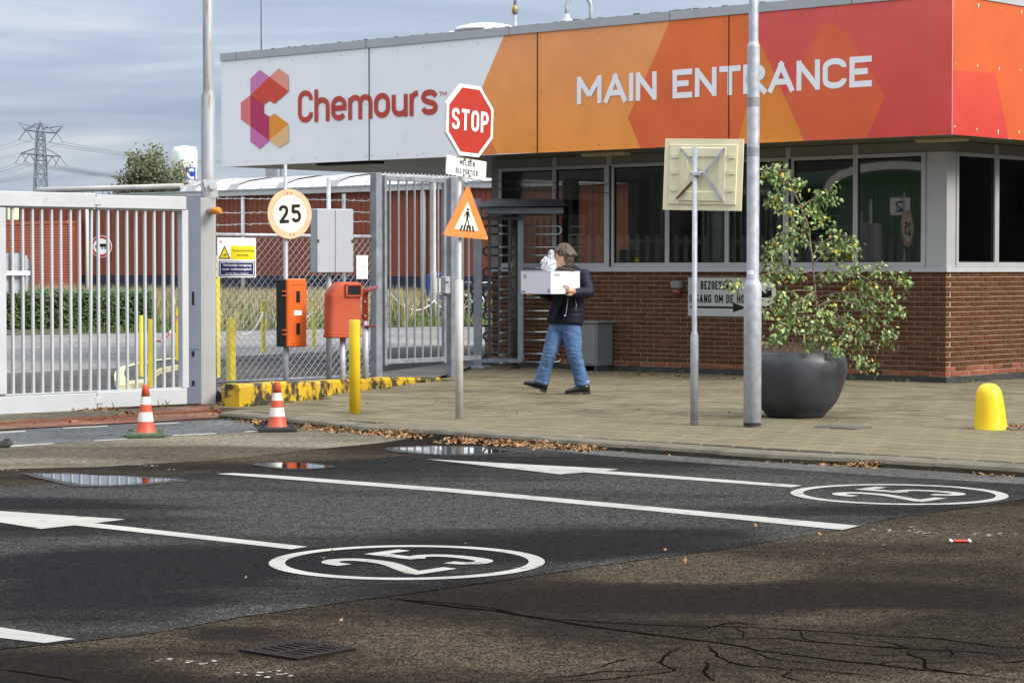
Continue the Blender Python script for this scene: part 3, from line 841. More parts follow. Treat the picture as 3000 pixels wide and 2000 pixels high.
# unit directions along the kerb
kd = (gnd(1900, 1304) - gnd(3000, 1370)).normalized()
KB = math.atan2(kd.y, kd.x)
kn = Vector((kd.y, -kd.x, 0))
if kn.y < 0: kn = -kn                      # points away from the road
KW = 0.26
kerb_back = [p + kn * KW for p in kerb_front]
yk_px = [(701, 1191), (765, 1186), (844, 1178), (926, 1168), (987, 1154), (1060, 1143), (1150, 1129), (1244, 1119), (1293, 1115)]
yk = [gnd(x, y) for x, y in yk_px]
C0 = gnd(2771, 1122)
AL = R(42)
bx = Vector((math.cos(AL), -math.sin(AL), 0)); by = Vector((math.sin(AL), math.cos(AL), 0))
def BL(x, y, z=0): return C0 + bx * x + by * y + Vector((0, 0, z))
def toL(p):
    v = Vector(p) - C0
    return Vector((v.dot(bx), v.dot(by), v.z))
pav_poly = [kerb_back[0]] + yk + [gnd(1320, 1090), gnd(1420, 1060), BL(-7.6, 0.2), BL(0.1, 0.2), BL(0.1, 7.0), BL(7, 7.0)] + [Vector((kerb_back[-1].x + 3, kerb_back[-1].y + 3, 0))] + list(reversed(kerb_back))
pav = MB(); pav.poly([Vector((p.x, p.y, -0.014)) for p in pav_poly])
pav_o = struct(pav.sheet('pavement', M['joint']))
pp2 = [(p.x, p.y) for p in pav_poly]
S = 0.305
slabm = MB(); slabm.chamfer((0, 0, -0.02), (S - 0.017, S - 0.017, 0.04), 0.006)
slab_proto = slabm.build('paving_slab', M['slab'])
cands = []
org = kerb_back[6]
for i in range(-60, 60):
    for j in range(0, 50):
        off = 0.5 * S if j % 2 else 0
        p = org + kd * (i * S + off) + kn * ((j + 0.5) * S)
        if not inside((p.x, p.y), pp2): continue
        if p.y < 2: continue
        x = 1500 + F * p.x / p.y
        if x < 600 or x > 3700: continue
        if not inside((p.x + 0.02, p.y + 0.02), pp2): continue
        cands.append((p.y, p))
cands.sort(key=lambda c: c[0])
rest = MB()
rest_random = random.Random(3)
first = True
for k, (dist, p) in enumerate(cands):
    rzv = KB + rest_random.uniform(-0.012, 0.012)
    z = rest_random.uniform(-0.0015, 0.0015)
    tx, ty = rest_random.uniform(-0.004, 0.004), rest_random.uniform(-0.004, 0.004)
    if k < 290:
        o = slab_proto if first else slab_proto.copy()
        if not first: COL.objects.link(o)
        first = False
        o.parent = pav_o
        o.location = (p.x, p.y, z); o.rotation_euler = (tx, ty, rzv)
    else:
        Mx = Matrix.Rotation(rzv, 3, 'Z') @ Matrix.Rotation(tx, 3, 'X') @ Matrix.Rotation(ty, 3, 'Y')
        h = (S - 0.017) / 2
        rest.box(p + Vector((0, 0, z - 0.012)), (2 * h, 2 * h, 0.024), Mx=Mx)
ro = rest.build('paving_slab', M['slab'], pav_o); stuff(ro)

kerb_o = bpy.data.objects.new('kerb', None); COL.objects.link(kerb_o); kerb_o['kind'] = 'structure'
# walk along the front edge in about 0.9 m stones
pl = []
for i in range(len(kerb_front) - 1):
    a, b = kerb_front[i], kerb_front[i + 1]
    m = max(1, int((b - a).length / 0.05))
    for k in range(m): pl.append(a.lerp(b, k / m))
pl.append(kerb_front[-1])
stone_i = 0; step = 18; i = 0
while i < len(pl) - 2:
    seg = pl[i:min(i + step, len(pl) - 1) + 1]
    if len(seg) < 3: break
    mb = MB(); rows = []
    for p in seg:
        lo = 0.006
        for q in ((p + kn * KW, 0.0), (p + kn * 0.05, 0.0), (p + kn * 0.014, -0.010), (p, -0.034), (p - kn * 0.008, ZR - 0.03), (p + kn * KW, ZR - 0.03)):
            rows.append(Vector((q[0].x, q[0].y, q[1])))
    a, b = seg[0], seg[-1]
    # 5 mm joint
    shr = 0.006 / (b - a).length
    ctr = (a + b) / 2
    rows = [Vector((r.x + (ctr.x - r.x) * shr, r.y + (ctr.y - r.y) * shr, r.z + 0.003 * math.sin(stone_i * 2.3))) for r in rows]
    fs = []
    for s in range(len(seg) - 1):
        for q in range(6):
            r = (q + 1) % 6
            fs.append((s * 6 + q, s * 6 + r, s * 6 + 6 + r, s * 6 + 6 + q))
    fs += [tuple(range(6)), tuple((len(seg) - 1) * 6 + q for q in reversed(range(6)))]
    mb.add(rows, fs)
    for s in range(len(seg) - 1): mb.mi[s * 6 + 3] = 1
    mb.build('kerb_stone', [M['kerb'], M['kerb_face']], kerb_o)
    stone_i += 1; i += step

# planting bed between the yellow kerb and the fence
bed_px = [(640, 1148), (700, 1126), (844, 1118), (926, 1110), (1060, 1106), (1150, 1103), (1244, 1102), (1330, 1090), (1300, 1078), (1100, 1098), (640, 1140)]
bed = MB(); bed.poly([gnd(x, y, 0.03) for x, y in [(660, 1160), (720, 1170), (844, 1166), (926, 1156), (1060, 1132), (1150, 1120), (1244, 1113), (1330, 1092), (1420, 1058), (1400, 1052), (1100, 1092), (625, 1134)]])
struct(bed.sheet('gravel_bed', mat('dark gravel', (0.10, 0.095, 0.085), 0.9, 0, 0.5, 40, 0.6, 60)))

# yellow concrete kerb wall
ykm = MB(); rows = []
hts = [0.225, 0.225, 0.215, 0.185, 0.16, 0.125, 0.095, 0.06, 0.04]
for i, (p, h) in enumerate(zip(yk, hts)):
    a = yk[max(i - 1, 0)]; b = yk[min(i + 1, len(yk) - 1)]
    d = (b - a).normalized(); nb = Vector((-d.y, d.x, 0))
    if nb.x > 0: nb = -nb
    for q, z in ((0, -0.08), (0.0, h - 0.03), (0.02, h), (0.17, h), (0.19, h - 0.02), (0.19, -0.08)):
        rows.append(p + nb * q + Vector((0, 0, z + noise.noise(p * 5 + Vector((q, z, 0))) * 0.012)))
fs = []
for s in range(len(yk) - 1):
    for q in range(6):
        r = (q + 1) % 6
        fs.append((s * 6 + q, s * 6 + r, s * 6 + 6 + r, s * 6 + 6 + q))
fs += [tuple(range(6)), tuple((len(yk) - 1) * 6 + q for q in reversed(range(6)))]
ykm.add(rows, fs)
t = ykm.build('concrete_kerb', M['yellow_chip'])
tag(t, 'chipped yellow and black concrete kerb block curving below the fence', 'kerb block')
low = MB(); p = gnd(668, 1172); low.chamfer((p.x + 0.05, p.y + 0.25, 0.04), (0.22, 0.3, 0.2), 0.02, rz=0.5)
low.build('end_block', M['yellow_chip'], t)

# ------------------------------------------------------------------ road markings
ZM = ZR + 0.0065
road_marks = []
def flakes(px, n, seed, z=ZR + 0.0022):
    """what is left of a line: scattered chips of paint inside the old outline"""
    rr = random.Random(seed); P = [gnd(x, y, z) for x, y in px]; pl2 = [(p.x, p.y) for p in P]
    x0, x1 = min(p.x for p in P), max(p.x for p in P); y0, y1 = min(p.y for p in P), max(p.y for p in P)
    mb = MB(); k = 0
    while k < n:
        c = (rr.uniform(x0, x1), rr.uniform(y0, y1))
        if not inside(c, pl2): k += .05; continue
        k += 1
        if noise.noise(Vector((c[0] * 2.5, c[1] * 2.5, seed))) < -.05: continue
        s_ = rr.uniform(.004, .018); m_ = rr.randint(5, 7); a0 = rr.random() * 6
        mb.poly([Vector((c[0] + s_ * rr.uniform(.5, 1.2) * math.cos(a0 + 2 * PI * i / m_), c[1] + s_ * rr.uniform(.5, 1.2) * math.sin(a0 + 2 * PI * i / m_), z + .0001 * (k % 7))) for i in range(m_)])
    o = mb.sheet('worn_paint', M['line'], road_o); o['kind'] = 'stuff'
    return o
def mark(px, name='road_marking', m='line', n=1, wig=0.0, z=None):
    o = sheet_px(name, px, ZM if z is None else z, M[m], road_o, wig, n)
    return o
mark([(635, 1387), (680, 1384.5), (800, 1391), (1300, 1428), (1900, 1482), (2517, 1539), (2466, 1551), (1900, 1495), (1300, 1439), (800, 1400)], 'lane_line', n=6, wig=0.006)
flakes([(330, 1356), (480, 1363), (640, 1381), (660, 1389), (470, 1373), (330, 1367)], 90, 3, ZR + .0045)
flakes([(190, 1352), (420, 1334), (460, 1338), (240, 1358)], 34, 4, ZR + .0045)
flakes([(-40, 1370), (36, 1370), (60, 1378), (-40, 1380)], 14, 5, ZR + .0045)
flakes([(2520, 1549), (2700, 1550), (2980, 1563), (2980, 1572), (2600, 1558)], 46, 6)
flakes([(1480, 1697), (1650, 1678), (1640, 1690), (1500, 1704)], 30, 7)
flakes([(680, 1966), (870, 1962), (870, 1980), (690, 1986)], 12, 8)
flakes([(400, 1930), (520, 1926), (660, 1936), (650, 1948), (520, 1940)], 16, 9)
mark([(1251, 1344), (1812.6, 1373.6), (1773, 1378), (2351, 1421), (2321, 1426.5), (1710, 1382.5), (1642, 1388.5)], 'lane_arrow', n=4, wig=0.004)
mark([(-560, 1468), (0, 1496), (367, 1520), (277, 1531.5), (902, 1600), (855, 1607.5), (218, 1537.5), (119, 1548), (0, 1529)], 'lane_arrow', n=4, wig=0.004)
mark([(-600, 1786), (0, 1836), (220, 1870), (130, 1882), (0, 1867), (-600, 1815)], 'lane_line', n=4, wig=0.004)
for q in ([(-80, 1269), (78, 1260), (74, 1263.5), (-80, 1273)], [(182, 1252), (312, 1246), (317, 1248.5), (186, 1254.5)], [(452, 1239.5), (520, 1236.8), (526, 1238.8), (455, 1242)],
          [(-150, 1315), (-40, 1308), (-40, 1312), (-150, 1319)], [(27, 1304), (152, 1297), (157, 1299.5), (29, 1309)], [(274, 1289), (370, 1283.5), (375, 1286), (276, 1292)], [(505, 1273), (630, 1267.5), (637, 1270), (508, 1276.5)], [(715, 1263), (757, 1260.3), (758, 1262.6), (718, 1265.5)]):
    mark(q, 'dash_line')
# the two "25" roundels: laid along the lane, read by traffic coming from the right
lane = (gnd(635, 1387, ZM) - gnd(2500, 1540, ZM)).normalized()
lright = Vector((lane.y, -lane.x, 0))
if lright.y < 0: lright = -lright
def roundel(lpx, rpx):
    l, r_ = gnd(*lpx, ZM), gnd(*rpx, ZM)
    c = (l + r_) / 2; rad = (r_ - l).length / 2 * 1.02
    fr = lambda x, z, d: c + lright * x + lane * z + Vector((0, 0, d))
    mb = MB()
    ring = circle(0, 0, rad - 0.04, 64)
    stroke(mb, ring, 0.04, fr, 0.0, True)
    s = rad / 0.66
    lettering(mb, '2', -0.33 * s, -0.05 * s, -0.36 * s, 0.34 * s, 0.085 * s, fr, 0.0)
    lettering(mb, '5', 0.06 * s, 0.34 * s, -0.34 * s, 0.36 * s, 0.085 * s, fr, 0.0)
    mb.sheet('speed_roundel', M['line'], road_o)
roundel((801, 1640), (1588, 1647))
roundel((2322, 1442), (2948, 1450))

# cracks in the old asphalt, each a thin open seam
def crack(px, w=0.012):
    mb = MB(); pts = []
    for i in range(len(px) - 1):
        a, b = gnd(*px[i], ZR + 0.0025), gnd(*px[i + 1], ZR + 0.0025)
        for k in range(8):
            p = a.lerp(b, k / 8)
            w_n = noise.noise_vector(p * 3.0) * 0.05 + noise.noise_vector(p * 11.0) * 0.018
            pts.append(p + Vector((w_n.x, w_n.y, 0)))
    L_ = []; R_ = []
    for i, p in enumerate(pts):
        a, b = pts[max(i - 1, 0)], pts[min(i + 1, len(pts) - 1)]
        d = (b - a).normalized(); nb = Vector((-d.y, d.x, 0))
        t = min(1, i / 4, (len(pts) - 1 - i) / 4) * 0.8 + 0.2
        ww = w * t * (0.7 + 0.9 * abs(noise.noise(p * 6)))
        L_.append(p + nb * ww / 2); R_.append(p - nb * ww / 2)
    m = len(pts)
    mb.add(L_ + R_, [(i, i + 1, m + i + 1, m + i) for i in range(m - 1)])
    mb.sheet('crack', M['crack'], road_o)
crack([(1120, 1752), (1290, 1770), (1510, 1800), (1850, 1850), (2130, 1886), (2380, 1926), (2600, 1950), (3040, 2000)], 0.02)
crack([(1130, 1757), (1330, 1764), (1440, 1782), (1520, 1800)], 0.014)
crack([(1520, 1806), (1830, 1826), (2130, 1835), (2460, 1850), (2650, 1862), (2900, 1890), (3040, 1902)], 0.014)
crack([(1960, 1858), (2160, 1822), (2300, 1833)], 0.01)
crack([(2060, 1872), (2300, 1865), (2520, 1890), (2800, 1905), (3040, 1925)], 0.014)
crack([(2010, 1885), (1930, 1935), (1980, 1960), (1800, 1985), (1560, 1998)], 0.012)
crack([(2060, 1888), (2110, 1915), (2190, 1945), (2400, 1965), (2620, 1990)], 0.012)
crack([(2090, 1935), (2060, 1970), (2110, 2000)], 0.014)
crack([(2180, 1900), (2290, 1930), (2440, 1950)], 0.01)
crack([(1560, 1990), (1780, 1962), (1960, 1955)], 0.012)
crack([(2650, 1905), (2700, 1930), (2690, 1955), (2800, 1975)], 0.014)
crack([(2450, 1852), (2650, 1895), (2860, 1920)], 0.008)
crack([(2900, 1940), (2990, 1935), (3050, 1940)], 0.012)
crack([(0, 1956), (120, 1972), (260, 1998)], 0.014)
crack([(700, 1915), (640, 1912), (560, 1905)], 0.008)
crack([(-60, 1330), (150, 1318), (420, 1304), (520, 1297)], 0.012)
for _k, _c in enumerate(([(2150, 1836), (2180, 1855), (2160, 1872)], [(2330, 1843), (2360, 1862), (2420, 1880)], [(2240, 1900), (2330, 1893), (2400, 1902)], [(2560, 1948), (2620, 1935), (2700, 1942), (2800, 1938)], [(2760, 1890), (2790, 1912), (2760, 1930)], [(2480, 1905), (2560, 1915), (2680, 1912)], [(1860, 1925), (1780, 1940), (1700, 1962)], [(2320, 1950), (2300, 1975), (2380, 2000)], [(2880, 1975), (2940, 1960), (3010, 1968)], [(1330, 1768), (1420, 1790), (1480, 1792)])):
    crack(_c, 0.007)
crack([(30, 1287), (130, 1284), (215, 1276), (260, 1280)], 0.012)

# puddles lying in dips of the asphalt
def puddle(px, label, z=ZR + 0.0085):
    P = [gnd(x, y, z) for x, y in px]
    Q = cr_(P, 12, True)
    cen = sum(Q, Vector()) / len(Q)
    def wob(p, a, off): return Vector((noise.noise(p * 4 + Vector((off, 0, 0))) * a, noise.noise(p * 4 + Vector((9, off, 0))) * a * 1.6, 0))
    damp = [cen + (p - cen) * 1.22 + wob(p, .06, 3) for p in Q]
    mb = MB(); mb.poly([Vector((p.x, p.y, z - .0015)) for p in damp]); mb.sheet('damp_margin', M['damp'], road_o)
    mb = MB(); n = len(Q); rim = [cen + (p - cen) * 1.12 + wob(p, .05, 0) for p in Q]; mid = [cen + (p - cen) * .55 + wob(p, .02, 0) for p in Q]
    mb.add(rim + mid + [cen], [(i, (i + 1) % n, n + (i + 1) % n, n + i) for i in range(n)] + [(n + i, n + (i + 1) % n, 2 * n) for i in range(n)])
    o = mb.sheet('puddle', M['water'])
    at_ = o.data.attributes.new('depth', 'FLOAT', 'POINT'); at_.data.foreach_set('value', [0.0] * n + [1.0] * (n + 1))
    o['group'] = 'puddles on the road'
    struct(o)
puddle([(95, 1388), (180, 1387), (330, 1393), (440, 1400), (510, 1404), (430, 1414), (330, 1421), (240, 1419), (170, 1406)], '')
puddle([(775, 1358), (860, 1355), (930, 1359), (965, 1366), (900, 1372), (820, 1370)], '')
puddle([(1165, 1313), (1250, 1307), (1400, 1309), (1500, 1320), (1440, 1327), (1300, 1330), (1210, 1324)], '')

# ================================================================== GATEHOUSE
gh = thing('gatehouse', 'brown brick gatehouse with dark window band under a wide white and orange fascia', 'building', C0, -AL)
def hitL(px, py, off=0.0):          # pixel -> local point on the plane y = off in front of the brick face
    return toL(hit(px, py, BL(0, -off), by))
XL = hitL(1440, 1000).x
XR = 6.5                             # depth of the right-hand face
ZS_ = 1.354                          # underside of the sill
LB, HB = 0.2275, 0.0610
BZ0 = 0.075
# mortar walls (bricks stand 6 mm proud)
wl = MB(); wl.bbox(XL, -0.009, 0.009, 0.25, 0.07, ZS_)
wl.bbox(-0.25, -0.009, 0.25, XR, 0.07, ZS_ )
wl.build('wall', M['mortar'], gh)
pm = MB(); pm.bbox(XL - 0.01, 0.012, -0.012, 0.3, -0.05, 0.074); pm.bbox(-0.3, 0.012, 0.3, XR, -0.05, 0.074)
pm.build('plinth', M['plinth'], gh)
bm_ = MB(); bm_.chamfer((LB / 2 - 0.005, 0.045, 0.0255), (LB - 0.012, 0.09, HB - 0.011), 0.003)
hb_ = MB(); hb_.chamfer((LB / 4 - 0.005, 0.045, 0.0255), (LB / 2 - 0.012, 0.09, HB - 0.011), 0.003)
protos = {}
def get_brick(half, red):
    k = (half, red)
    if k not in protos:
        o = (hb_ if half else bm_).build('brick', M['brick_red'] if red else M['brick'], gh)
        protos[k] = o; return o
    o = protos[k].copy(); COL.objects.link(o); return o
brest = {False: MB(), True: MB()}
rb = random.Random(11)
def lay(face, s, z, L_, half, red, part):
    jx, jy = rb.uniform(-.0015, .0015), rb.uniform(-.003, .002)
    if red and rb.random() < 0.5: jy += 0.006
    if part:
        o = get_brick(half, red)
        if face == 0: o.location = (s + jx, jy, z); o.rotation_euler = (0, 0, 0)
        else: o.location = (0 - jy, s + jx, z); o.rotation_euler = (0, 0, PI / 2)
    else:
        l = L_ - 0.010
        mb = brest[red]
        if face == 0: mb.chamfer((s + l / 2 + jx, 0.045 + jy, z + 0.0255), (l - .002, 0.09, HB - 0.011), 0.003)
        else: mb.chamfer((-0.045 - jy, s + l / 2 + jx, z + 0.0255), (0.09, l - .002, HB - 0.011), 0.003)
for c in range(21):
    z = BZ0 + c * HB + 0.004
    red0 = c < 1; red1 = c < 2
    # front face, laid from the corner to the left
    x = 0.0; first_half = (c % 2 == 1)
    while x > XL + 0.03:
        half = first_half and x == 0.0
        L_ = LB / 2 if half else LB
        if x - L_ < XL: L_ = x - XL
        full = abs(L_ - LB) < 1e-6 or half
        red = red0 if rb.random() < 0.9 else False
        lay(0, x - L_ + 0.005, z, L_, half, red, full and x > -2.15)
        x -= L_
    # right face; starts behind the corner brick
    y = LB / 2 if not first_half else 0.0
    k = 0
    while y < XR - 0.05:
        L_ = LB
        lay(1, y + 0.005, z, L_, False, red1 and rb.random() < 0.9, y < 1.0)
        y += L_; k += 1
for red in (False, True):
    if brest[red].v: stuff(brest[red].build('brick', M['brick_red'] if red else M['brick'], gh))

# sill, windows
sl = MB(); sl.bbox(XL, 0.022, -0.028, 0.2, ZS_, 1.412); sl.bbox(-0.2, 0.022, 0.2, XR, ZS_, 1.412)
sl.build('window_sill', M['alu_light'], gh)
ZG0, ZG1, ZF1 = 1.474, 2.775, 2.82
ZSOF = None
FP_ = at(2789, 394, 29.0 * F / 7300)
fl = toL(FP_); OR_, OL_ = fl.x, -fl.y
ZB = fl.z                                       # fascia underside
ZT = hit(2790, -14, FP_, by).z                  # fascia top
print('overhang', OR_, OL_, 'fascia', ZB, ZT, 'XL', XL)
def window(axis, s0, s1, sub, wl_, wr_):
    """one glazed bay s0..s1; frame members wl_, wr_ wide at its sides"""
    f = MB()
    def bar(a, b, z0, z1, d0=-0.012, d1=0.06):
        if axis == 0: f.bbox(a, b, d0, d1, z0, z1)
        else: f.bbox(-d1, -d0, a, b, z0, z1)
    bar(s0, s1, 1.414, ZG0); bar(s0, s1, ZG1, ZF1)
    bar(s0, s0 + wl_, ZG0, ZG1); bar(s1 - wr_, s1, ZG0, ZG1)
    w = f.build('window', M['alu'], gh)
    g = MB()
    if axis == 0: g.bbox(s0 + wl_, s1 - wr_, 0.020, 0.026, ZG0, ZG1)
    else: g.bbox(-0.026, -0.020, s0 + wl_, s1 - wr_, ZG0, ZG1)
    p = g.build('pane', M['glass'], w)
    bd = MB()   # dark glazing gasket
    for a, b2, z0, z1 in ((s0 + wl_, s0 + wl_ + .012, ZG0, ZG1), (s1 - wr_ - .012, s1 - wr_, ZG0, ZG1), (s0 + wl_, s1 - wr_, ZG0, ZG0 + .012), (s0 + wl_, s1 - wr_, ZG1 - .02, ZG1)):
        if axis == 0: bd.bbox(a, b2, 0.012, 0.0195, z0, z1)
        else: bd.bbox(-0.0195, -0.012, a, b2, z0, z1)
    bd.build('gasket', M['black'], w)
mx_px = [1462, 1624, 1784, 1955, 2130, 2309, 2506, 2712]
mxs = [hitL(p, 700).x for p in mx_px]
for i in range(7):
    a, b = mxs[i], mxs[i + 1]
    window(0, a + 0.002, b - 0.002, None, 0.05 if i in (0,) else (0.03 if i not in (2, 5) else 0.085), 0.075 if i in (1, 4) else (0.06 if i == 6 else 0.03))
# dark expansion gaps beside the two main posts
gp = MB()
for i in (2, 5):
    gp.bbox(mxs[i] + 0.018, mxs[i] + 0.05, -0.016, -0.0125, 1.42, 2.80)
gp.build('expansion_gap', M['black'], gh)
hR = lambda px: toL(hit(px, 700, C0, bx)).y
ry = [hR(2800), hR(2918)]
ry.append(ry[1] + (ry[1] - ry[0])); ry.append(ry[2] + 1.1); ry.append(ry[3] + 1.1); ry.append(XR - 0.1)
for i in range(len(ry) - 1):
    window(1, ry[i] + 0.002, ry[i + 1] - 0.002, None, 0.05, 0.04)
cc = MB()
cc.bbox(mxs[7] + 0.004, -0.004, 0.004, 0.25, 1.413, ZF1)
cc.bbox(-0.25, -0.0045, 0.25, ry[0] - 0.004, 1.413, ZF1)
cc.build('corner_column', M['alu'], gh)
lc = MB(); lc.bbox(XL, mxs[0] - 0.004, 0.0, 0.3, 1.413, ZF1)
lc.build('end_column', M['frieze'], gh)
fz = MB()
fz.bbox(XL, -0.012, 0.012, 0.2, ZF1 + 0.002, ZB - 0.002)
fz.bbox(-0.2, -0.012, 0.2, XR, ZF1 + 0.002, ZB - 0.002)
fz.build('frieze', M['frieze'], gh)
for x in mxs[1:7]:
    mc = MB(); mc.bbox(x - 0.04, x + 0.04, -0.004, 0.014, ZF1 + 0.001, ZB - 0.004); mc.build('post_cover', M['alu'], gh)
for y in ry[1:5]:
    mc = MB(); mc.bbox(-0.014, 0.004, y - 0.04, y + 0.04, ZF1 + 0.001, ZB - 0.004); mc.build('post_cover', M['alu'], gh)
# room behind the glass
rm = MB()
rm.bbox(XL + 0.05, -0.3, XR - 0.3, XR, 0, ZB - 0.01)          # rear wall
rm.bbox(XL + 0.3, -0.3, 0.3, XR - 0.3, 0.02, 0.06)            # floor
rm.bbox(XL, XL + 0.2, 0.3, XR, 0.0, ZS_)                      # left wall, low part
rm.bbox(XL, XL + 0.2, 1.55, 1.7, ZS_, ZB - 0.01)
rm.bbox(XL, XL + 0.2, 3.1, XR, ZS_, ZB - 0.01)
rm.bbox(XL, XL + 0.2, 0.3, 3.1, 2.7, ZB - 0.01)
rm.bbox(-3.4, -3.2, 2.6, XR - 0.3, 0.06, ZB - 0.01)           # partition
rm.bbox(-3.2, -0.3, 2.6, 2.75, 0.06, ZB - 0.01)
rm.build('room', M['inside'], gh)
ce = MB(); ce.bbox(XL + 0.05, -0.26, 0.26, XR - 0.3, 2.86, 2.9)
ce.build('ceiling', M['inside'], gh)
fu = MB()
fu.bbox(-7.0, -4.6, 0.5, 1.2, 0.06, 1.36); fu.bbox(-3.9, -0.6, 0.6, 1.2, 0.06, 1.38)
fu.bbox(-4.9, -4.4, 0.75, 0.85, 1.38, 1.72); fu.bbox(-2.9, -2.3, 0.8, 0.9, 1.40, 1.78); fu.bbox(-5.9, -5.5, 0.9, 1.0, 1.36, 1.66)
fu.build('desk', M['inside_dark'], gh)
bl = MB()
rr_ = random.Random(5)
for k in range(34):
    x = -3.1 + k * 0.085
    bl.box((x, 2.3, 1.95), (0.075, 0.012, 1.15), rz=rr_.uniform(-0.5, 0.5))
for k in range(14):
    bl.box((-6.3 + k * 0.085, 3.4, 1.95), (0.075, 0.012, 1.2), rz=rr_.uniform(-0.5, 0.5))
bl.bbox(-4.62, -4.52, 1.7, 1.8, 0.06, 2.7); bl.bbox(-5.55, -5.5, 1.4, 1.45, 0.06, 2.7)
bl.build('blind', M['blind'], gh)

# roof and canopy
LXE = hitL(649, 300, OL_).x                      # far left end of the fascia
core = MB()
core.bbox(LXE + 0.02, OR_ - 0.02, -OL_ + 0.02, XR + 0.6, ZB + 0.03, ZT - 0.02)
core.build('roof', M['roofing'], gh)
so = MB(); so.bbox(LXE + 0.02, OR_ - 0.02, -OL_ + 0.02, XR + 0.6, ZB + 0.004, ZB + 0.028)
so.build('soffit', M['soffit'], gh)
sj = MB()
for k in range(1, 24):
    sj.bbox(LXE + 0.05, OR_ - 0.05, -OL_ + 0.02 + k * 0.3, -OL_ + 0.028 + k * 0.3, ZB + 0.001, ZB + 0.0035)
sj.build('soffit_joint', M['black'], gh)
def fx(px0, px1, depth, w, name='soffit_lamp', m='fixture', h=0.05):
    mid = toL(hit((px0 + px1) / 2, 455, BL(0, -depth), by))
    a = toL(hit(px0, 455, BL(0, -depth), by)).x; b = toL(hit(px1, 455, BL(0, -depth), by)).x
    mb = MB(); mb.chamfer(((a + b) / 2, -depth, ZB - h / 2 + 0.003), (b - a, w, h), 0.01)
    mb.build(name, M[m], gh)
fx(1712, 1838, 0.55, 0.16)
fx(2690, 2830, 0.45, 0.16, h=0.045)
fx(940, 1112, 0.75, 0.22, m='black', h=0.03)
# flashing on top
fsh = MB()
fsh.bbox(LXE - 0.01, OR_ + 0.014, -OL_ - 0.02, -OL_ + 0.12, ZT + 0.002, ZT + 0.115)
fsh.bbox(OR_ - 0.12, OR_ + 0.0145, -OL_ + 0.12, XR + 0.6, ZT + 0.002, ZT + 0.115)
fsh.bbox(LXE - 0.0105, LXE + 0.12, -OL_ + 0.12, XR + 0.6, ZT + 0.002, ZT + 0.115)
fsh.build('roof_flashing', M['alu_light'], gh)
fj = MB()
for px in (694, 1075, 1494, 1964, 2497):
    x = hitL(px, 60, OL_).x
    fj.bbox(x - 0.004, x + 0.004, -OL_ - 0.0225, -OL_ - 0.02, ZT + 0.002, ZT + 0.115)
fj.build('flashing_joint', M['roofing'], gh)

# fascia panels with their print
def print_mat(name, top, bottom):
    """printed colour that fades from top to bottom of the panel (ink, not light)"""
    m = bpy.data.materials.new(name); m.use_nodes = True
    t = m.node_tree; b = t.nodes['Principled BSDF']; b.inputs['Roughness'].default_value = 0.5; b.inputs['Specular IOR Level'].default_value = 0.2
    c = t.nodes.new('ShaderNodeTexCoord'); s = t.nodes.new('ShaderNodeSeparateXYZ')
    t.links.new(c.outputs['Object'], s.inputs[0])
    mr = t.nodes.new('ShaderNodeMapRange'); mr.inputs['From Min'].default_value = ZB; mr.inputs['From Max'].default_value = ZT
    t.links.new(s.outputs['Z'], mr.inputs['Value'])
    mx = t.nodes.new('ShaderNodeMix'); mx.data_type = 'RGBA'
    t.links.new(mr.outputs[0], mx.inputs['Factor']); mx.inputs[6].default_value = (*bottom, 1); mx.inputs[7].default_value = (*top, 1)
    no = t.nodes.new('ShaderNodeTexNoise'); no.inputs['Scale'].default_value = 1.5
    t.links.new(c.outputs['Object'], no.inputs['Vector'])
    ml = t.nodes.new('ShaderNodeMapRange'); ml.inputs['From Min'].default_value = .3; ml.inputs['From Max'].default_value = .7
    ml.inputs['To Min'].default_value = 0.93; ml.inputs['To Max'].default_value = 1.07
    t.links.new(no.outputs['Fac'], ml.inputs['Value'])
    cx = t.nodes.new('ShaderNodeCombineXYZ')
    for i in range(3): t.links.new(ml.outputs[0], cx.inputs[i])
    mm = t.nodes.new('ShaderNodeMix'); mm.data_type = 'RGBA'; mm.blend_type = 'MULTIPLY'; mm.inputs['Factor'].default_value = 1
    t.links.new(mx.outputs[2], mm.inputs[6]); t.links.new(cx.outputs[0], mm.inputs[7])
    t.links.new(mm.outputs[2], b.inputs['Base Color'])
    return m
PM = [
 mat('white fascia panel', (0.90, 0.905, 0.91), 0.4, 0, 0.03, 1.2, dirt=((0.6, 0.6, 0.6), 1.5, 0.62, 0.3)),
 print_mat('orange print', (0.88, 0.36, 0.145), (0.92, 0.33, 0.062)),
 print_mat('deep orange print', (0.82, 0.185, 0.055), (0.76, 0.145, 0.05)),
 print_mat('amber print', (0.72, 0.18, 0.05), (0.84, 0.29, 0.045)),
 print_mat('crimson print', (0.76, 0.125, 0.10), (0.68, 0.075, 0.06)),
 print_mat('red orange print', (0.76, 0.145, 0.075), (0.74, 0.135, 0.055)),
 print_mat('burnt orange print', (0.74, 0.24, 0.075), (0.74, 0.225, 0.07)),
 print_mat('coral print', (0.54, 0.088, 0.042), (0.50, 0.05, 0.037)),
 print_mat('bright orange print', (0.55, 0.115, 0.036), (0.52, 0.095, 0.03)),
]
def FP(px, py):
    p = hitL(px, py, OL_); return (p.x, p.z)
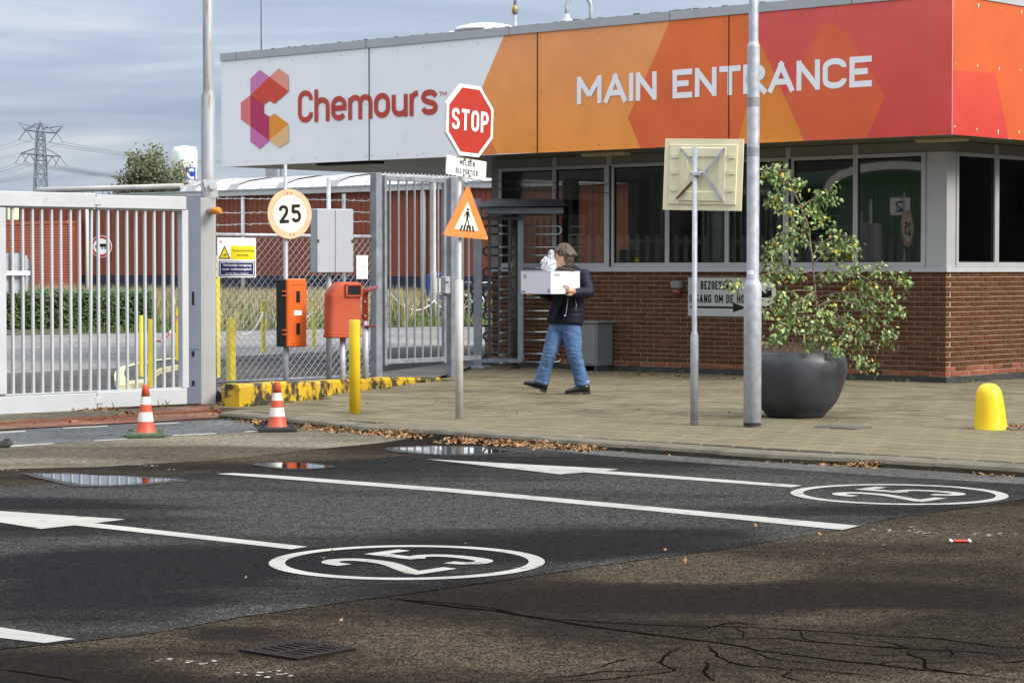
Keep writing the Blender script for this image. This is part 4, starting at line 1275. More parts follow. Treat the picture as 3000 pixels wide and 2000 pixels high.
fields = [  # (material, polygon in fascia coordinates)
 (1, [FP(1478.5, 100), FP(1369, 360), FP(1409, 452), FP(1900, 440), FP(1990, 50)]),
 (6, [FP(1372, 366), FP(1420, 366), FP(1457, 452), FP(1409, 454)]),
 (2, [FP(1966, 55), FP(1840, 346), FP(1880, 440), FP(2250, 424), FP(2250, 30)]),
 (3, [FP(2195, 60), FP(2200, 60), FP(2362, 420), FP(2160, 428), FP(2192, 300)]),
 (4, [FP(2192, 25), FP(2198, 60), FP(2360, 416), FP(2800, 398), FP(2800, -20)]),
 (5, [FP(2482, 96), FP(2594, 282), FP(2540, 406), FP(2358, 412), FP(2300, 285), FP(2420, 60)]),
]
seam_px = [649, 1082, 1575, 2136, 2789]
seams = [FP(p, 250)[0] for p in seam_px]; seams[0] = LXE; seams[-1] = OR_
for i in range(4):
    a, b = seams[i] + (0.0 if i == 0 else 0.004), seams[i + 1] - (0.0 if i == 3 else 0.004)
    mb = MB()
    mb.bbox(a, b, -OL_, -OL_ + 0.018, ZB, ZT, 0)
    for k, (mi, poly) in enumerate(fields):
        q = [tuple(p) for p in poly]
        q = clip(q, 0, a + 0.0005, True) if q else q
        q = clip(q, 0, b - 0.0005, False) if q else q
        q = clip(q, 1, ZB + 0.0005, True) if q else q
        q = clip(q, 1, ZT - 0.0005, False) if q else q
        if len(q) > 2:
            mb.poly([Vector((x, -OL_ - 0.0012 * (k + 1), z)) for x, z in q], mi)
    o = mb.build('fascia_panel', PM, gh)
    # fixing screws
    sc = MB()
    nscr = 7
    for r_ in range(3):
        for k in range(nscr):
            if r_ == 1 and 0 < k < nscr - 1: continue
            x = a + 0.06 + (b - a - 0.12) * k / (nscr - 1); z = ZB + 0.07 + (ZT - ZB - 0.14) * r_ / 2
            sc.lathe([(0.008, 0), (0.006, 0.003)], 6, (0, 0, 0))
            for vi in range(len(sc.v) - 12, len(sc.v)):
                vx, vy, vz = sc.v[vi]; sc.v[vi] = (x + vx, -OL_ - 0.008 - vz, z + vy)
    sc.build('screw', M['util'], o)
sm_ = MB()
for x in seams[1:4]:
    sm_.bbox(x - 0.0038, x + 0.0038, -OL_ - 0.0125, -OL_ + 0.02, ZB, ZT)
sm_.build('panel_joint', M['black'], gh)
# right-hand fascia
def FR(px, py):
    p = toL(hit(px, py, BL(OR_, 0), bx)); return (p.y, p.z)
rp = MB(); rp.bbox(OR_ - 0.018, OR_ - 0.0005, -OL_ + 0.0005, XR + 0.6, ZB, ZT, 0)
def rpoly(px, k, mi):
    q = [FR(x, y) for x, y in px]
    for ax, v, g in ((0, -OL_ + 0.004, True), (0, XR + 0.55, False), (1, ZB + 0.0005, True), (1, ZT - 0.0005, False)):
        q = clip(q, ax, v, g)
    rp.poly([Vector((OR_ + 0.0012 * k, y, z)) for y, z in q], mi)
rpoly([(2785, -60), (3300, 60), (3300, 460), (2785, 380)], 1, 8)
rpoly([(2785, 205), (2915, 215), (2958, 420), (2785, 400)], 2, 7)
rpo = rp.build('fascia_panel', PM, gh)
sc = MB()
rr_ = random.Random(2)
for px, py in ((2866, 15), (2930, 24), (2992, 33), (2863, 192), (2927, 200), (2989, 205), (2861, 378), (2924, 384), (2985, 386), (2797, 370), (2799, 186)):
    y, z = FR(px, py)
    w = rr_.uniform(0.012, 0.03); h = rr_.uniform(0.012, 0.05)
    sc.poly([Vector((OR_ + 0.004, y - w / 2, z + h * .3)), Vector((OR_ + 0.004, y + w / 2, z + h * .25)), Vector((OR_ + 0.004, y + w * .1, z - h))])
sc.build('paint_chip', M['white'], rpo)
# lettering
ff = lambda x, z, d: Vector((x, -OL_ - d, z))
lt = MB()
x0, z0 = FP(1691.5, 307); x1, _ = FP(2555, 256); _, z1 = FP(1691.5, 226)
lettering(lt, 'MAIN ENTRANCE', x0, x1, z0, z1, (z1 - z0) * 0.20, ff, 0.009, gap=(z1 - z0) * 0.115, space=0.30)
lt.build('lettering', M['white_clean'], gh)
ct = MB()
x0, zc = FP(874, 361); x1, _ = FP(1283, 340); _, zt = FP(936, 262)
zb_ = FP(936, 357)[1]
lettering(ct, 'Chemours', x0, x1, zb_ - 0.0, zt, (zt - zb_) * 0.165, ff, 0.009, gap=(zt - zb_) * 0.075)
ct.build('lettering', mat('red print', (0.52, 0.06, 0.035), 0.42, 0, 0.03), gh)
ct = MB(); xa, za = FP(1287, 282); xb, zb2 = FP(1309, 268)
lettering(ct, 'TM', xa, xb, za, zb2, (zb2 - za) * 0.17, ff, 0.009)
ct.build('trade_mark', MATS['red print'], gh)
Lg = lambda pts: [FP(630 + x / 2.868, 100 + y / 2.868) for x, y in pts]
logo = [((200, 120, 172), [(380, 300), (460, 360), (300, 515), (300, 375)]), ((226, 148, 130), [(540, 290), (622, 350), (622, 482), (460, 360)]),
        ((205, 72, 48), [(460, 360), (622, 482), (503, 585), (460, 560), (415, 590), (300, 515)]), ((218, 118, 116), [(300, 515), (300, 775), (220, 718), (220, 578)]),
        ((180, 48, 92), [(300, 515), (415, 590), (415, 665), (460, 695), (460, 895), (300, 775)]), ((200, 112, 166), [(300, 775), (460, 895), (380, 965), (300, 905)]),
        ((226, 145, 42), [(460, 695), (503, 668), (622, 757), (460, 895)]), ((228, 184, 128), [(622, 757), (622, 905), (545, 957), (460, 895)])]
lg = MB(); lms = []
for k, (rgb, pts) in enumerate(logo):
    lms.append(flat('logo print %d' % k, tuple(min(255, int(c * 1.04)) for c in rgb), 0.42, 0.02))
    lg.poly([Vector((x, -OL_ - 0.009, z)) for x, z in Lg(pts)], k)
lg.build('logo', lms, gh)
# moss and lumps of grit on the roof edge
ms = MB(); rr_ = random.Random(8)
for k in range(70):
    x = rr_.uniform(LXE + 0.3, OR_ - 0.1) if k > 25 else rr_.choice([LXE + 1.6, LXE + 3.1, -1.2, -3.2, -3.0]) + rr_.uniform(-0.35, 0.35)
    s = rr_.uniform(0.012, 0.035)
    ms.chamfer((x, -OL_ + rr_.uniform(0.0, 0.05), ZT + 0.115 + s * 0.2), (s * rr_.uniform(1, 3), s, s * 0.7), s * 0.2, rz=rr_.random())
stuff(ms.build('moss', mat('roof moss', (0.08, 0.075, 0.05), 0.95, 0, 0.4, 30), gh))

# ------------------------------------------------------------------ things on the gatehouse roof and wall
def on_roof(px, back, z0=None):
    p = toL(hit(px, 60, BL(0, 0) + by * back, by)); return BL(p.x, back, 0)
p = on_roof(765, 3.0)
t = thing('whip_antenna', 'thin black whip antenna standing above the white end of the roof', 'antenna', (p.x, p.y, ZT - 0.02))
MB().tube([(0, 0, 0), (0, 0, 1.5), (0, 0, 3.2)], [0.012, 0.009, 0.004], 6).build('rod', M['steel_dark'], t)
MB().lathe([(0.05, 0), (0.05, 0.06), (0.02, 0.1)], 10).build('base', M['steel_dark'], t)
p = on_roof(1509, 4.0)
t = thing('roof_mast', 'slim grey mast with brass coloured joint on the roof left of the curved lamp', 'mast', (p.x, p.y, ZT - 0.02))
zq = at(1509, 40, p.y).z - ZT
MB().tube([(0, 0, 0), (0, 0, zq)], 0.03, 8).build('pole', M['galv'], t)
MB().lathe([(0.03, zq), (0.05, zq + 0.03), (0.055, zq + 0.1), (0.03, zq + 0.16)], 10).build('coupling', mat('brass', (0.35, 0.27, 0.12), 0.5, 0.4), t)
MB().tube([(0, 0, zq + 0.15), (0, 0, zq + 0.35), (0, 0, zq + 1.1)], [0.032, 0.015, 0.008], 8).build('rod', M['galv'], t)
p = on_roof(1731, 5.0)
t = thing('curved_lamp', 'grey swan neck lamp with bell shade reaching over the roof edge', 'lamp', (p.x, p.y, ZT - 0.02))
q = (at(1660, 30, p.y) - at(1731, 30, p.y)).x
zc = at(1731, 20, p.y).z - ZT
path = [(0, 0, 0), (0, 0, zc)] + [(q / 2 - q / 2 * math.cos(R(a)), 0, zc + abs(q) / 2 * 1.15 * math.sin(R(a))) for a in range(15, 180, 15)] + [(q, 0, zc)]
zl = at(1660, 48, p.y).z - ZT
MB().tube(path + [(q, 0, zl)], 0.035, 10).build('pole', M['galv'], t)
zs = at(1660, 72, p.y).z - ZT
MB().lathe([(0.04, zl + 0.06), (0.06, zl), (0.12, (zl + zs) / 2), (0.17, zs), (0.15, zs - 0.01)], 20, (q, 0, 0)).build('shade', M['galv'], t)
p = on_roof(1425, 4.5)
t = thing('roof_dome', 'low white domed roof light on the gatehouse roof', 'roof light', (p.x, p.y, ZT - 0.02), -AL)
hgt = at(1425, 78, p.y).z - ZT
mb = MB(); mb.chamfer((0, 0, hgt / 2 - 0.06), (1.0, 0.9, hgt), 0.03); mb.build('upstand', M['white'], t)
mb = MB(); mb.lathe([(0.56, hgt - 0.06), (0.5, hgt), (0.3, hgt + 0.05), (0.0, hgt + 0.07)], 20); mb.build('dome', M['white_clean'], t)

# visitor sign on the brick wall
def wall_thing(name, label, cat, px, py, off):
    h = hitL(px, py); q = BL(h.x, -off, 0)
    return thing(name, label, cat, (q.x, q.y, h.z), -AL)
a = hitL(2018, 870); b = hitL(2214, 870)
t = wall_thing('visitor_sign', 'grey BEZOEKERS INGANG OM DE HOEK sign with arrow on the brick wall', 'sign', 2018, 925, 0.004)
w = b.x - a.x; h = hitL(2018, 813).z - hitL(2018, 925).z
mb = MB(); mb.prism(fan_box(0, w, 0, h), 0, 0.012, front); mb.build('plate', mat('pale grey sign plate', (0.42, 0.42, 0.39), 0.5, 0, 0.05, 4), t)
mb = MB()
u = lambda px: hitL(px, 870).x - a.x
zz = lambda py: hitL(2060, py).z - hitL(2018, 925).z
lettering(mb, 'BEZOEKERS', u(2055), u(2149), h - (847 - 813) / 112 * h, h - (823 - 813) / 112 * h, 0.018, front, 0.015, gap=0.014)
lettering(mb, 'INGANG OM DE HOEK', u(2022), u(2208), h - (886 - 813) / 112 * h, h - (862 - 813) / 112 * h, 0.018, front, 0.015, gap=0.014, space=0.34)
mb.prism(fan_box(u(2024), u(2150), 0.105, 0.132), 0.0121, 0.0135, front)
mb.prism([(u(2149.5), 0.055), (u(2188), 0.12), (u(2149.5), 0.185)], 0.0121, 0.0138, front)
mb.build('lettering', M['black'], t)
mb = MB()
for cx, cz in ((0.015, 0.02), (0.015, h - 0.02), (w - 0.015, 0.02), (w - 0.015, h - 0.02)): mb.prism(circle(cx, cz, 0.008, 8), 0.0121, 0.018, front)
mb.build('screw', M['galv'], t)
t = wall_thing('round_sign', 'round white mandatory style plate with black symbol half hidden by the birch', 'sign', 2243, 858, 0.004)
rd = (hitL(2275, 858).x - hitL(2211, 858).x) / 2
mb = MB(); mb.prism(circle(0, 0, rd, 32), 0, 0.01, front); mb.build('plate', M['sign_white'], t)
mb = MB(); mb.prism([(-rd * .75, -rd * .35), (rd * .35, -rd * .35), (rd * .62, -rd * .3), (rd * .62, rd * .22), (rd * .3, rd * .2), (rd * .05, -rd * .05), (-rd * .2, rd * .15), (-rd * .75, rd * .12)], 0.0101, 0.012, front)
mb.prism(fan_box(rd * .15, rd * .6, rd * .30, rd * .38), 0.0101, 0.012, front)
mb.build('symbol', M['black'], t)
t = wall_thing('wall_beacon', 'small grey wall box with red lens left of the visitor sign', 'alarm beacon', 1990, 842, 0.004)
mb = MB(); mb.chamfer((0.01, -0.06, 0.03), (0.15, 0.12, 0.11), 0.025); mb.build('housing', M['util'], t)
mb = MB(); mb.lathe([(0.05, -0.09), (0.065, -0.07), (0.065, -0.028)], 14, (0, -0.055, 0)); mb.build('lens', mat('dull red lens', (0.22, 0.04, 0.02), 0.35), t)
mb = MB(); mb.chamfer((-0.10, -0.02, 0.06), (0.04, 0.03, 0.02), 0.004); mb.build('cable_stub', M['white'], t)
# utility box at the wall foot
h1 = hitL(1740, 1060)
u0 = toL(hit(1738, 1000, BL(0, -.2), by))
t = thing('utility_box', 'grey metal utility cabinet against the brick wall behind the walker', 'cabinet', BL(u0.x, -0.2, 0), -AL)
mb = MB(); mb.chamfer((0, 0, 0.36), (0.42, 0.34, 0.58), 0.008); mb.build('body', M['util'], t)
mb = MB(); mb.chamfer((0, 0, 0.665), (0.47, 0.38, 0.028), 0.006); mb.build('lid', M['util'], t)
mb = MB()
for x in (-0.17, 0.17): mb.bbox(x - 0.025, x + 0.025, -0.15, 0.15, -0.01, 0.07)
mb.build('foot', M['steel_dark'], t)
mb = MB(); mb.chamfer((0.0, -0.175, 0.36), (0.36, 0.008, 0.52), 0.003); mb.build('door', M['util'], t)
mb = MB(); mb.chamfer((-0.13, -0.184, 0.38), (0.02, 0.012, 0.07), 0.003); mb.build('handle', M['steel_dark'], t)

# ================================================================== POSTS AND SIGNS ON THE PAVEMENT
def post(t, prof, m='galv', n=16, name='pole'):
    return MB().lathe(prof, n).build(name, M[m], t)
# lamp post on the right
p = gnd(2204, 1250); Zl = p.y; k = Zl / F
t = thing('lamp_post', 'thick pale galvanised lamp post beside the round planter', 'lamp post', p)
r0, r1, r2 = 26 * k, 18.2 * k, 14 * k
z1 = at(2204, 838, Zl).z; z1b = at(2204, 822, Zl).z; z2 = at(2204, 140, Zl).z; z2b = at(2204, 128, Zl).z
post(t, [(r0 * .98, 0), (r0 * .98, .035), (r0, .036), (r0, z1), (r0 * .93, z1 + (z1b - z1) * .5), (r1 * 1.06, z1b), (r1, z1b + .012), (r1, z2), (r1 * .94, z2 + .03), (r2 * 1.05, z2b), (r2, z2b + .02), (r2 * .85, 7.0)], n=28)
MB().tube([(0, 0, 6.95), (0.1, -0.02, 7.25), (0.6, -0.1, 7.4), (1.3, -0.2, 7.45)], 0.03, 10).build('bracket', M['galv'], t)
mb = MB(); mb.chamfer((1.5, -0.23, 7.42), (0.6, 0.22, 0.12), 0.04); mb.build('lamp_head', M['galv_dark'], t)
MB().lathe([(r0 * 1.012, .012), (r0 * 1.012, .04)], 28, cap=False).build('foot_band', M['rubber'], t)
for py, hh in ((300, 14), (445, 13)):
    z = at(2204, py, Zl).z
    MB().lathe([(r1 * 1.006, z - hh * k), (r1 * 1.006, z + hh * k)], 28, cap=False).build('tape_mark', mat('old tape residue', (0.25, 0.26, 0.28), 0.7, 0, 0.35, 60), t)
zst = at(2204, 798, Zl).z
mb = MB(); n = 6
for i in range(n):
    a0, a1 = R(-150 + 62 * i / n), R(-150 + 62 * (i + 1) / n)
    mb.poly([Vector((r1 * 1.01 * math.cos(aa), r1 * 1.01 * math.sin(aa), zst + dz)) for aa, dz in ((a0, -6 * k), (a1, -6 * k), (a1, 6 * k), (a0, 6 * k))])
mb.build('sticker', M['white_clean'], t)

# square sign seen from behind
p = gnd(2034, 1245); Zs = p.y; k = Zs / F
t = thing('square_road_sign', 'cream back of a square sign on its slim grey post', 'road sign', p)
r0, r1 = 11.8 * k, 7.6 * k
za = at(2034, 985, Zs).z; zb = at(2034, 972, Zs).z; ztop = at(2034, 432, Zs).z
post(t, [(r0, 0), (r0, za), (r1 * 1.1, zb), (r1, zb + .01), (r1, ztop)], n=16)
sg = thing('tmp', '', '', (0, 0, 0)); 
# plate frame: the back faces the camera; slightly turned so that the right edge is nearer
cx_px = 2062; cz = at(cx_px, 511, Zs).z
yaw = R(-18); roll = R(1.3)
Wd, Hd = 0.62 * F / 7300 * 1.245, 0.685 * F / 7300
off = at(cx_px, 511, Zs) - Vector((p.x, p.y, 0))
MX = Matrix.Translation(Vector((off.x, 0.075, cz))) @ Matrix.Rotation(yaw, 4, 'Z') @ Matrix.Rotation(R(-3), 4, 'X') @ Matrix.Rotation(roll, 4, 'Y')
bpy.data.objects.remove(sg)
bk = lambda x, z, d: MX @ Vector((x, -d, z))
def ring_steps(mb, levels, fr):
    """stepped tray: nested rectangles (half w, half h, depth)"""
    prev = None
    for (a, b2, d) in levels:
        cur = [fr(-a, -b2, d), fr(a, -b2, d), fr(a, b2, d), fr(-a, b2, d)]
        if prev is not None:
            o = len(mb.v); mb.add(prev + cur, [(i, (i + 1) % 4, 4 + (i + 1) % 4, 4 + i) for i in range(4)])
        prev = cur
    mb.add(prev, [(0, 1, 2, 3)])
a, b2 = Wd / 2, Hd / 2
mb = MB()
mb.add([bk(-a, -b2, -.012), bk(a, -b2, -.012), bk(a, b2, -.012), bk(-a, b2, -.012)], [(3, 2, 1, 0)])
ring_steps(mb, [(a, b2, -.012), (a, b2, .004), (a * .995, b2 * .995, .006), (a * .86, b2 * .84, .006), (a * .845, b2 * .825, .020), (a * .58, b2 * .76, .020), (a * .56, b2 * .73, .032), (a * .40, b2 * .50, .032), (a * .38, b2 * .46, .020), (a * .30, b2 * .36, .018)], bk)
plate = mb.build('sign_plate', M['cream'], t)
mb = MB()
for sx_ in (-1, 1):
    for zz_ in (-.46, 0.02, .47):
        mb.prism([(sx_ * a * .80, zz_ * b2 - .005), (sx_ * a * .63, zz_ * b2 - .005), (sx_ * a * .63, zz_ * b2 + .028), (sx_ * a * .80, zz_ * b2 + .028)], .019, .030, bk)
mb.build('rib', M['cream'], plate)
mb = MB(); mb.prism(fan_box(-a * .96, a * .96, -b2 * .96, b2 * .96), -.0125, -.0135, bk); mb.build('sign_face', M['logo_blue'], t)
def strap(mb, x0, z0, x1, z1, wd=0.011, d0=.05, d1=.058):
    dv = Vector((x1 - x0, z1 - z0)); L_ = dv.length; dv.normalize(); nv = Vector((-dv.y, dv.x)) * wd
    mb.prism([(x0 - nv.x, z0 - nv.y), (x1 - nv.x, z1 - nv.y), (x1 + nv.x, z1 + nv.y), (x0 + nv.x, z0 + nv.y)], d0, d1, bk)
for (sx_, sz_, m) in ((-.56, .70, 'galv'), (.56, .73, 'galv'), (.52, -.70, 'galv'), (-.62, -.70, 'rust')):
    mb = MB(); strap(mb, a * .02 + sx_ * .08 * a, b2 * .02 + .0, sx_ * a, sz_ * b2); mb.prism(circle(sx_ * a * .97, sz_ * b2 * .97, .008, 8), .0581, .064, bk)
    mb.build('strut', M[m], t)
zc = cz + 0.005
mb = MB()
mb.chamfer((0.02, -r1 - 0.008, zc), (0.135, 0.012, 0.034), 0.003)
mb.chamfer((0.045, -r1 + 0.03, zc - 0.006), (0.05, 0.075, 0.05), 0.004)
mb.build('clamp', M['galv'], t)
mb = MB()
for x in (-0.035, 0.062): mb.prism(circle(x, zc, .006, 8), r1 + .014, r1 + .024, front)
mb.build('bolt', M['steel_dark'], t)

# plates for facing signs
def sign_frame(t, px, py, Y, base, yaw, roll=0.0, tilt=0.0, dy=-0.05):
    """matrix local to thing t (located at base) for a sign plate centred at pixel px,py"""
    c = at(px, py, Y) - Vector(base)
    m = Matrix.Translation(c) @ Matrix.Rotation(yaw, 4, 'Z') @ Matrix.Rotation(roll, 4, 'Y') @ Matrix.Rotation(tilt, 4, 'X')
    return lambda x, z, d: m @ Vector((x, -d, z))
def ngon(n, r, rot=0.0, sx=1.0):
    return [(r * math.cos(2 * PI * (i + .5) / n + rot) * sx, r * math.sin(2 * PI * (i + .5) / n + rot)) for i in range(n)]
def rounded(pts, r, n=5):
    out = []
    N = len(pts)
    for i in range(N):
        a = Vector(pts[i - 1]); b = Vector(pts[i]); c = Vector(pts[(i + 1) % N])
        u_ = (a - b).normalized(); v_ = (c - b).normalized()
        ang = u_.angle(v_); d = r / math.tan(ang / 2)
        s, e_ = b + u_ * d, b + v_ * d
        for k in range(n + 1):
            t_ = k / n
            out.append(tuple((s * (1 - t_) ** 2 + b * 2 * t_ * (1 - t_) + e_ * t_ ** 2)))
    return out

p = gnd(1345.5, 1227); Z3 = p.y; k = Z3 / F
stp = thing('stop_sign_post', 'stop sign, MELDEN BIJ PORTIER plate and orange triangle on one grey pole', 'road sign', p)
r0, r1 = 11.6 * k, 6.7 * k
z1 = at(1345, 822, Z3).z; zt_ = at(1345, 330, Z3).z
post(stp, [(r0, 0), (r0, z1), (r1 * 1.15, z1 + .006), (r1, z1 + .012), (r1, zt_)], m='pale')
YW = R(50)
fr = sign_frame(stp, 1363.5, 354.6, Z3, p, YW, R(2.2), 0, 0)
r8 = 103.5 * k / math.cos(PI / 8) * 1.0
mb = MB(); mb.prism(ngon(8, r8), 0.030, 0.058, fr); st_pl = mb.build('stop_plate', M['white'], stp)
mb = MB(); mb.prism(ngon(8, r8 * .90), 0.0581, 0.0592, fr); mb.build('red_field', M['red_sign'], st_pl)
mb = MB(); lettering(mb, 'STOP', -r8 * .73, r8 * .73, -r8 * .27, r8 * .28, r8 * .095, fr, 0.0612, gap=r8 * .075); mb.build('lettering', M['white'], st_pl)
mb = MB(); mb.chamfer((0.0, 0.0, at(1345, 355, Z3).z), (0.05, 0.06, 0.04), 0.004); mb.build('clamp', M['galv'], stp)
fr = sign_frame(stp, 1357, 492, Z3, p, YW, R(4.5), 0)
wm, hm = 113 * k / math.cos(YW), 55 * k
mb = MB(); mb.prism(rounded(fan_box(-wm / 2, wm / 2, -hm / 2, hm / 2), .012), 0.03, 0.042, fr); mp_ = mb.build('text_plate', M['white'], stp)
mb = MB()
lettering(mb, 'MELDEN', -wm * .17, wm * .20, hm * .10, hm * .38, .0085, fr, .0425, gap=.0085)
lettering(mb, 'BIJ PORTIER', -wm * .27, wm * .29, -hm * .36, -hm * .08, .0085, fr, .0425, gap=.0085, space=.32)
mb.build('lettering', M['black'], mp_)
mb = MB()
for x in (-.065, .085):
    for z in (.42, -.42): mb.prism(circle(x * wm, z * hm, .011, 8), .0421, .048, fr)
mb.build('bolt', M['rust'], mp_)
fr = sign_frame(stp, 1358, 645, Z3, p, R(43), R(3.4), 0)
s3 = 0.605 * F / 7300
tri = [(-s3 / 2, -s3 * .289), (s3 / 2, -s3 * .289), (0, s3 * .577)]
mb = MB(); mb.prism(rounded(tri, .018), 0.03, 0.048, fr); tp_ = mb.build('triangle_plate', M['orange_faded'], stp)
mb = MB(); mb.prism([(x * .54, z * .54 - .004) for x, z in tri], 0.0481, 0.049, fr); mb.build('white_field', M['sign_white'], tp_)
mb = MB(); g = s3 / 0.6
def pt(pts, d=.0495): mb.prism([(x * g, z * g) for x, z in pts], .0491, d, fr)
pt(circle(0.005, .105, .014, 12))
pt([(-.012, .086), (.016, .086), (.020, .045), (.013, .005), (-.010, .005), (-.014, .045)])
pt([(-.012, .084), (-.034, .050), (-.046, .030), (-.040, .026), (-.027, .044), (-.012, .066)], .0497)
pt([(.016, .084), (.030, .055), (.036, .030), (.030, .028), (.022, .050), (.014, .066)], .0497)
pt([(-.010, .008), (.003, .008), (-.022, -.085), (-.040, -.085)], .0499)
pt([(.001, .008), (.013, .008), (.044, -.085), (.028, -.085)], .0501)
for i in range(5):
    x = -.092 + i * .043; sh = (i - 2) * -.010
    pt([(x, -.110), (x + .024, -.110), (x + .024 + sh, -.052), (x + .004 + sh, -.052)], .0495 + .0003)
mb.build('pictogram', M['black'], tp_)

# yellow steel bollard
p = gnd(1039.5, 1209); k = p.y / F
t = thing('bollard', 'tall slim yellow bollard standing in front of the red litter bin', 'bollard', p)
hb = at(1039, 936, p.y).z; rb_ = 16.4 * k
MB().lathe([(rb_, -.02), (rb_, hb - .012), (rb_ * .93, hb - .003), (0, hb)], 20).build('tube', M['yellow'], t)
# yellow concrete cone bollard on the right
p = gnd(2903, 1256); k = p.y / F
t = thing('dome_bollard', 'stubby yellow dome topped bollard at the right of the pavement', 'bollard', p)
hb = at(2895, 1122, p.y).z
prof = [(49 * k, -.01), (48 * k, .0), (44 * k, hb * .35), (39 * k, hb * .70), (36 * k, hb * .82), (29 * k, hb * .92), (18 * k, hb * .98), (0, hb)]
mb = MB(); mb.lathe(prof, 28)
mb.v = [(x - z * 0.055, y, z) for x, y, z in mb.v]
mb.build('body', mat('clean yellow paint', (0.82, 0.56, 0.008), 0.45, 0, 0.07, 5, 0.05, 30, dirt=((0.45, 0.30, 0.03), 9, 0.63, 0.06)), t)

# traffic cones
def cone(px, py, hpx, label, base_m, tone=1.0):
    p = gnd(px, py, ZR); k = p.y / F
    t = thing('traffic_cone', label, 'traffic cone', p, R(8), 'traffic cones on the road')
    mb = MB(); mb.chamfer((0, 0, .022), (.37 * F / 7300, .36 * F / 7300, .044), .012)
    for sx_ in (-1, 1):
        for sy_ in (-1, 1): mb.chamfer((sx_ * .13, sy_ * .13, .05), (.05, .05, .016), .005)
    mb.build('base', base_m, t)
    H = hpx * k - .03; rb0, rt0 = 28 * k, 8.5 * k
    cuts = [0, .245, .43, .63, .785, 1.0] 
    cuts = [0, .24, .44, .60, .77, 1.0]
    for i in range(5):
        a, b = cuts[i], cuts[i + 1]
        ra, rb2 = rb0 + (rt0 - rb0) * a, rb0 + (rt0 - rb0) * b
        prof = [(ra, .04 + a * H), (rb2, .04 + b * H)]
        if i == 4: prof += [(rt0 * .9, .04 + H + .006), (rt0 * .6, .04 + H + .006), (rt0 * .55, .03 + H)]
        if i == 0: prof = [(ra * 1.12, .038), (ra * 1.02, .05)] + prof[1:]
        MB().lathe(prof, 24, cap=(i == 4)).build('band', M['cone_white'] if i % 2 else M['cone_red'], t)
    return t
cone(427, 1280, 148, 'orange and white traffic cone on a mossy green base before the gate', M['cone_green'])
cone(812, 1263, 140, 'orange and white traffic cone on a dark grey base near the kerb tip', M['rubber'])
cone(-30, 1309, 148, 'traffic cone at the left picture edge with only its grey base showing', M['rubber'])

# planter with young birch
pb = gnd(2332, 1226); k = pb.y / F
cp = Vector((at(2331, 1200, pb.y + .25).x, pb.y + .27, 0)); k = cp.y / F
hp = at(2331, 1034, cp.y - .4).z
rm_ = 151 * k
pot = thing('planter', 'big round charcoal stoneware planter on the pavement', 'planter', cp)
prof = [(rm_ * .50, 0.0), (rm_ * .56, .012), (rm_ * .62, .05), (rm_ * .78, hp * .22), (rm_ * .91, hp * .44), (rm_ * .985, hp * .66), (rm_ * 1.0, hp * .76), (rm_ * .985, hp * .87), (rm_ * .93, hp * .955), (rm_ * .875, hp), (rm_ * .80, hp - .005), (rm_ * .80, hp - .07)]
MB().lathe(cr_([(r_, z, 0) for r_, z in prof], 3) and [(q.x, q.y) for q in cr_([(r_, z, 0) for r_, z in prof], 3)], 48, cap=False).build('bowl', M['pot'], pot)
mb = MB(); mb.lathe([(rm_ * .81, hp - .05), (rm_ * .5, hp - .03), (0, hp - .015)], 32, cap=False); mb.build('soil', M['soil'], pot)
dg = MB(); rr_ = random.Random(4)
for i in range(420):
    a, r_ = rr_.uniform(0, 2 * PI), rm_ * .74 * math.sqrt(rr_.random())
    x, y = r_ * math.cos(a), r_ * math.sin(a)
    if x < -.1 * rm_ and rr_.random() < .3: continue
    hh = rr_.uniform(.03, .17); lx, ly = rr_.uniform(-.05, .05), rr_.uniform(-.05, .05)
    w = .0022
    z0 = hp - .045
    dg.add([(x - w, y, z0), (x + w, y, z0), (x + lx * .5 + w, y + ly * .5, z0 + hh * .6), (x + lx * .5 - w, y + ly * .5, z0 + hh * .6), (x + lx, y + ly, z0 + hh)], [(0, 1, 2, 3), (3, 2, 4)])
g = stuff(dg.build('dry_stalks', mat('dry brown stalk', (0.20, 0.13, 0.09), 0.8, 0, 0.3, 3, rnd=0.4)))
g.location = cp; g['label'] = 'dry brown stalks of dead ground plants in the planter'

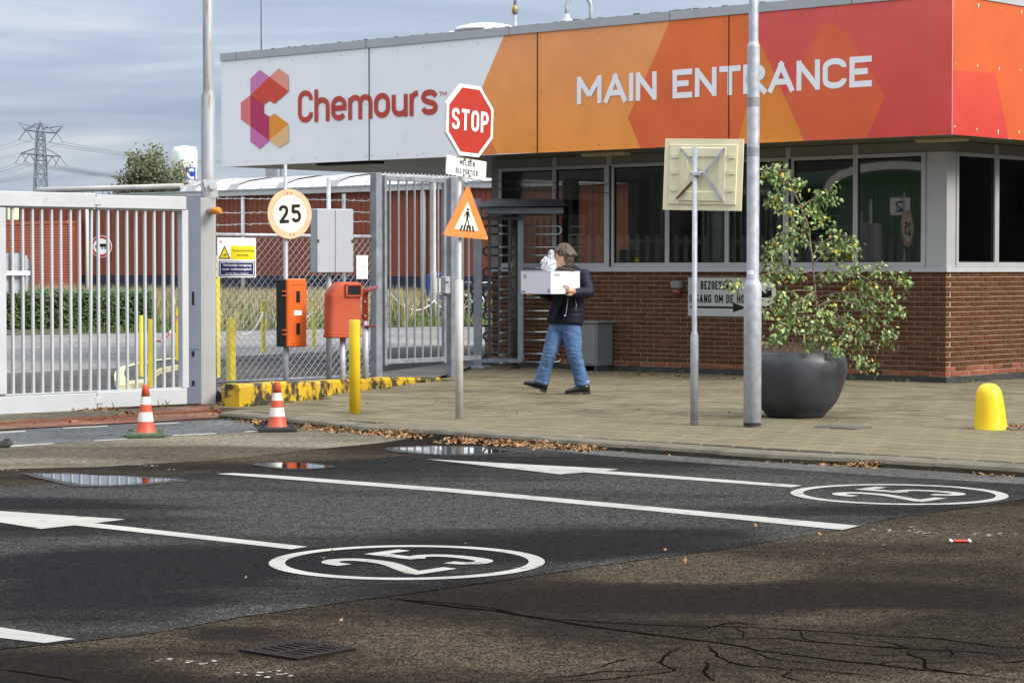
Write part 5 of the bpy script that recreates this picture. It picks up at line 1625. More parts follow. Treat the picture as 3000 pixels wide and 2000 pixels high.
tree = thing('young_birch', 'young birch with yellowing leaves growing in the round planter', 'tree', (cp.x, cp.y, hp - .06))
def T(px, py, dy=0.0):
    q = at(px, py, cp.y + dy); return Vector((q.x - cp.x, dy, q.z - (hp - .06)))
rr_ = random.Random(21)
trunk = [Vector((0.03, 0, 0)), T(2396, 990), T(2392, 900), T(2384, 810), T(2378, 740), T(2366, 660), T(2345, 600), T(2318, 545), T(2290, 505)]
trunk = cr_(trunk, 4)
MB().tube(trunk, [0.012 - 0.0095 * i / (len(trunk) - 1) for i in range(len(trunk))], 8).build('trunk', M['bark'], tree)
limbs_px = [  # (start index fraction, list of pixel/depth way points)
 (.88, [(2300, 530, -.05), (2262, 500, -.1), (2232, 492, -.12)]), (.92, [(2285, 500, .05), (2262, 478, .06)]), (.82, [(2315, 545, .1), (2330, 525, .12), (2322, 520, .15)]),
 (.70, [(2350, 610, .05), (2395, 575, .1), (2425, 560, .12), (2432, 575, .14)]), (.66, [(2335, 620, -.1), (2290, 600, -.15), (2255, 560, -.15)]),
 (.62, [(2350, 640, .0), (2390, 620, .05), (2420, 640, .05)]), (.60, [(2330, 660, -.15), (2290, 680, -.2), (2265, 730, -.22)]),
 (.55, [(2352, 690, -.1), (2310, 700, -.15), (2270, 720, -.15), (2252, 745, -.15)]), (.52, [(2400, 720, .1), (2450, 690, .15), (2500, 700, .2), (2508, 715, .2)]),
 (.50, [(2420, 740, 0), (2470, 720, -.05), (2510, 740, -.05)]),
 (.46, [(2340, 800, -.25), (2260, 800, -.4), (2180, 825, -.55), (2130, 830, -.6)]), (.44, [(2320, 780, .1), (2270, 775, .15), (2235, 800, .15)]),
 (.42, [(2430, 790, .1), (2510, 780, .2), (2590, 790, .25), (2660, 825, .3)]), (.40, [(2420, 810, -.15), (2500, 800, -.25), (2560, 830, -.3), (2610, 870, -.3)]),
 (.36, [(2330, 850, -.2), (2280, 870, -.3), (2250, 910, -.35)]), (.34, [(2360, 870, -.3), (2300, 930, -.4), (2262, 985, -.4)]),
 (.33, [(2440, 860, -.1), (2530, 860, -.2), (2600, 900, -.2), (2640, 895, -.2)]), (.30, [(2440, 880, .1), (2530, 900, .2), (2590, 950, .2), (2600, 1000, .2)]),
 (.26, [(2430, 920, -.2), (2480, 960, -.3), (2510, 1010, -.35), (2535, 1075, -.35)]), (.25, [(2350, 930, -.1), (2300, 950, -.2), (2260, 990, -.2)]),
 (.22, [(2440, 930, 0), (2510, 950, .05), (2560, 1010, .05)]), (.20, [(2420, 960, -.3), (2440, 1000, -.4), (2475, 1030, -.42)]), (.30, [(2400, 900, -.4), (2390, 940, -.5), (2370, 1000, -.5)]), (.38, [(2380, 850, .3), (2340, 880, .35), (2300, 900, .3)]),
]
br = MB(); leaf_sites = []
for f0, pts in limbs_px:
    s = trunk[int(f0 * .92 * (len(trunk) - 1))]
    P = cr_([s] + [T(*q) for q in pts], 6)
    br.tube(P, [0.006 - 0.0045 * i / (len(P) - 1) for i in range(len(P))], 5)
    for i in range(6, len(P)):
        q = P[i]
        for _ in range(rr_.choice((0, 1, 1, 1))):
            dv = Vector((rr_.gauss(0, 1), rr_.gauss(0, 1), rr_.gauss(-.3, .7))).normalized() * rr_.uniform(.05, .15)
            br.tube([q, q + dv * .5, q + dv], [.002, .0015, .001], 3, smooth=False)
            for t_ in (.35, .6, .85, 1.0):
                leaf_sites.append(q + dv * t_)
        leaf_sites.append(q)
br.build('branch', M['bark'], tree)
def leaf_mesh(mb, c, size, mi):
    ax = Vector((rr_.gauss(0, .6), rr_.gauss(0, .6), rr_.gauss(-.9, .5))).normalized()
    nr = ax.cross(Vector((rr_.gauss(0, 1), rr_.gauss(0, 1), rr_.gauss(0, .6)))).normalized()
    sd = ax.cross(nr)
    L_, w = size, size * .40
    s0 = c + ax * size * .25
    P = [s0, s0 + ax * L_ * .30 + sd * w, s0 + ax * L_, s0 + ax * L_ * .30 - sd * w]
    mid = s0 + ax * L_ * .45 - nr * L_ * .07
    mb.add([P[0], P[1], P[2], P[3], mid], [(0, 1, 4), (1, 2, 4), (2, 3, 4), (3, 0, 4)], mi)
fol = MB(); nl = 0
lm = [M['leaf'], M['leaf_light'], M['leaf_yellow']]
rr_.shuffle(leaf_sites)
sites = []
for s in leaf_sites:
    for _ in range(2):
        sites.append(s + Vector((rr_.gauss(0, .03), rr_.gauss(0, .03), rr_.gauss(-.01, .03))))
singles = 0
for s in sites:
    mi = rr_.choices((0, 1, 2), (.56, .39, .05))[0]
    sz = rr_.uniform(.034, .056)
    if singles < 280 and s.y < 0 and rr_.random() < .5:
        mb = MB(); leaf_mesh(mb, s, sz * 1.05, 0); mb.build('leaf', lm[mi], tree); singles += 1
    else: leaf_mesh(fol, s, sz, mi)
stuff(fol.build('foliage', lm, tree))
print('birch leaves', len(sites))

# ================================================================== GATE
gr = gnd(542, 1184, -.05); gdir = Vector((-math.cos(AL), -math.sin(AL), 0))    # towards the left and the camera
gz0 = 0.0
def gate_x(px):                               # distance along the gate from its right end, at a pixel column
    n = Vector((-gdir.y, gdir.x, 0))
    q = hit(px, 900, gr, n); return (q - gr).dot(gdir)
gt = thing('sliding_gate', 'wide grey white sliding bar gate across the drive', 'gate', (gr.x, gr.y, ZR), math.atan2(gdir.y, gdir.x))
Zg = gr.y
GT = at(542, 577, Zg).z - ZR; GTb = at(542, 615, Zg).z - ZR; GBt = at(542, 1137, Zg).z - ZR; GBb = at(542, 1183, Zg).z - ZR
gj = gate_x(275); gl = gate_x(-420)
mb = MB(); mb.chamfer((gj / 2, 0, (GT + GTb) / 2), (gj - .01, .11, GT - GTb), .006); mb.build('top_beam', M['gate'], gt)
mb = MB(); mb.chamfer(((gj + gl) / 2, 0, (GT + GTb) / 2 + .006), (gl - gj - .01, .12, GT - GTb + .012), .006); mb.build('top_beam', M['gate'], gt)
mb = MB(); mb.chamfer((gj / 2, 0, (GBt + GBb) / 2), (gj - .01, .11, GBt - GBb), .006); mb.build('bottom_beam', M['gate'], gt)
mb = MB(); mb.chamfer(((gj + gl) / 2, 0, (GBt + GBb) / 2 - .012), (gl - gj - .01, .12, GBt - GBb + .012), .006); mb.build('bottom_beam', M['gate'], gt)
for z in ((GT + GTb) / 2, (GBt + GBb) / 2):
    mb = MB(); mb.chamfer((gj - .02, .0, z), (.09, .128, .075), .004); mb.build('splice_plate', M['gate'], gt)
a0, a1 = gate_x(543), gate_x(531)
mb = MB(); mb.chamfer(((a0 + a1) / 2, 0, (GTb + GBt) / 2), (abs(a1 - a0) + .03, .09, GTb - GBt - .004), .005); mb.build('end_stile', M['gate'], gt)
xl = gate_x(4)
mb = MB(); mb.chamfer((xl + .06, 0, (GTb + GBt) / 2), (.17, .121, GTb - GBt - .03), .005); mb.build('middle_stile', M['gate'], gt)
bars = [37, 67, 96, 123, 152, 178.5, 207, 233.5, 261, 288.5, 317, 344.5, 372, 399, 425, 452, 479.5, 506]
bx_ = [gate_x(q) for q in bars]
stepb = (bx_[0] - bx_[-1]) / (len(bx_) - 1)
proto = None
allb = bx_ + [xl + .06 + stepb * (i + 1) for i in range(int((gl - xl - .2) / stepb))]
for i, x in enumerate(allb):
    if proto is None:
        mb = MB(); mb.chamfer((0, 0, (GTb + GBt) / 2), (.026, .034, GTb - GBt - .002), .003); proto = mb.build('bar', M['gate'], gt); o = proto
    else:
        o = proto.copy(); COL.objects.link(o)
    o.location = (x, 0, 0)
    if i == 8: o.rotation_euler = (0, R(-.75), 0); o.location.x -= .005; 
for (zz_, x0_, x1_) in ((GTb - .008, a1, gl), (GBt + .008, a1, gl)):
    mb = MB(); mb.bbox(x0_, x1_, -.028, .028, zz_ - .006, zz_ + .006); mb.build('bar_rail', M['gate'], gt)
# gate housing and post
gp0 = gate_x(543); gp1 = gate_x(586)
ghs = thing('gate_motor_housing', 'narrow blue grey upright motor housing between gate and pale post', 'gate housing', (gr + gdir * ((gate_x(565))) ), 0)
ghs.location.z = ZR
hz_ = at(565, 571, Zg + .1).z - ZR
kz = (Zg + .1) / F
yawh = R(12)
ghs.rotation_euler = (0, 0, yawh)
whh = 42 * kz
mb = MB(); mb.chamfer((0, 0.06, hz_ / 2 + .01), (whh, .2, hz_ - .02), .006); mb.build('body', M['gate_blue'], ghs)
pz = lambda py: at(565, py, Zg).z - ZR
mb = MB(); mb.chamfer((0, -.042, (pz(853) + pz(1024)) / 2), (whh * .86, .008, pz(853) - pz(1024)), .003); mb.build('hatch', M['gate_blue'], ghs)
for (u0_, u1_) in ((854, 894), (1028, 1044), (1115, 1130)):
    mb = MB(); mb.chamfer((0.0, -.0465, (pz(u0_) + pz(u1_)) / 2), (.026, .006, pz(u0_) - pz(u1_)), .002); mb.build('slot', M['black'], ghs)
pp_ = at(608, 1180, Zg + .35)
gps = thing('gate_post', 'pale grey square gate post with amber beacon at the end of the gate', 'gate post', (pp_.x, pp_.y, ZR), yawh)
kz2 = pp_.y / F
hp_ = at(608, 580, pp_.y).z - ZR
mb = MB(); mb.chamfer((0, 0, hp_ / 2), (44 * kz2, .17, hp_), .008); mb.build('post', M['gate_post'], gps)
mb = MB()   # quadrant cheek plate on top
c0 = at(610, 552, pp_.y); lz = lambda py: at(610, py, pp_.y).z - ZR; lx = lambda px: (at(px, 552, pp_.y).x - pp_.x)
mb.prism([(lx(592), lz(526)), (lx(632), lz(530)), (lx(637), lz(579)), (lx(622), lz(575)), (lx(606), lz(563)), (lx(597), lz(548))], .09, .11, front); mb.build('cheek_plate', M['gate'], gps)
mb = MB(); mb.prism(circle(lx(620), lz(546), 10 * kz2, 18), .10, .15, front); mb.prism([(lx(585), lz(540)), (lx(594), lz(528)), (lx(600), lz(562)), (lx(592), lz(560))], .0, .085, front); mb.build('roller', M['gate'], gps)
mb = MB(); zb0 = lz(619)
mb.tube([(lx(613), -.09, zb0), (lx(620), -.14, zb0)], 10.5 * kz2, 14); bp = mb.build('beacon_base', M['gate_post'], gps)
mb = MB(); mb.tube([(lx(619), -.135, zb0), (lx(624), -.17, zb0), (lx(634), -.23, zb0), (lx(640), -.26, zb0)], [11 * kz2, 11.5 * kz2, 10.5 * kz2, 6 * kz2], 16); mb.build('beacon_lens', M['amber'], gps)

# lamp post behind the gate post
p = at(613, 1150, Zg + 1.0); p.z = 0.0; k = p.y / F
t = thing('lamp_post', 'weathered grey lamp post rising behind the gate post', 'lamp post', p)
zs1, zs2 = at(613, 285, p.y).z, at(613, 272, p.y).z
post(t, [(24 * k, -.05), (22 * k, 1.2), (20.5 * k, zs1), (16 * k, zs2), (15 * k, zs2 + .05), (12 * k, 8.0)], m='galv_old', n=24)
MB().tube([(0, 0, 7.9), (0.1, -0.02, 8.25), (0.6, -0.1, 8.4), (1.3, -0.2, 8.45)], 0.035, 10).build('bracket', M['galv'], t)
mb = MB(); mb.chamfer((1.5, -0.23, 8.42), (0.6, 0.22, 0.12), 0.04); mb.build('lamp_head', M['galv_dark'], t)
mb = MB(); mb.chamfer((0, -23 * k, .9), (.10, .012, .45), .003); mb.build('door', M['galv_dark'], t)

# octagonal sign hung on the gate (back view)
q = gate_x(51)
so_ = thing('gate_stop_sign', 'grey ribbed back of an octagonal sign clamped to the gate bars', 'road sign', gr + gdir * q + Vector((0, 0, 0)), math.atan2(-gdir.y, -gdir.x))
zc = at(51, 800, Zg - 1.0).z
so_.location.z = 0
fb = lambda x, z, d: Vector((x, -d, zc + z))
mb = MB(); mb.prism(ngon(8, .235 * F / 7300), -.055, -.035, fb); mb.build('plate', M['galv'], so_)
mb = MB()
for x in (-.12, -.04, .04, .12): mb.prism(fan_box(x - .012, x + .012, -.18, .18), -.0349, -.028, fb)
mb.build('rib', M['galv'], so_)
mb = MB(); mb.prism(fan_box(-.17, .13, -.02, .022), .020, .030, fb); mb.build('clamp_bar', M['white'], so_)

# ================================================================== FENCE, BOXES AND BIN
KF = F / 7300
fa = at(629, 1143, 29.05 * KF); fb_ = at(1092, 1105, 31.0 * KF)
fa.z = fb_.z = 0.0
fdv = (fb_ - fa); FL = fdv.length; fang = math.atan2(fdv.y, fdv.x)
fen = thing('chain_link_fence', 'chain link fence with barbed wire between gate post and bar gate', 'fence', fa, fang)
ztop = at(632, 687, fa.y).z
mb = MB(); rr_ = random.Random(6)
prot = 0.098; zlo = 0.05
n = int((FL + ztop) / prot) + 1
for s in (1, -1):
    for i in range(n + 1):
        x0 = (-ztop + i * prot) if s == 1 else (i * prot)
        # line x = x0 + s*(z - zlo)
        za, zb = zlo, ztop
        xa, xb = x0, x0 + s * (zb - za)
        P = [(xa, za), (xb, zb)]
        P = [P[0], P[1]]
        # clip to 0..FL
        t0, t1 = 0.0, 1.0
        dx = xb - xa
        for lim, sg_ in ((0.0, 1), (FL, -1)):
            f0 = (xa - lim) * sg_; f1 = (xb - lim) * sg_
            if f0 < 0 and f1 < 0: t0, t1 = 1, 0; break
            if f0 < 0: t0 = max(t0, f0 / (f0 - f1))
            elif f1 < 0: t1 = min(t1, f0 / (f0 - f1))
        if t1 - t0 < .02: continue
        pa = Vector((xa + dx * t0, .004 * s, za + (zb - za) * t0)); pb_ = Vector((xa + dx * t1, .004 * s, za + (zb - za) * t1))
        mb.tube([pa, pb_], .0030, 4, caps=False, smooth=False)
wm_ = mb.build('wire_mesh', M['galv'], fen); wm_['kind'] = 'stuff'
MB().tube([(0, 0, ztop), (FL, 0, ztop)], .021, 10).build('top_rail', M['galv'], fen)
mb = MB()
for i in range(int(FL / .075)):
    x = i * .075 + .02
    mb.tube([(x, -.024, ztop - .02), (x + .02, -.004, ztop + .026), (x + .035, .024, ztop)], .0028, 4, smooth=False)
stuff(mb.build('wire_tie', M['galv_dark'], fen))
MB().tube([(0, 0, .07), (FL, 0, .07)], .014, 8).build('bottom_rail', M['galv_dark'], fen)
for x in (.02, FL * .82):
    MB().tube([(x, .03, -.05), (x, .03, ztop + .52)], .024, 10).build('post', M['galv_dark'], fen)
for j, (ya, yb) in enumerate(((581, 600), (624, 634), (659, 661))):
    za = at(640, ya, fa.y).z; zb = at(1085, yb - 12, fb_.y).z
    mb = MB(); pts = [Vector((FL * i / 60, .02 + .006 * math.sin(i), za + (zb - za) * i / 60 + rr_.uniform(-.006, .006))) for i in range(61)]
    mb.tube(pts, .0035, 4, smooth=False)
    for i in range(2, 60, 3):
        q = pts[i]
        for s in (1, -1): mb.tube([q + Vector((-.012, 0, -.016 * s)), q + Vector((.012, 0, .016 * s))], .0022, 3, smooth=False)
    mb.build('barbed_wire', M['galv'], fen)

# speed sign pole with hose box
def stepped(t, steps, m='galv'):
    pr = []
    for i, (r_, z) in enumerate(steps): pr.append((r_, z))
    return MB().lathe(pr, 14).build('pole', M[m], t)
bz = 0.03
Zp = 28.6 * KF
p = at(838, 1117, Zp); p.z = bz
kp = Zp / F
spd = thing('speed_sign_post', 'faded round 25 speed sign on a tall grey pole before the fence', 'road sign', p)
zt_ = at(835, 482, Zp).z - bz
stepped(spd, [(8.6 * kp, -.05), (8.6 * kp, at(835, 1020, Zp).z - bz), (7 * kp, at(835, 1016, Zp).z - bz), (7 * kp, at(835, 640, Zp).z - bz), (4.8 * kp, at(835, 632, Zp).z - bz), (4.8 * kp, zt_)])
fr = sign_frame(spd, 843, 627, Zp, p, R(34), R(-4), 0)
rs = 72.5 * kp
mb = MB(); mb.prism(circle(0, 0, rs, 40), .035, .052, fr); sp_ = mb.build('round_plate', M['peach_faded'], spd)
mb = MB(); mb.prism(circle(0, 0, rs * .75, 40), .0521, .0528, fr); mb.build('white_field', M['sign_white'], sp_)
mb = MB(); lettering(mb, '25', -rs * .50, rs * .50, -rs * .36, rs * .37, rs * .135, fr, .0535, gap=rs * .13); mb.build('lettering', M['black'], sp_)
mb = MB()
for x, z in ((-.05, .83), (.12, .83), (-.05, -.83), (.12, -.83)): mb.prism(circle(x * rs, z * rs, .008, 8), .0521, .058, fr)
mb.build('bolt', M['rust'], sp_)
# hose box
hbx = thing('hose_box', 'upright orange and black plastic equipment box on the 25 sign pole', 'equipment box', p + Vector((0.03, -.06, 0)), R(50))
hz0 = at(868, 1016, Zp).z - bz; hz1 = at(868, 816, Zp).z - bz; hh = hz1 - hz0
wfx = 50 * kp / math.cos(R(50)); wsd = 37 * kp / math.sin(R(50))
mb = MB(); mb.chamfer((0.06, .0 + wsd * .18, hz0 + hh / 2), (wfx * .97, wsd * .82, hh * .985), .012); mb.build('back_shell', M['rubber'], hbx)
mb = MB(); mb.chamfer((0.06, -wsd * .38, hz0 + hh / 2), (wfx, wsd * .30, hh), .016); 
mb.build('door', M['orange_box'], hbx)
yf = -wsd * .53
fh = lambda x, z, d: Vector((0.06 + x, yf - d, hz0 + hh / 2 + z))
mb = MB(); mb.prism(rounded(fan_box(-wfx * .38, wfx * .38, hh * .41, hh * .43), .004), -.002, .006, fh); mb.prism(rounded(fan_box(-wfx * .36, wfx * .36, -hh * .44, -hh * .425), .004), -.002, .006, fh)
mb.build('moulding', M['orange_box'], hbx)
for z in (.235, -.235):
    mb = MB(); mb.prism(rounded(fan_box(-wfx * .17, wfx * .17, hh * z - hh * .105, hh * z + hh * .105), .01), -.002, .004, fh)
    w = mb.build('window_frame', M['orange_box'], hbx)
    mb = MB(); mb.prism(rounded(fan_box(-wfx * .10, wfx * .10, hh * z - hh * .085, hh * z + hh * .085), .006), .0041, .0052, fh); mb.build('window', M['black'], w)
mb = MB(); mb.prism(fan_box(-wfx * .2, wfx * .2, -.026, .028), .0, .003, fh); mb.build('label_plate', M['white_clean'], hbx)
for z in (.315, .25, -.25, -.315):
    mb = MB(); mb.chamfer((0.06 - wfx / 2 - .004, -wsd * .20, hz0 + hh / 2 + hh * z), (.022, wsd * .34, .018), .004); mb.build('hinge', M['orange_box'], hbx)

# cabinet on a post
Zc = 29.3 * KF; kc = Zc / F
p = at(964, 1112, Zc); p.z = bz
cab = thing('sign_cabinet', 'pale grey two door cabinet on a pole behind the red litter bin', 'cabinet', p, R(30))
zt_ = at(962, 521, Zc).z - bz
MB().lathe([(9 * kc, -.05), (9 * kc, at(962, 830, Zc).z - bz), (6.5 * kc, at(962, 820, Zc).z - bz), (6.5 * kc, zt_)], 14).build('pole', M['galv'], cab)
c0 = at(972, 706, Zc) - p; c0 = Matrix.Rotation(R(-30), 3, 'Z') @ c0
wc = 104 * kc / math.cos(R(30)); hc = 187 * kc
mb = MB(); mb.chamfer((c0.x, -.02, c0.z), (wc, .16, hc), .01); mb.build('body', M['cabinet'], cab)
for s in (-1, 1):
    mb = MB(); mb.chamfer((c0.x + s * wc * .245, -.108, c0.z), (wc * .482, .016, hc * .985), .005); d_ = mb.build('door', M['cabinet'], cab)
    mb = MB(); mb.chamfer((c0.x + s * wc * .46, -.122, c0.z), (.02, .02, .035), .004); mb.build('latch', M['steel_dark'], d_)
# litter bin
Zb = 28.4 * KF; kb = Zb / F
p = at(1004, 1112, Zb); p.z = bz
lb = thing('litter_bin', 'brick red plastic litter bin with dark opening mounted on a post', 'litter bin', p, R(24))
MB().lathe([(8.5 * kb, -.05), (8.5 * kb, at(1004, 985, Zb).z - bz)], 12).build('pole', M['galv'], lb)
z0, z1 = at(1004, 986, Zb).z - bz, at(1004, 826, Zb).z - bz; hb2 = z1 - z0
wb = 104 * kb * .98; db = wb * .62
def rring(w, d, z, r_, x0=0.0, n=5):
    return [Vector((x + x0, y, z)) for x, y in rounded([(-w / 2, -d / 2), (w / 2, -d / 2), (w / 2, d / 2), (-w / 2, d / 2)], r_, n)]
def loft(mb, rings, mi=0, cap=True, smooth=True):
    n = len(rings[0]); o = len(mb.v); fs = []
    for i in range(len(rings) - 1):
        for k in range(n):
            l = (k + 1) % n; fs.append((i * n + k, i * n + l, (i + 1) * n + l, (i + 1) * n + k))
    mb.add([q for r_ in rings for q in r_], fs, mi, smooth)
    if cap:
        for st, rv in ((o, True), (o + (len(rings) - 1) * n, False)):
            ids = [st + k for k in range(n)]
            mb.f.append(tuple(reversed(ids)) if rv else tuple(ids)); mb.mi.append(mi); mb.sm.append(False)
mb = MB()
loft(mb, [rring(wb * 1.02, db * 1.03, z0 + .015, .07), rring(wb, db, z0 + .03, .07), rring(wb * .97, db, z0 + hb2 * .72, .07), rring(wb * .965, db, z0 + hb2 * .78, .07), rring(wb * .80, db * .95, z0 + hb2 * .92, .06, wb * .075), rring(wb * .66, db * .9, z0 + hb2 * .985, .05, wb * .12), rring(wb * .60, db * .8, z0 + hb2, .045, wb * .12)])
mb.build('body', M['bin_red'], lb)
mb = MB(); loft(mb, [rring(wb * 1.0, db, z0 - .012, .07), rring(wb * 1.05, db * 1.06, z0, .07), rring(wb * 1.05, db * 1.06, z0 + .018, .07)]); mb.build('bottom_rim', M['bin_red'], lb)
mb = MB(); 
ox0, ox1 = wb * .03, wb * .42
fo = lambda x, z, d: Vector((x, -db * .5 * .965 - d, z))
mb.prism(rounded([(ox0, z0 + hb2 * .765), (ox1 + .012, z0 + hb2 * .765), (ox1 - .008, z0 + hb2 * .935), (ox0 + .0, z0 + hb2 * .935)], .014), -.05, .022, fo); op = mb.build('opening', M['black'], lb)
mb = MB()
for (xa, xb, za, zb) in ((ox0 - .02, ox1 + .02, .935, .965), (ox0 - .02, ox1 + .02, .735, .765), (ox0 - .022, ox0, .735, .965), (ox1 + .004, ox1 + .026, .735, .965)):
    mb.prism(fan_box(xa, xb, z0 + hb2 * za, z0 + hb2 * zb), -.04, .026, fo)
mb.build('opening_rim', M['bin_red'], lb)
# open red dispenser beside the bin
Zd = 28.9 * KF; kd_ = Zd / F
p = at(1071, 1108, Zd); p.z = bz
ds = thing('red_dispenser', 'open dark red plastic dispenser with raised lid on a post by the bin', 'dispenser', p)
MB().lathe([(9.5 * kd_, -.05), (9.5 * kd_, at(1071, 940, Zd).z - bz)], 12).build('pole', M['galv'], ds)
zz0 = at(1071, 955, Zd).z - bz; zz1 = at(1071, 846, Zd).z - bz
mb = MB(); mb.chamfer((.0, .02, (zz0 + zz1) / 2), (15 * kd_, .10, zz1 - zz0), .008); mb.chamfer((-7 * kd_, -.02, (zz0 + zz1) / 2), (.012, .14, zz1 - zz0 - .01), .004); mb.build('back_plate', M['dark_red'], ds)
mb = MB(); mb.chamfer((14 * kd_, -.0, zz0 + .0), (32 * kd_, .12, .02), .004); mb.build('tray', M['dark_red'], ds)
mb = MB()
P = [(-10, 861), (6, 851), (20, 846), (36, 843)]
for (xa, ya), (xb, yb) in zip(P[:-1], P[1:]):
    a_, b_ = Vector((xa * kd_, 0, at(1071, ya, Zd).z - bz)), Vector((xb * kd_, 0, at(1071, yb, Zd).z - bz))
    mb.add([a_ + Vector((0, -.07, 0)), b_ + Vector((0, -.07, 0)), b_ + Vector((0, .08, .03)), a_ + Vector((0, .08, .03)), a_ + Vector((.01, -.07, -.018)), b_ + Vector((0, -.07, -.012)), b_ + Vector((0, .08, .016)), a_ + Vector((.01, .08, .014))], [(0, 1, 2, 3), (7, 6, 5, 4), (0, 4, 5, 1), (3, 2, 6, 7), (0, 3, 7, 4), (1, 5, 6, 2)])
mb.build('lid', M['dark_red'], ds)
mb = MB()
for py in (884, 925): mb.chamfer((-.002, -.04, at(1071, py, Zd).z - bz), (.018, .03, .016), .003)
mb.build('catch', M['zip'], ds)

# notices on the fence
def on_fence(px, py, off=.035):
    n = Vector((-fdv.y, fdv.x, 0)).normalized()
    if n.y > 0: n = -n
    return hit(px, py, fa + n * off, n)
def notice(name, label, px0, px1, py0, py1):
    a = on_fence(px0, py1); b = on_fence(px1, py1); c = on_fence(px0, py0)
    w = (b - a).length; h = c.z - a.z
    t = thing(name, label, 'sign', a, math.atan2(b.y - a.y, b.x - a.x))
    return t, w, h
t, w, h = notice('camera_notice', 'Camerabewaking aanwezig and Verboden toegang notice board on the fence', 636, 748, 696, 813)
mb = MB(); mb.prism(rounded(fan_box(0, w, 0, h), .015), 0, .012, front); pl_ = mb.build('board', M['white_clean'], t)
mb = MB(); mb.prism(fan_box(w * .34, w * .975, h * .45, h * .80), .0121, .0128, front); mb.build('yellow_field', M['sign_yellow'], pl_)
mb = MB(); mb.prism(rounded(fan_box(w * .03, w * .97, h * .03, h * .415), .012), .0121, .0128, front); mb.build('blue_field', M['navy'], pl_)
mb = MB(); q = rounded(fan_box(w * .06, w * .94, h * .06, h * .385), .02); stroke(mb, q, .0045, front, .0134, True); mb.build('border_line', M['white_clean'], pl_)
mb = MB(); mb.prism([(w * .04, h * .48), (w * .31, h * .48), (w * .175, h * .785)], .0121, .0128, front); mb.build('triangle', M['sign_yellow'], pl_)
mb = MB(); stroke(mb, [(w * .04, h * .48), (w * .31, h * .48), (w * .175, h * .785)], .006, front, .0134, True)
mb.prism([(w * .145, h * .565), (w * .225, h * .60), (w * .235, h * .575), (w * .155, h * .54)], .0129, .0136, front); mb.build('pictogram', M['black'], pl_)
for s, box, m in (('Camerabewaking', (w * .37, w * .94, h * .63, h * .715), 'black'), ('aanwezig', (w * .50, w * .80, h * .52, h * .595), 'black'),
                  ('Verboden toegang', (w * .13, w * .87, h * .265, h * .345), 'white_clean'), ('voor onbevoegden', (w * .11, w * .88, h * .165, h * .245), 'white_clean'), ('Art. 461 Wetb. v. Strafrecht', (w * .20, w * .80, h * .085, h * .125), 'white_clean')):
    vs, fs = small_text(s, *box, front, .0137); mb = MB(); mb.add(vs, fs); mb.build('lettering', M[m], pl_)
mb = MB(); mb.prism([(w * .05, h * .90), (w * .075, h * .93), (w * .105, h * .945), (w * .105, h * .92), (w * .085, h * .90), (w * .105, h * .875), (w * .105, h * .85), (w * .075, h * .865)], .0121, .0128, front); mb.build('logo', mat('red print', (0.5, .06, .03)), pl_)
vs, fs = small_text('Chemours', w * .125, w * .31, h * .88, h * .915, front, .0128); mb = MB(); mb.add(vs, fs); mb.build('lettering', mat('pale red print', (0.6, .35, .32)), pl_)
t, w, h = notice('paper_notice', 'small white printed paper notice tied to the fence', 1044, 1077, 748, 817)
mb = MB(); mb.prism(fan_box(0, w, 0, h), 0, .004, front); pl_ = mb.build('paper', M['white'], t)
mb = MB(); stroke(mb, circle(w * .5, h * .53, w * .15, 16), .004, front, .0046, True); mb.prism(fan_box(w * .38, w * .62, h * .52, h * .54), .0041, .0048, front)
for z, a_, b_ in ((.88, .2, .8), (.83, .15, .85), (.78, .2, .8), (.72, .3, .7), (.30, .2, .8), (.26, .15, .8), (.22, .2, .85), (.18, .2, .6)):
    mb.prism(fan_box(w * a_, w * b_, h * z, h * (z + .015)), .0041, .0046, front)
mb.build('print', M['print_grey'], pl_)

# ================================================================== PEDESTRIAN BAR GATE AND TURNSTILE
g0 = at(1103, 1103, 31.0 * KF); g0.z = 0.02
bgt = thing('bar_gate', 'dark galvanised pedestrian bar gate between fence and turnstile', 'gate', (g0.x, g0.y, 0), R(50))
kg = g0.y / F
gzt = at(1103, 506, g0.y).z
mb = MB(); mb.chamfer((0, 0, gzt / 2 - .02), (26 * kg, 26 * kg, gzt + .04), .006); mb.build('post', M['galv_dark'], bgt)
def along(px):      # distance along the gate line for a pixel column
    d = Vector((math.cos(R(50)), math.sin(R(50)), 0)); n = Vector((-d.y, d.x, 0))
    return (hit(px, 900, g0, n) - g0).dot(d)
xa, xb = along(1124), along(1304)
zt_ = at(1130, 514, g0.y).z; zbm = at(1130, 1070, g0.y).z
mb = MB(); mb.chamfer(((xa + xb) / 2, 0, zt_ - .03), (xb - xa, .05, .06), .004); mb.build('top_rail', M['galv_dark'], bgt)
mb = MB(); mb.chamfer(((xa + xb) / 2, 0, zbm + .04), (xb - xa, .05, .06), .004); mb.build('bottom_rail', M['galv_dark'], bgt)
for x in (xa + .02, xb - .02):
    mb = MB(); mb.chamfer((x, 0, (zt_ + zbm) / 2), (.045, .052, zt_ - zbm + .02), .004); mb.build('stile', M['galv_dark'], bgt)
pr_ = None
for px in (1143, 1168, 1192, 1215, 1238, 1262, 1284):
    x = along(px)
    if pr_ is None:
        pr_ = MB().tube([(0, 0, zbm + .05), (0, 0, zt_ - .05)], .0135, 8, caps=False).build('bar', M['galv_dark'], bgt); o = pr_
    else: o = pr_.copy(); COL.objects.link(o)
    o.location = (x, 0, 0)
mb = MB(); n = 26
for i in range(n):
    x0_, x1_ = xa + (along(1420) - xa) * i / n, xa + (along(1420) - xa) * (i + 1) / n
    mb.prism([(x0_, zt_ - .002), (x1_, zt_ - .002), ((x0_ + x1_) / 2, zt_ + .05)], -.004, .004, front)
mb.build('spike_strip', M['galv'], bgt)
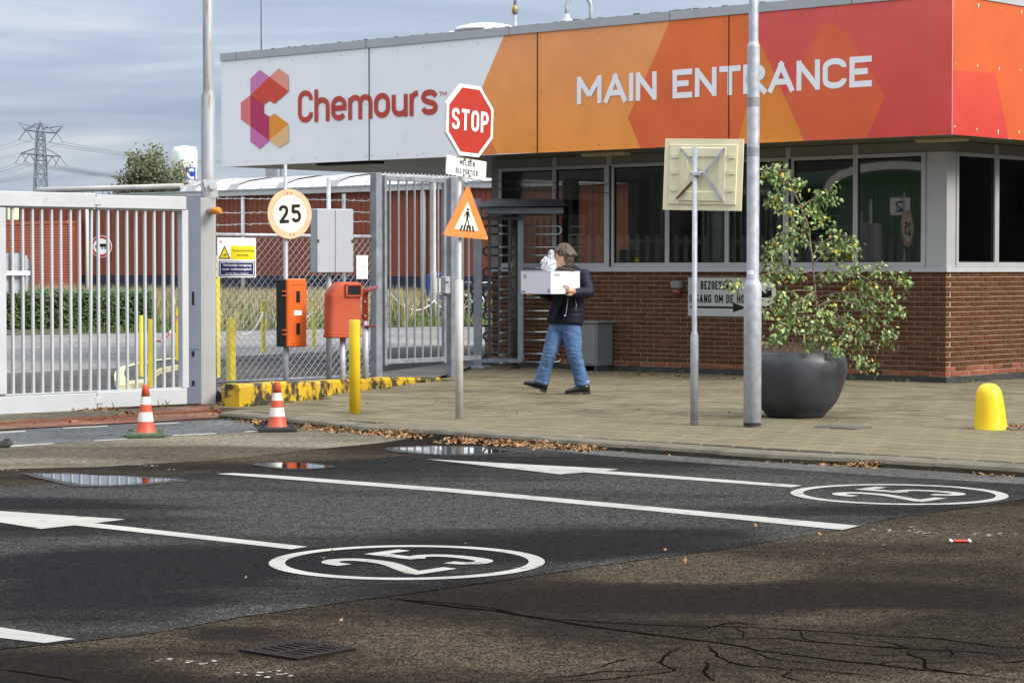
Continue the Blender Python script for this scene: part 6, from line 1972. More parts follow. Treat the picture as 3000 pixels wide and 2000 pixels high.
xl0, xl1 = along(1318), along(1344)
mb = MB(); mb.chamfer(((xl0 + xl1) / 2, .0, gzt / 2 - .02), (abs(xl1 - xl0) + .05, .10, gzt + .02), .006); mb.build('lock_post', M['galv_dark'], bgt)
zl = at(1305, 835, g0.y + .8).z
mb = MB(); mb.chamfer((along(1300), -.03, zl), (.10, .09, .22), .006); mb.build('lock_case', M['galv'], bgt)
MB().tube([(along(1300), -.08, zl + .04), (along(1300) - .06, -.12, zl + .04), (along(1300) - .12, -.12, zl + .04)], .008, 8).build('handle', M['steel_dark'], bgt)
for px in (1356, 1373):
    o = pr_.copy(); COL.objects.link(o); o.location = (along(px), 0, 0)
mb = MB(); mb.chamfer((along(1372), 0, zbm + .04), (.45, .05, .06), .004); mb.build('side_rail', M['galv_dark'], bgt)

# turnstile
tp = gnd(1400, 1080); Zt = tp.y; kt = Zt / F
trn = thing('turnstile', 'full height black turnstile with steel arms and canopy by the gatehouse', 'turnstile', tp, 0)
zt = lambda py: at(1400, py, Zt).z
xt = lambda px: at(px, 900, Zt).x - tp.x
mb = MB(); mb.chamfer((0, 0, zt(583) / 2), (25 * kt, 25 * kt, zt(583)), .006); mb.build('post', M['galv_dark'], trn)
mb = MB(); mb.chamfer((0, 0, .02), (.19, .19, .04), .006); mb.build('foot_plate', M['galv_dark'], trn)
# guard grid in front
for px, wpx, m in ((1434, 9, 'steel_dark'), (1463, 9, 'steel_dark'), (1493, 9, 'steel_dark'), (1525, 16, 'galv_dark')):
    mb = MB(); mb.chamfer((xt(px), -.05, (zt(632) + zt(1052)) / 2), (wpx * kt * 1.05, .03, zt(632) - zt(1052)), .003); mb.build('upright', M[m], trn)
MB().tube([(xt(1508), .12, 0.0), (xt(1508), .12, zt(622))], 8.5 * kt, 12).build('rotor_column', M['olive'], trn)
MB().lathe([(.07, -.01), (.07, .03), (.05, .05)], 14, (xt(1508), .12, 0)).build('rotor_foot', M['steel_dark'], trn)
mb = MB(); mb.chamfer(((xt(1412) + xt(1530)) / 2, -.05, zt(1056)), (xt(1530) - xt(1412), .05, .06), .004); mb.build('bottom_rail', M['galv_dark'], trn)
mb = MB(); mb.chamfer(((xt(1412) + xt(1530)) / 2, -.05, zt(640)), (xt(1530) - xt(1412), .05, .05), .004); mb.build('top_rail', M['steel_dark'], trn)
pairs = [(662, 686), (724, 748), (786, 811), (847, 872), (911, 935), (973, 997), (1037, 1061)]
for i, (ya, yb) in enumerate(pairs):
    za, zb = zt(ya), zt(yb); rm = (za - zb) / 2; zc = (za + zb) / 2
    ex = xt(1645 if i in (0, 6) else 1640)
    hoop = [(xt(1508), .12, za), (ex - rm, .10, za)] + [(ex - rm + rm * math.sin(R(a)), .10, zc + rm * math.cos(R(a))) for a in range(20, 180, 20)] + [(ex - rm, .10, zb), (xt(1508), .12, zb)]
    MB().tube(hoop, .014, 8).build('arm', M['tube'], trn)
    ex = xt(1416)
    hoop = [(xt(1508), .12, za), (ex + rm, .02, za)] + [(ex + rm - rm * math.sin(R(a)), .02, zc + rm * math.cos(R(a))) for a in range(20, 180, 20)] + [(ex + rm, .02, zb), (xt(1508), .12, zb)]
    MB().tube(hoop, .014, 8).build('arm', M['steel_dark'], trn)
    P = [(xt(1508), .12, za), (xt(1466), -.34, za)]; MB().tube([Vector(q) for q in P], .014, 8).build('arm', M['tube'], trn)
    P = [(xt(1508), .12, zb), (xt(1466), -.34, zb)]; MB().tube([Vector(q) for q in P], .014, 8).build('arm', M['tube'], trn)
mb = MB(); mb.add([(xt(1400), -.45, zt(608)), (xt(1660), -.45, zt(606)), (xt(1650), .9, zt(606)), (xt(1412), .9, zt(608)), (xt(1436), -.35, zt(585)), (xt(1640), -.35, zt(585)), (xt(1640), .8, zt(585)), (xt(1436), .8, zt(585))], [(3, 2, 1, 0), (4, 5, 6, 7), (0, 1, 5, 4), (1, 2, 6, 5), (2, 3, 7, 6), (3, 0, 4, 7)])
mb.build('canopy', M['steel_dark'], trn)
mb = MB(); mb.chamfer(((xt(1425) + xt(1650)) / 2, .2, zt(618)), (xt(1650) - xt(1425), 1.0, .09), .01); mb.build('canopy_box', M['galv_dark'], trn)
for px in (1660,):
    mb = MB(); mb.chamfer((xt(px), .75, zt(600) / 2), (.08, .08, zt(600)), .004); mb.build('post', M['steel_dark'], trn)
mb = MB(); mb.chamfer(((xt(1532) + xt(1640)) / 2, .55, zt(1050)), (xt(1640) - xt(1532), .04, .12), .004); mb.build('kick_plate', M['galv_dark'], trn)
for px in (1575, 1595, 1615):
    MB().tube([(xt(px), .56, .05), (xt(px), .56, zt(640))], .012, 6, caps=False).build('back_bar', M['steel_dark'], trn)
# barbed wire above the turnstile
bwt = thing('barbed_wire', 'two strands of barbed wire above the turnstile canopy', 'barbed wire', (tp.x, tp.y, 0))
for ya, yb in ((529, 540), (549, 566)):
    a_ = Vector((xt(1340), .0, zt(ya))); b_ = Vector((xt(1790), -.55, at(1790, yb, Zt - .55).z))
    pts = [a_.lerp(b_, i / 50) + Vector((0, 0, rr_.uniform(-.008, .008))) for i in range(51)]
    mb = MB(); mb.tube(pts, .004, 4, smooth=False)
    for i in range(2, 50, 3):
        for s in (1, -1): mb.tube([pts[i] + Vector((-.014, 0, -.018 * s)), pts[i] + Vector((.014, 0, .018 * s))], .0028, 3, smooth=False)
    mb.build('strand', M['steel_dark'], bwt)
MB().tube([(xt(1345), 0, 0), (xt(1345), 0, zt(520))], .02, 8).build('post', M['galv_dark'], bwt)

# ================================================================== YARD THINGS
def sq_post(px, pyb, pyt, wpx, label, z=-.04, rz=R(30), m='yellow_old', two=False):
    p = gnd(px, pyb, z); k = p.y / F
    t = thing('yellow_post', label, 'bollard', p, rz, 'yellow steel posts in the yard')
    h = at(px, pyt, p.y).z - z
    w = wpx * k / (abs(math.cos(rz)) + abs(math.sin(rz)))
    mb = MB(); mb.chamfer((0, 0, h / 2 - .02), (w, w, h + .04), .012); mb.build('post', M[m], t)
    mb = MB(); mb.chamfer((0, 0, h + .004), (w * 1.04, w * 1.04, .012), .003); mb.build('cap', M[m], t)
    return t, p, h
posts = {}
posts['a'] = sq_post(638, 1105, 750, 18, 'tall scuffed yellow post directly right of the pale gate post', rz=R(20))
posts['b'] = sq_post(677, 1136, 935, 32, 'short thick yellow post behind the left end of the fence', rz=R(50))
posts['c'] = sq_post(771, 1031, 884, 16, 'bright yellow post behind the fence below the camera notice')
posts['d'] = sq_post(919, 1019, 880, 14, 'yellow post just right of the orange hose box')
posts['e'] = sq_post(414, 1117, 926, 15, 'left yellow post of the close pair behind the gate bars')
posts['f'] = sq_post(441, 1134, 937, 18, 'right yellow post of the close pair behind the gate bars')
posts['g'] = sq_post(520, 1068, 903, 12, 'farther yellow post holding the red and white chain behind the gate')
def chain(name, label, P, sag, white=True):
    mb = MB(); n = 36
    for s in range(len(P) - 1):
        a_, b_ = P[s], P[s + 1]
        for i in range(n):
            t0, t1 = i / n, (i + .85) / n
            f = lambda t_: a_.lerp(b_, t_) + Vector((0, 0, -sag * 4 * t_ * (1 - t_)))
            mb.tube([f(t0), f(t1)], .016 if i % 2 else .012, 5, mi=(i // 6) % 2 if not white else 0, smooth=False)
    return mb
top = lambda key, dz: posts[key][1] + Vector((0, 0, posts[key][2] + dz))
o = chain('', '', [top('f', -.2), top('g', -.12)], .18, False).build('barrier_chain', [M['white'], M['red_sign']]); tag(o, 'red and white plastic chain hanging between yellow posts behind the gate', 'chain')
far = gnd(1400, 955, -.02); far.z = .75
mid_ = gnd(1140, 957, -.02); mid_.z = .85
o = chain('', '', [top('b', -.1) + Vector((0, 0, .02)), top('c', -.18), top('d', -.2)], .22).build('barrier_chain', [M['white']]); tag(o, 'white plastic chain hanging between yellow posts behind the fence', 'chain')
o = chain('', '', [mid_, gnd(1272, 940, -.02) + Vector((0, 0, .55)), far], .35).build('barrier_chain', [M['white']]); tag(o, 'white plastic chain sagging before the grass behind the bar gate', 'chain')

# lamp column and notice frame beyond the bar gate
p = gnd(1272, 940, -.02); k = p.y / F
t = thing('yard_lamp_post', 'pale grey lamp column in the grass seen through the bar gate', 'lamp post', p)
MB().lathe([(7.2 * k, 0), (7.2 * k, at(1272, 800, p.y).z), (6.9 * k, at(1272, 795, p.y).z), (5.8 * k, at(1272, 790, p.y).z), (5 * k, at(1272, 480, p.y).z), (3.8 * k, 7.5)], 14).build('pole', M['pale'], t)
mb = MB(); mb.chamfer((.35, 0, 7.5), (.8, .25, .14), .04); mb.build('lamp_head', M['galv_dark'], t)
p = gnd(1253, 930, -.02); k = p.y / F
t = thing('blue_frame', 'bright blue tube frame with white board seen through the bar gate', 'notice frame', p)
hz1 = at(1253, 802, p.y).z
w = 90 * k; r_ = .12
MB().tube([(0, 0, -.05), (0, 0, hz1 - r_)] + [(r_ - r_ * math.cos(R(a)), 0, hz1 - r_ + r_ * math.sin(R(a))) for a in range(15, 90, 15)] + [(r_, 0, hz1), (w - r_, 0, hz1), (w, 0, hz1 - r_), (w, 0, -.05)], 3.9 * k, 10).build('frame', M['blue'], t)
mb = MB(); mb.chamfer((w * .52, 0, hz1 * .70), (w * .80, .03, hz1 * .42), .006); mb.build('board', M['white'], t)
MB().tube([(0, 0, hz1 * .45), (w, 0, hz1 * .45)], 2.5 * k, 8).build('rail', M['blue'], t)

# bicycles leaning by the frame
def bicycle(loc, rz, label):
    t = thing('bicycle', label, 'bicycle', loc, rz, 'bicycles parked beyond the bar gate')
    r_ = .34
    for x in (0, 1.06):
        mb = MB(); mb.tube([(x + r_ * math.cos(a), 0, r_ + r_ * math.sin(a)) for a in [2 * PI * i / 24 for i in range(24)]], .02, 6, closed=True); w = mb.build('wheel', M['rubber'], t)
        mb = MB()
        for i in range(10): mb.tube([(x, 0, r_), (x + r_ * math.cos(PI * i / 5), 0, r_ + r_ * math.sin(PI * i / 5))], .004, 3, smooth=False)
        mb.build('spokes', M['galv'], w)
    mb = MB()
    for a, b in (((0, 0, r_), (.42, 0, .30)), ((0, 0, r_), (.28, 0, .82)), ((.42, 0, .30), (.26, 0, .90)), ((.42, 0, .32), (.86, 0, .78)), ((.28, 0, .84), (.84, 0, .88)), ((1.06, 0, r_), (.82, 0, .98))):
        mb.tube([a, b], .018, 6)
    mb.build('frame', M['black'], t)
    mb = MB(); mb.chamfer((.24, 0, .95), (.26, .15, .06), .025); mb.build('saddle', M['rubber'], t)
    MB().tube([(.70, -.28, 1.03), (.82, -.2, 1.05), (.86, 0, 1.02), (.82, .2, 1.05), (.70, .28, 1.03)], .013, 6).build('handlebar', M['tube'], t)
    mb = MB(); mb.chamfer((-.08, 0, .76), (.40, .14, .02), .006); mb.build('luggage_rack', M['steel_dark'], t)
    mb = MB(); mb.tube([(-.02 + .38 * math.cos(R(a)), 0, r_ + .38 * math.sin(R(a))) for a in range(20, 170, 15)], .02, 5); mb.build('mudguard', M['white'], t)
p = gnd(1272, 938, -.02); bicycle(p + Vector((.18, -.25, 0)), R(15), 'black bicycle by the blue frame left of the lock case')
p = gnd(1352, 938, -.02); bicycle(p + Vector((0, -.1, 0)), R(-24), 'black bicycle seen in the narrow gap left of the turnstile')
p = gnd(1380, 940, -.02); bicycle(p + Vector((0.2, .5, 0)), R(-60), 'bicycle with pale mudguard behind the turnstile post')

# grass, hedge
gp_ = [gnd(-500, 985), gnd(450, 968), gnd(1420, 948), gnd(1420, 948) + Vector((8, 0, 0)), Vector((20, 95, 0)), Vector((-45, 120, 0))]
mb = MB(); mb.poly([Vector((q.x, q.y, -.03)) for q in gp_]); struct(mb.sheet('grass_field', M['field']))
mb = MB(); rr_ = random.Random(31)
def blade(mb, x, y, h, mi, w):
    a = rr_.uniform(0, PI); lx, ly = rr_.gauss(0, .2) * h, rr_.gauss(0, .2) * h
    cx, sy = math.cos(a) * w, math.sin(a) * w
    mb.add([(x - cx, y - sy, -.04), (x + cx, y + sy, -.04), (x + lx * .5 + cx * .7, y + ly * .5 + sy * .7, h * .65), (x + lx * .5 - cx * .7, y + ly * .5 - sy * .7, h * .65), (x + lx, y + ly, h)], [(0, 1, 2, 3), (3, 2, 4)], mi)
gpp = [(q.x, q.y) for q in gp_]
for i in range(42000):
    Y = rr_.uniform(52, 78); X = (rr_.uniform(-20, 1440) - 1500) / F * Y
    if not inside((X, Y - .15), gpp): continue
    edge = (Y - gnd(1500 + F * X / Y, 962 if X > -5 else 968).y)
    edge -= 9 * min(1, max(0, (1500 + F * X / Y - 1195) / 25))
    if edge < 1.2 + noise.noise(Vector((X * .5, 0, 0))) * .7: 
        blade(mb, X, Y, rr_.uniform(.05, .14), 1, .02)
    else:
        g_ = rr_.random() < .16 + max(0, .55 - edge * .09)
        hgt = rr_.uniform(.38, .88) * (1 + .35 * noise.noise(Vector((X * .3, Y * .3, 2)))) * min(1, .35 + edge * .14)
        blade(mb, X, Y, hgt, 1 if g_ else 0, rr_.uniform(.010, .020))
o = mb.build('tall_grass', [M['straw'], M['straw_green']]); stuff(o); o['label'] = 'tall dry grass in front of the warehouse'

ha, hb_ = gnd(-160, 977, -.03), gnd(447, 970, -.03)
hd = hb_ - ha; hL = hd.length; ang = math.atan2(hd.y, hd.x)
hg = thing('hedge', 'clipped dark green hedge seen through the sliding gate bars', 'hedge', ha, ang)
hh_ = at(200, 856, ha.y).z + .03; hw = .9
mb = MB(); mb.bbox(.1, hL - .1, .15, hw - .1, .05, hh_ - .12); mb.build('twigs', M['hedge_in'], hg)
mb = MB()
for i in range(9000):
    f = rr_.random(); x = rr_.uniform(0, hL)
    bump = .05 * noise.noise(Vector((x * 1.5, 0, 0)))
    if f < .62: c = Vector((x, rr_.gauss(.06, .05), rr_.uniform(.03, hh_)))
    elif f < .9: c = Vector((x, rr_.uniform(0, hw), hh_ - .02 + bump + rr_.gauss(0, .03)))
    else: c = Vector((hL + rr_.gauss(-.03, .05), rr_.uniform(0, hw), rr_.uniform(.03, hh_)))
    u_ = Vector((rr_.gauss(0, 1), rr_.gauss(0, 1), rr_.gauss(0, 1))).normalized(); v_ = u_.orthogonal().normalized()
    s = rr_.uniform(.03, .06)
    mb.add([c - u_ * s, c + v_ * s * .55, c + u_ * s, c - v_ * s * .55], [(0, 1, 2, 3)])
stuff(mb.build('foliage', M['hedge'], hg))

# no lorries sign on its pole
p = gnd(257, 860, -.03); Y = 72 * KF; p = at(256, 836, Y); p.z = -.04; k = Y / F
t = thing('no_lorries_sign', 'round red bordered no lorries sign on a pale pole before the warehouse', 'road sign', p)
MB().lathe([(4.6 * k, 0), (4.6 * k, at(256, 640, Y).z), (4 * k, at(256, 600, Y).z)], 12).build('pole', M['white'], t)
fr = sign_frame(t, 297, 722, Y, p, R(-10), 0)
rs = 31 * k
MB().tube([fr(-41 * k, 0, -.02), fr(0, 0, -.02)], .02, 6).build('arm', M['galv'], t)
mb = MB(); mb.prism(circle(0, 0, rs * 1.04, 36), 0, .02, fr); pl_ = mb.build('round_plate', M['white'], t)
mb = MB(); stroke(mb, circle(0, 0, rs * .88, 36), rs * .12, fr, .021, True); mb.build('red_ring', M['red_sign'], pl_)
mb = MB()
mb.prism([(-.60 * rs, -.12 * rs), (-.60 * rs, .02 * rs), (-.5 * rs, .2 * rs), (-.3 * rs, .2 * rs), (-.3 * rs, -.12 * rs)], .0201, .022, fr)
mb.prism(fan_box(-.24 * rs, .60 * rs, -.05 * rs, .26 * rs), .0201, .022, fr)
for x in (-.44, .12, .38): mb.prism(circle(x * rs, -.17 * rs, .09 * rs, 12), .0201, .0225, fr)
mb.build('pictogram', M['black'], pl_)

# ================================================================== WAREHOUSE AND FAR THINGS
Yw = 84.2 * KF
w0 = at(1086, 562, Yw)
wh = thing('warehouse', 'long low red brown warehouse with white barrel roof behind the yard', 'warehouse', (w0.x, w0.y, 0), -AL)
def WX(px):
    return (hit(px, 700, (w0.x, w0.y, 0), by) - Vector((w0.x, w0.y, 0))).dot(bx)
zE = w0.z; zP = at(1086, 809, Yw).z
xl_, xr_ = WX(-250), WX(2000)
# ribbed cladding
mb = MB(); x = xl_; i = 0; pts = []
while x < xr_:
    pts += [(x, 0), (x + .10, 0), (x + .125, -.03), (x + .225, -.03)]; x += .25
pts = [(a_, b_) for a_, b_ in pts]
n = len(pts)
mb.add([(a_, b_, zP) for a_, b_ in pts] + [(a_, b_, zE + .02) for a_, b_ in pts], [(i, i + 1, n + i + 1, n + i) for i in range(n - 1)])
mb.build('cladding', M['wh_red'], wh)
mb = MB(); mb.bbox(xl_, xr_, -.01, .4, -.2, zP - .002); mb.build('plinth', M['wh_plinth'], wh)
mb = MB(); mb.bbox(xl_, xr_, .05, 12, -.2, zE - .1); mb.build('core', M['wh_plinth'], wh)
eh = at(1086, 547, Yw).z - zE
mb = MB(); mb.bbox(xl_, xr_, -.22, .3, zE, zE + eh); mb.build('eave', M['wh_eave'], wh)
mb = MB(); mb.bbox(xl_, xr_, -.25, -.20, zE + eh + .002, zE + eh + .05); mb.build('gutter', M['galv'], wh)
for px in (720, 972, 1248):
    x = WX(px); MB().tube([(x, -.12, -.1), (x, -.12, zE - .02)], .075 if px != 1248 else .09, 8).build('downpipe', M['white'], wh)
# barrel roof
xs = WX(520)
prof = []
rise = at(640, 522, Yw + 6).z - zE - eh + .12
for i in range(13):
    a = PI * i / 12; prof.append((.1 + 5 * (1 - math.cos(a)), zE + eh + rise * math.sin(a) ** .8))
mb = MB(); n = len(prof)
segs = 40; 
for s in range(segs + 1):
    x = xs + (xr_ - xs) * s / segs
    mb.add([(x, y, z) for y, z in prof], [])
for s in range(segs):
    for i in range(n - 1):
        mb.f.append((s * n + i, s * n + i + 1, (s + 1) * n + i + 1, (s + 1) * n + i)); mb.mi.append(0); mb.sm.append(True)
mb.f.append(tuple(range(n))); mb.mi.append(0); mb.sm.append(False)
mb.build('barrel_roof', M['wh_roof'], wh)
x = xs; i = 0
while x < xr_:
    mb = MB(); mb.tube([(x, y, z + .015) for y, z in prof[:8]], .028, 4, caps=False, smooth=False); mb.build('roof_rib', M['hatch'], wh); x += .88
for px in (547, 672, 815, 965, 1100, 1230):
    x = WX(px); mb = MB()
    P = prof[0:4]; q = [(x - .22, .25, prof[1][1] + .03), (x + .22, .25, prof[1][1] + .03)]
    for i in range(0, 5):
        y0_, z0_ = prof[i]; y1_, z1_ = prof[i + 1]
        mb.add([(x - .25, y0_, z0_ + .05), (x + .25, y0_, z0_ + .05), (x + .25, y1_, z1_ + .05), (x - .25, y1_, z1_ + .05)], [(0, 1, 2, 3)])
    y0_, z0_ = prof[0]
    mb.add([(x - .25, y0_, z0_), (x + .25, y0_, z0_), (x + .25, y0_, z0_ + .05), (x - .25, y0_, z0_ + .05)], [(0, 1, 2, 3)])
    mb.build('roof_light', M['hatch'], wh)
# flat roof part and pipe
mb = MB(); mb.bbox(xl_, xs - .02, -.18, 12, zE + eh - .06, zE + eh + .001); mb.build('flat_roof', M['roofing'], wh)
t = thing('roof_pipe', 'long lagged pipe running along the warehouse roof edge', 'pipe', (w0.x, w0.y, 0), -AL)
def WP(px, py, y):
    q = hit(px, py, Vector((w0.x, w0.y, 0)) + by * y, by); v = q - Vector((w0.x, w0.y, 0)); return Vector((v.dot(bx), y, q.z))
pa = WP(112, 558, .6); pb_ = WP(534, 546, .6)
MB().tube([pa + Vector((-.12, 0, -.45)), pa + Vector((-.12, 0, -.1)), pa, pb_], .115, 10).build('pipe', M['pipe'], t)
for i in range(14):
    q = pa.lerp(pb_, (i + .5) / 14)
    MB().tube([q, q + Vector((0, 0, -.35 - .1 * (i / 14)))], .018, 5, caps=False).build('support', M['galv_dark'], t)
# chimney stack bits behind the roof
q = WP(810, 500, 13)
t = thing('roof_vent', 'grey vent duct rising behind the barrel roof below the canopy', 'vent', Vector((w0.x, w0.y, 0)) + bx * q.x + by * 13)
zt_ = at(800, 455, t.location.y).z
mb = MB(); mb.bbox(-.45, .0, -.3, .3, 2.0, zt_ + .3); mb.build('duct', M['galv_dark'], t)
MB().tube([(0.25, 0, 3), (0.25, 0, zt_ - .4), (.4, 0, zt_ - .25), (.8, 0, zt_ - .25)], .1, 8).build('bend', M['galv'], t)
# lower orange red hall at the left
lw = thing('red_hall', 'low orange red hall with horizontal ribs behind the hedge', 'building', (0, 0, 0), -AL)
lq = hit(199, 700, Vector((w0.x, w0.y, 0)) - by * .7, by); Yl = lq.y; l1 = Vector((lq.x, lq.y, 0)); lw.location = l1
zt_ = at(199, 646, Yl).z; zr = at(199, 655, Yl).z
mb = MB(); pts = []; z = -.1
while z < zr: pts += [(0, z), (0, z + .03), (-.022, z + .04), (-.022, z + .075)]; z += .095
n = len(pts)
mb.add([(-14, y, z_) for y, z_ in pts] + [(0, y, z_) for y, z_ in pts], [(i, i + 1, n + i + 1, n + i) for i in range(n - 1)])
mb.build('cladding', M['wh_low'], lw)
mb = MB(); mb.bbox(-14.05, .03, -.05, .62, zr, zt_); mb.build('parapet', M['wh_low'], lw)
mb = MB(); mb.bbox(-14, -.01, .03, .6, -.1, zr - .01); mb.build('core', M['wh_low'], lw)
q = at(20, 625, Yl + .3); 
t = thing('pale_roof_unit', 'cream roof unit standing on the low red hall', 'roof unit', (q.x, q.y, zt_ - .02), -AL)
mb = MB(); mb.chamfer((0, 0, .3), (.9, .5, .55), .03); mb.build('casing', M['cream'], t)
mb = MB()
for i in range(6): mb.bbox(-.4 + i * .14, -.36 + i * .14, -.27, -.25, .08, .52)
mb.build('louvre', M['util'], t)

# storage tank
Yt = 190.0; c = at(543, 790, Yt); k = Yt / F
t = thing('white_tank', 'white cylindrical storage tank with blue and white logo beyond the roof', 'tank', (c.x, c.y, -.3))
rt = 36.5 * k; ztp = at(543, 440, Yt).z + .3; zs_ = at(543, 490, Yt).z + .3
MB().lathe([(rt * .97, 0), (rt * .97, zs_ - .05), (rt, zs_), (rt, ztp - .15), (rt * .97, ztp), (rt * .85, ztp + .16), (rt * .5, ztp + .30), (0, ztp + .36)], 32).build('shell', M['tank'], t)
MB().tube([(rt * .92 * math.cos(a), rt * .92 * math.sin(a), ztp + .22) for a in [2 * PI * i / 20 for i in range(20)]], .025, 4, closed=True).build('handrail', M['tank'], t)
def oncyl(x, z, d):
    r_ = rt + .005 + d; a = -PI / 2 + x / rt; return Vector((r_ * math.cos(a), r_ * math.sin(a), z))
lz0, lz1 = at(563, 527, Yt).z + .3, at(563, 492, Yt).z + .3
def cyl_patch(mb, x0, x1, z0, z1, d):
    n = 8
    vs = [oncyl(x0 + (x1 - x0) * i / n, z, d) for z in (z0, z1) for i in range(n + 1)]
    mb.add(vs, [(i, i + 1, n + 2 + i, n + 1 + i) for i in range(n)])
lx0, lx1 = math.asin(min(1, 7 / 36.5)) * rt, math.asin(min(1, 33 / 36.5)) * rt
mb = MB(); cyl_patch(mb, lx0, lx1, lz0, lz1, 0.0); mb.build('logo_field', M['logo_blue'], t)
mb = MB(); cxl, czl = (lx0 + lx1) / 2 + .05, (lz0 + lz1) / 2 - .03; rl = (lz1 - lz0) * .33
stroke(mb, [(cxl + rl * math.cos(R(a)), czl + rl * 1.02 * math.sin(R(a))) for a in range(50, 311, 13)], rl * .30, oncyl, .01)
mb.build('logo', M['white_clean'], t)

# tree behind the warehouse
Yt = 108 * KF; c = at(440, 560, Yt); k = Yt / F
t = thing('broadleaf_tree', 'olive green broadleaf tree rising behind the warehouse roof', 'tree', (c.x, c.y, -.3))
MB().tube([(0, 0, 0), (.05, 0, 2), (0, 0, 4.5), (.1, 0, 6)], [.22, .18, .12, .04], 8).build('trunk', M['bark'], t)
rr_ = random.Random(77)
tb = MB(); tf = MB()
tips = []
for (px, py) in ((345, 545), (355, 515), (375, 490), (385, 452), (405, 450), (425, 448), (452, 432), (445, 470), (470, 480), (500, 490), (530, 485), (545, 505), (540, 535), (400, 500), (430, 500), (470, 520), (500, 535), (380, 530), (420, 540), (455, 545), (360, 555), (560, 545), (340, 560), (520, 555), (410, 475), (460, 455)):
    q = at(px, py, Yt); v = Vector((q.x - c.x, rr_.uniform(-.7, .7), q.z + .3)); tips.append(v)
    base = Vector((rr_.uniform(-.05, .05), 0, min(4.6, v.z - .8)))
    tb.tube(cr_([base, base.lerp(v, .5) + Vector((0, rr_.uniform(-.1, .1), -.08)), v], 4), [.05 - .045 * i / 8 for i in range(9)], 4)
    for _ in range(170):
        s = rr_.random() ** .6
        cc_ = base.lerp(v, .35 + .67 * s) + Vector((rr_.gauss(0, .20), rr_.gauss(0, .25), rr_.gauss(0, .15)))
        u_ = Vector((rr_.gauss(0, 1), rr_.gauss(0, 1), rr_.gauss(0, 1))).normalized(); v2 = u_.orthogonal().normalized(); z_ = rr_.uniform(.05, .10)
        tf.add([cc_ - u_ * z_, cc_ + v2 * z_ * .6, cc_ + u_ * z_, cc_ - v2 * z_ * .6], [(0, 1, 2, 3)])
tb.build('branch', M['bark'], t); stuff(tf.build('crown', M['tree_leaf'], t))

# pylon and lines
Yp = 700.0; k = Yp / F; c = at(121, 788, Yp)
t = thing('power_pylon', 'tall lattice electricity pylon on the horizon at the left', 'pylon', (c.x, c.y, -.3))
pz = lambda py: at(121, py, Yp).z + .3
px_ = lambda px: at(px, 700, Yp).x - c.x
def bar(mb, a, b, r_=.16): mb.tube([Vector(a), Vector(b)], r_, 4, caps=False, smooth=False)
mb = MB()
lv = [(788, 24), (700, 20), (620, 17.5), (560, 17.5), (510, 15.5), (470, 14.5), (440, 13), (410, 11.5), (385, 10), (358, 3)]
for i in range(len(lv) - 1):
    (ya, wa), (yb, wb_) = lv[i], lv[i + 1]
    za, zb = pz(ya), pz(yb); a_, b_ = wa * k, wb_ * k
    for sx_, sy_ in ((-1, -1), (1, -1), (1, 1), (-1, 1)): bar(mb, (sx_ * a_, sy_ * a_, za), (sx_ * b_, sy_ * b_, zb), .2)
    for f in range(4):
        cs = [(-1, -1), (1, -1), (1, 1), (-1, 1)]; p_, q_ = cs[f], cs[(f + 1) % 4]
        bar(mb, (p_[0] * a_, p_[1] * a_, za), (q_[0] * b_, q_[1] * b_, zb), .13); bar(mb, (q_[0] * a_, q_[1] * a_, za), (p_[0] * b_, p_[1] * b_, zb), .13)
        bar(mb, (p_[0] * b_, p_[1] * b_, zb), (q_[0] * b_, q_[1] * b_, zb), .13)
mb.build('tower', M['pylon'], t)
attach = []
for (pts, z_) in (((55, 357, 75, 381), 1), ((186, 369, 166, 389), 1)):
    pass
mb = MB()
for s, tipx, tipy, kx_, ky in ((-1, 55, 357, 76, 381), (1, 186, 369, 165, 390)):
    for d in (-1.2, 1.2):
        bar(mb, (px_(tipx), 0, pz(tipy)), (px_(kx_), d, pz(ky)), .2); bar(mb, (px_(kx_), d, pz(ky)), (0, d, pz(386)), .2)
        bar(mb, (px_(tipx), 0, pz(tipy)), (s * 1.0, d, pz(376)), .13); bar(mb, (px_(kx_), d, pz(ky)), (s, d, pz(362)), .13)
    for (xa, ya) in ((kx_ - 19, ky + 29), (kx_ + 22, ky + 27)):
        bar(mb, (px_(kx_ + 3), 0, pz(ky)), (px_(xa), 0, pz(ya)), .14); attach.append((xa, ya))
for s, xe, ye in ((-1, 64, 449), (1, 178, 458)):
    for d in (-1.2, 1.2):
        bar(mb, (px_(xe), 0, pz(ye)), (0, d, pz(455)), .2); bar(mb, (px_(xe), 0, pz(ye)), (s * 2, d, pz(436)), .14)
    for f in (0.0, .42):
        xb = xe + (121 - xe) * f
        for dx, dy in ((-18, 30), (19, 29)): bar(mb, (px_(xb), 0, pz(ye)), (px_(xb + dx), 0, pz(ye + dy)), .13); attach.append((xb + dx, ye + dy))
mb.build('cross_arm', M['pylon'], t)
mb = MB()
for (xa, ya) in attach:
    A = Vector((px_(xa), 0, pz(ya)))
    for ex, ey, Y2 in ((700, 70, 1050.0), (-420, 55, 560.0)):
        B = at(xa + ex, ya + ey * .9, Y2); B = B - Vector((c.x, c.y, -.3))
        pts = [A.lerp(B, i / 12) + Vector((0, 0, -5.0 * 4 * (i / 12) * (1 - i / 12) * .5)) for i in range(13)]
        mb.tube(pts, .07, 3, caps=False, smooth=False)
mb.build('power_line', M['pylon'], t)

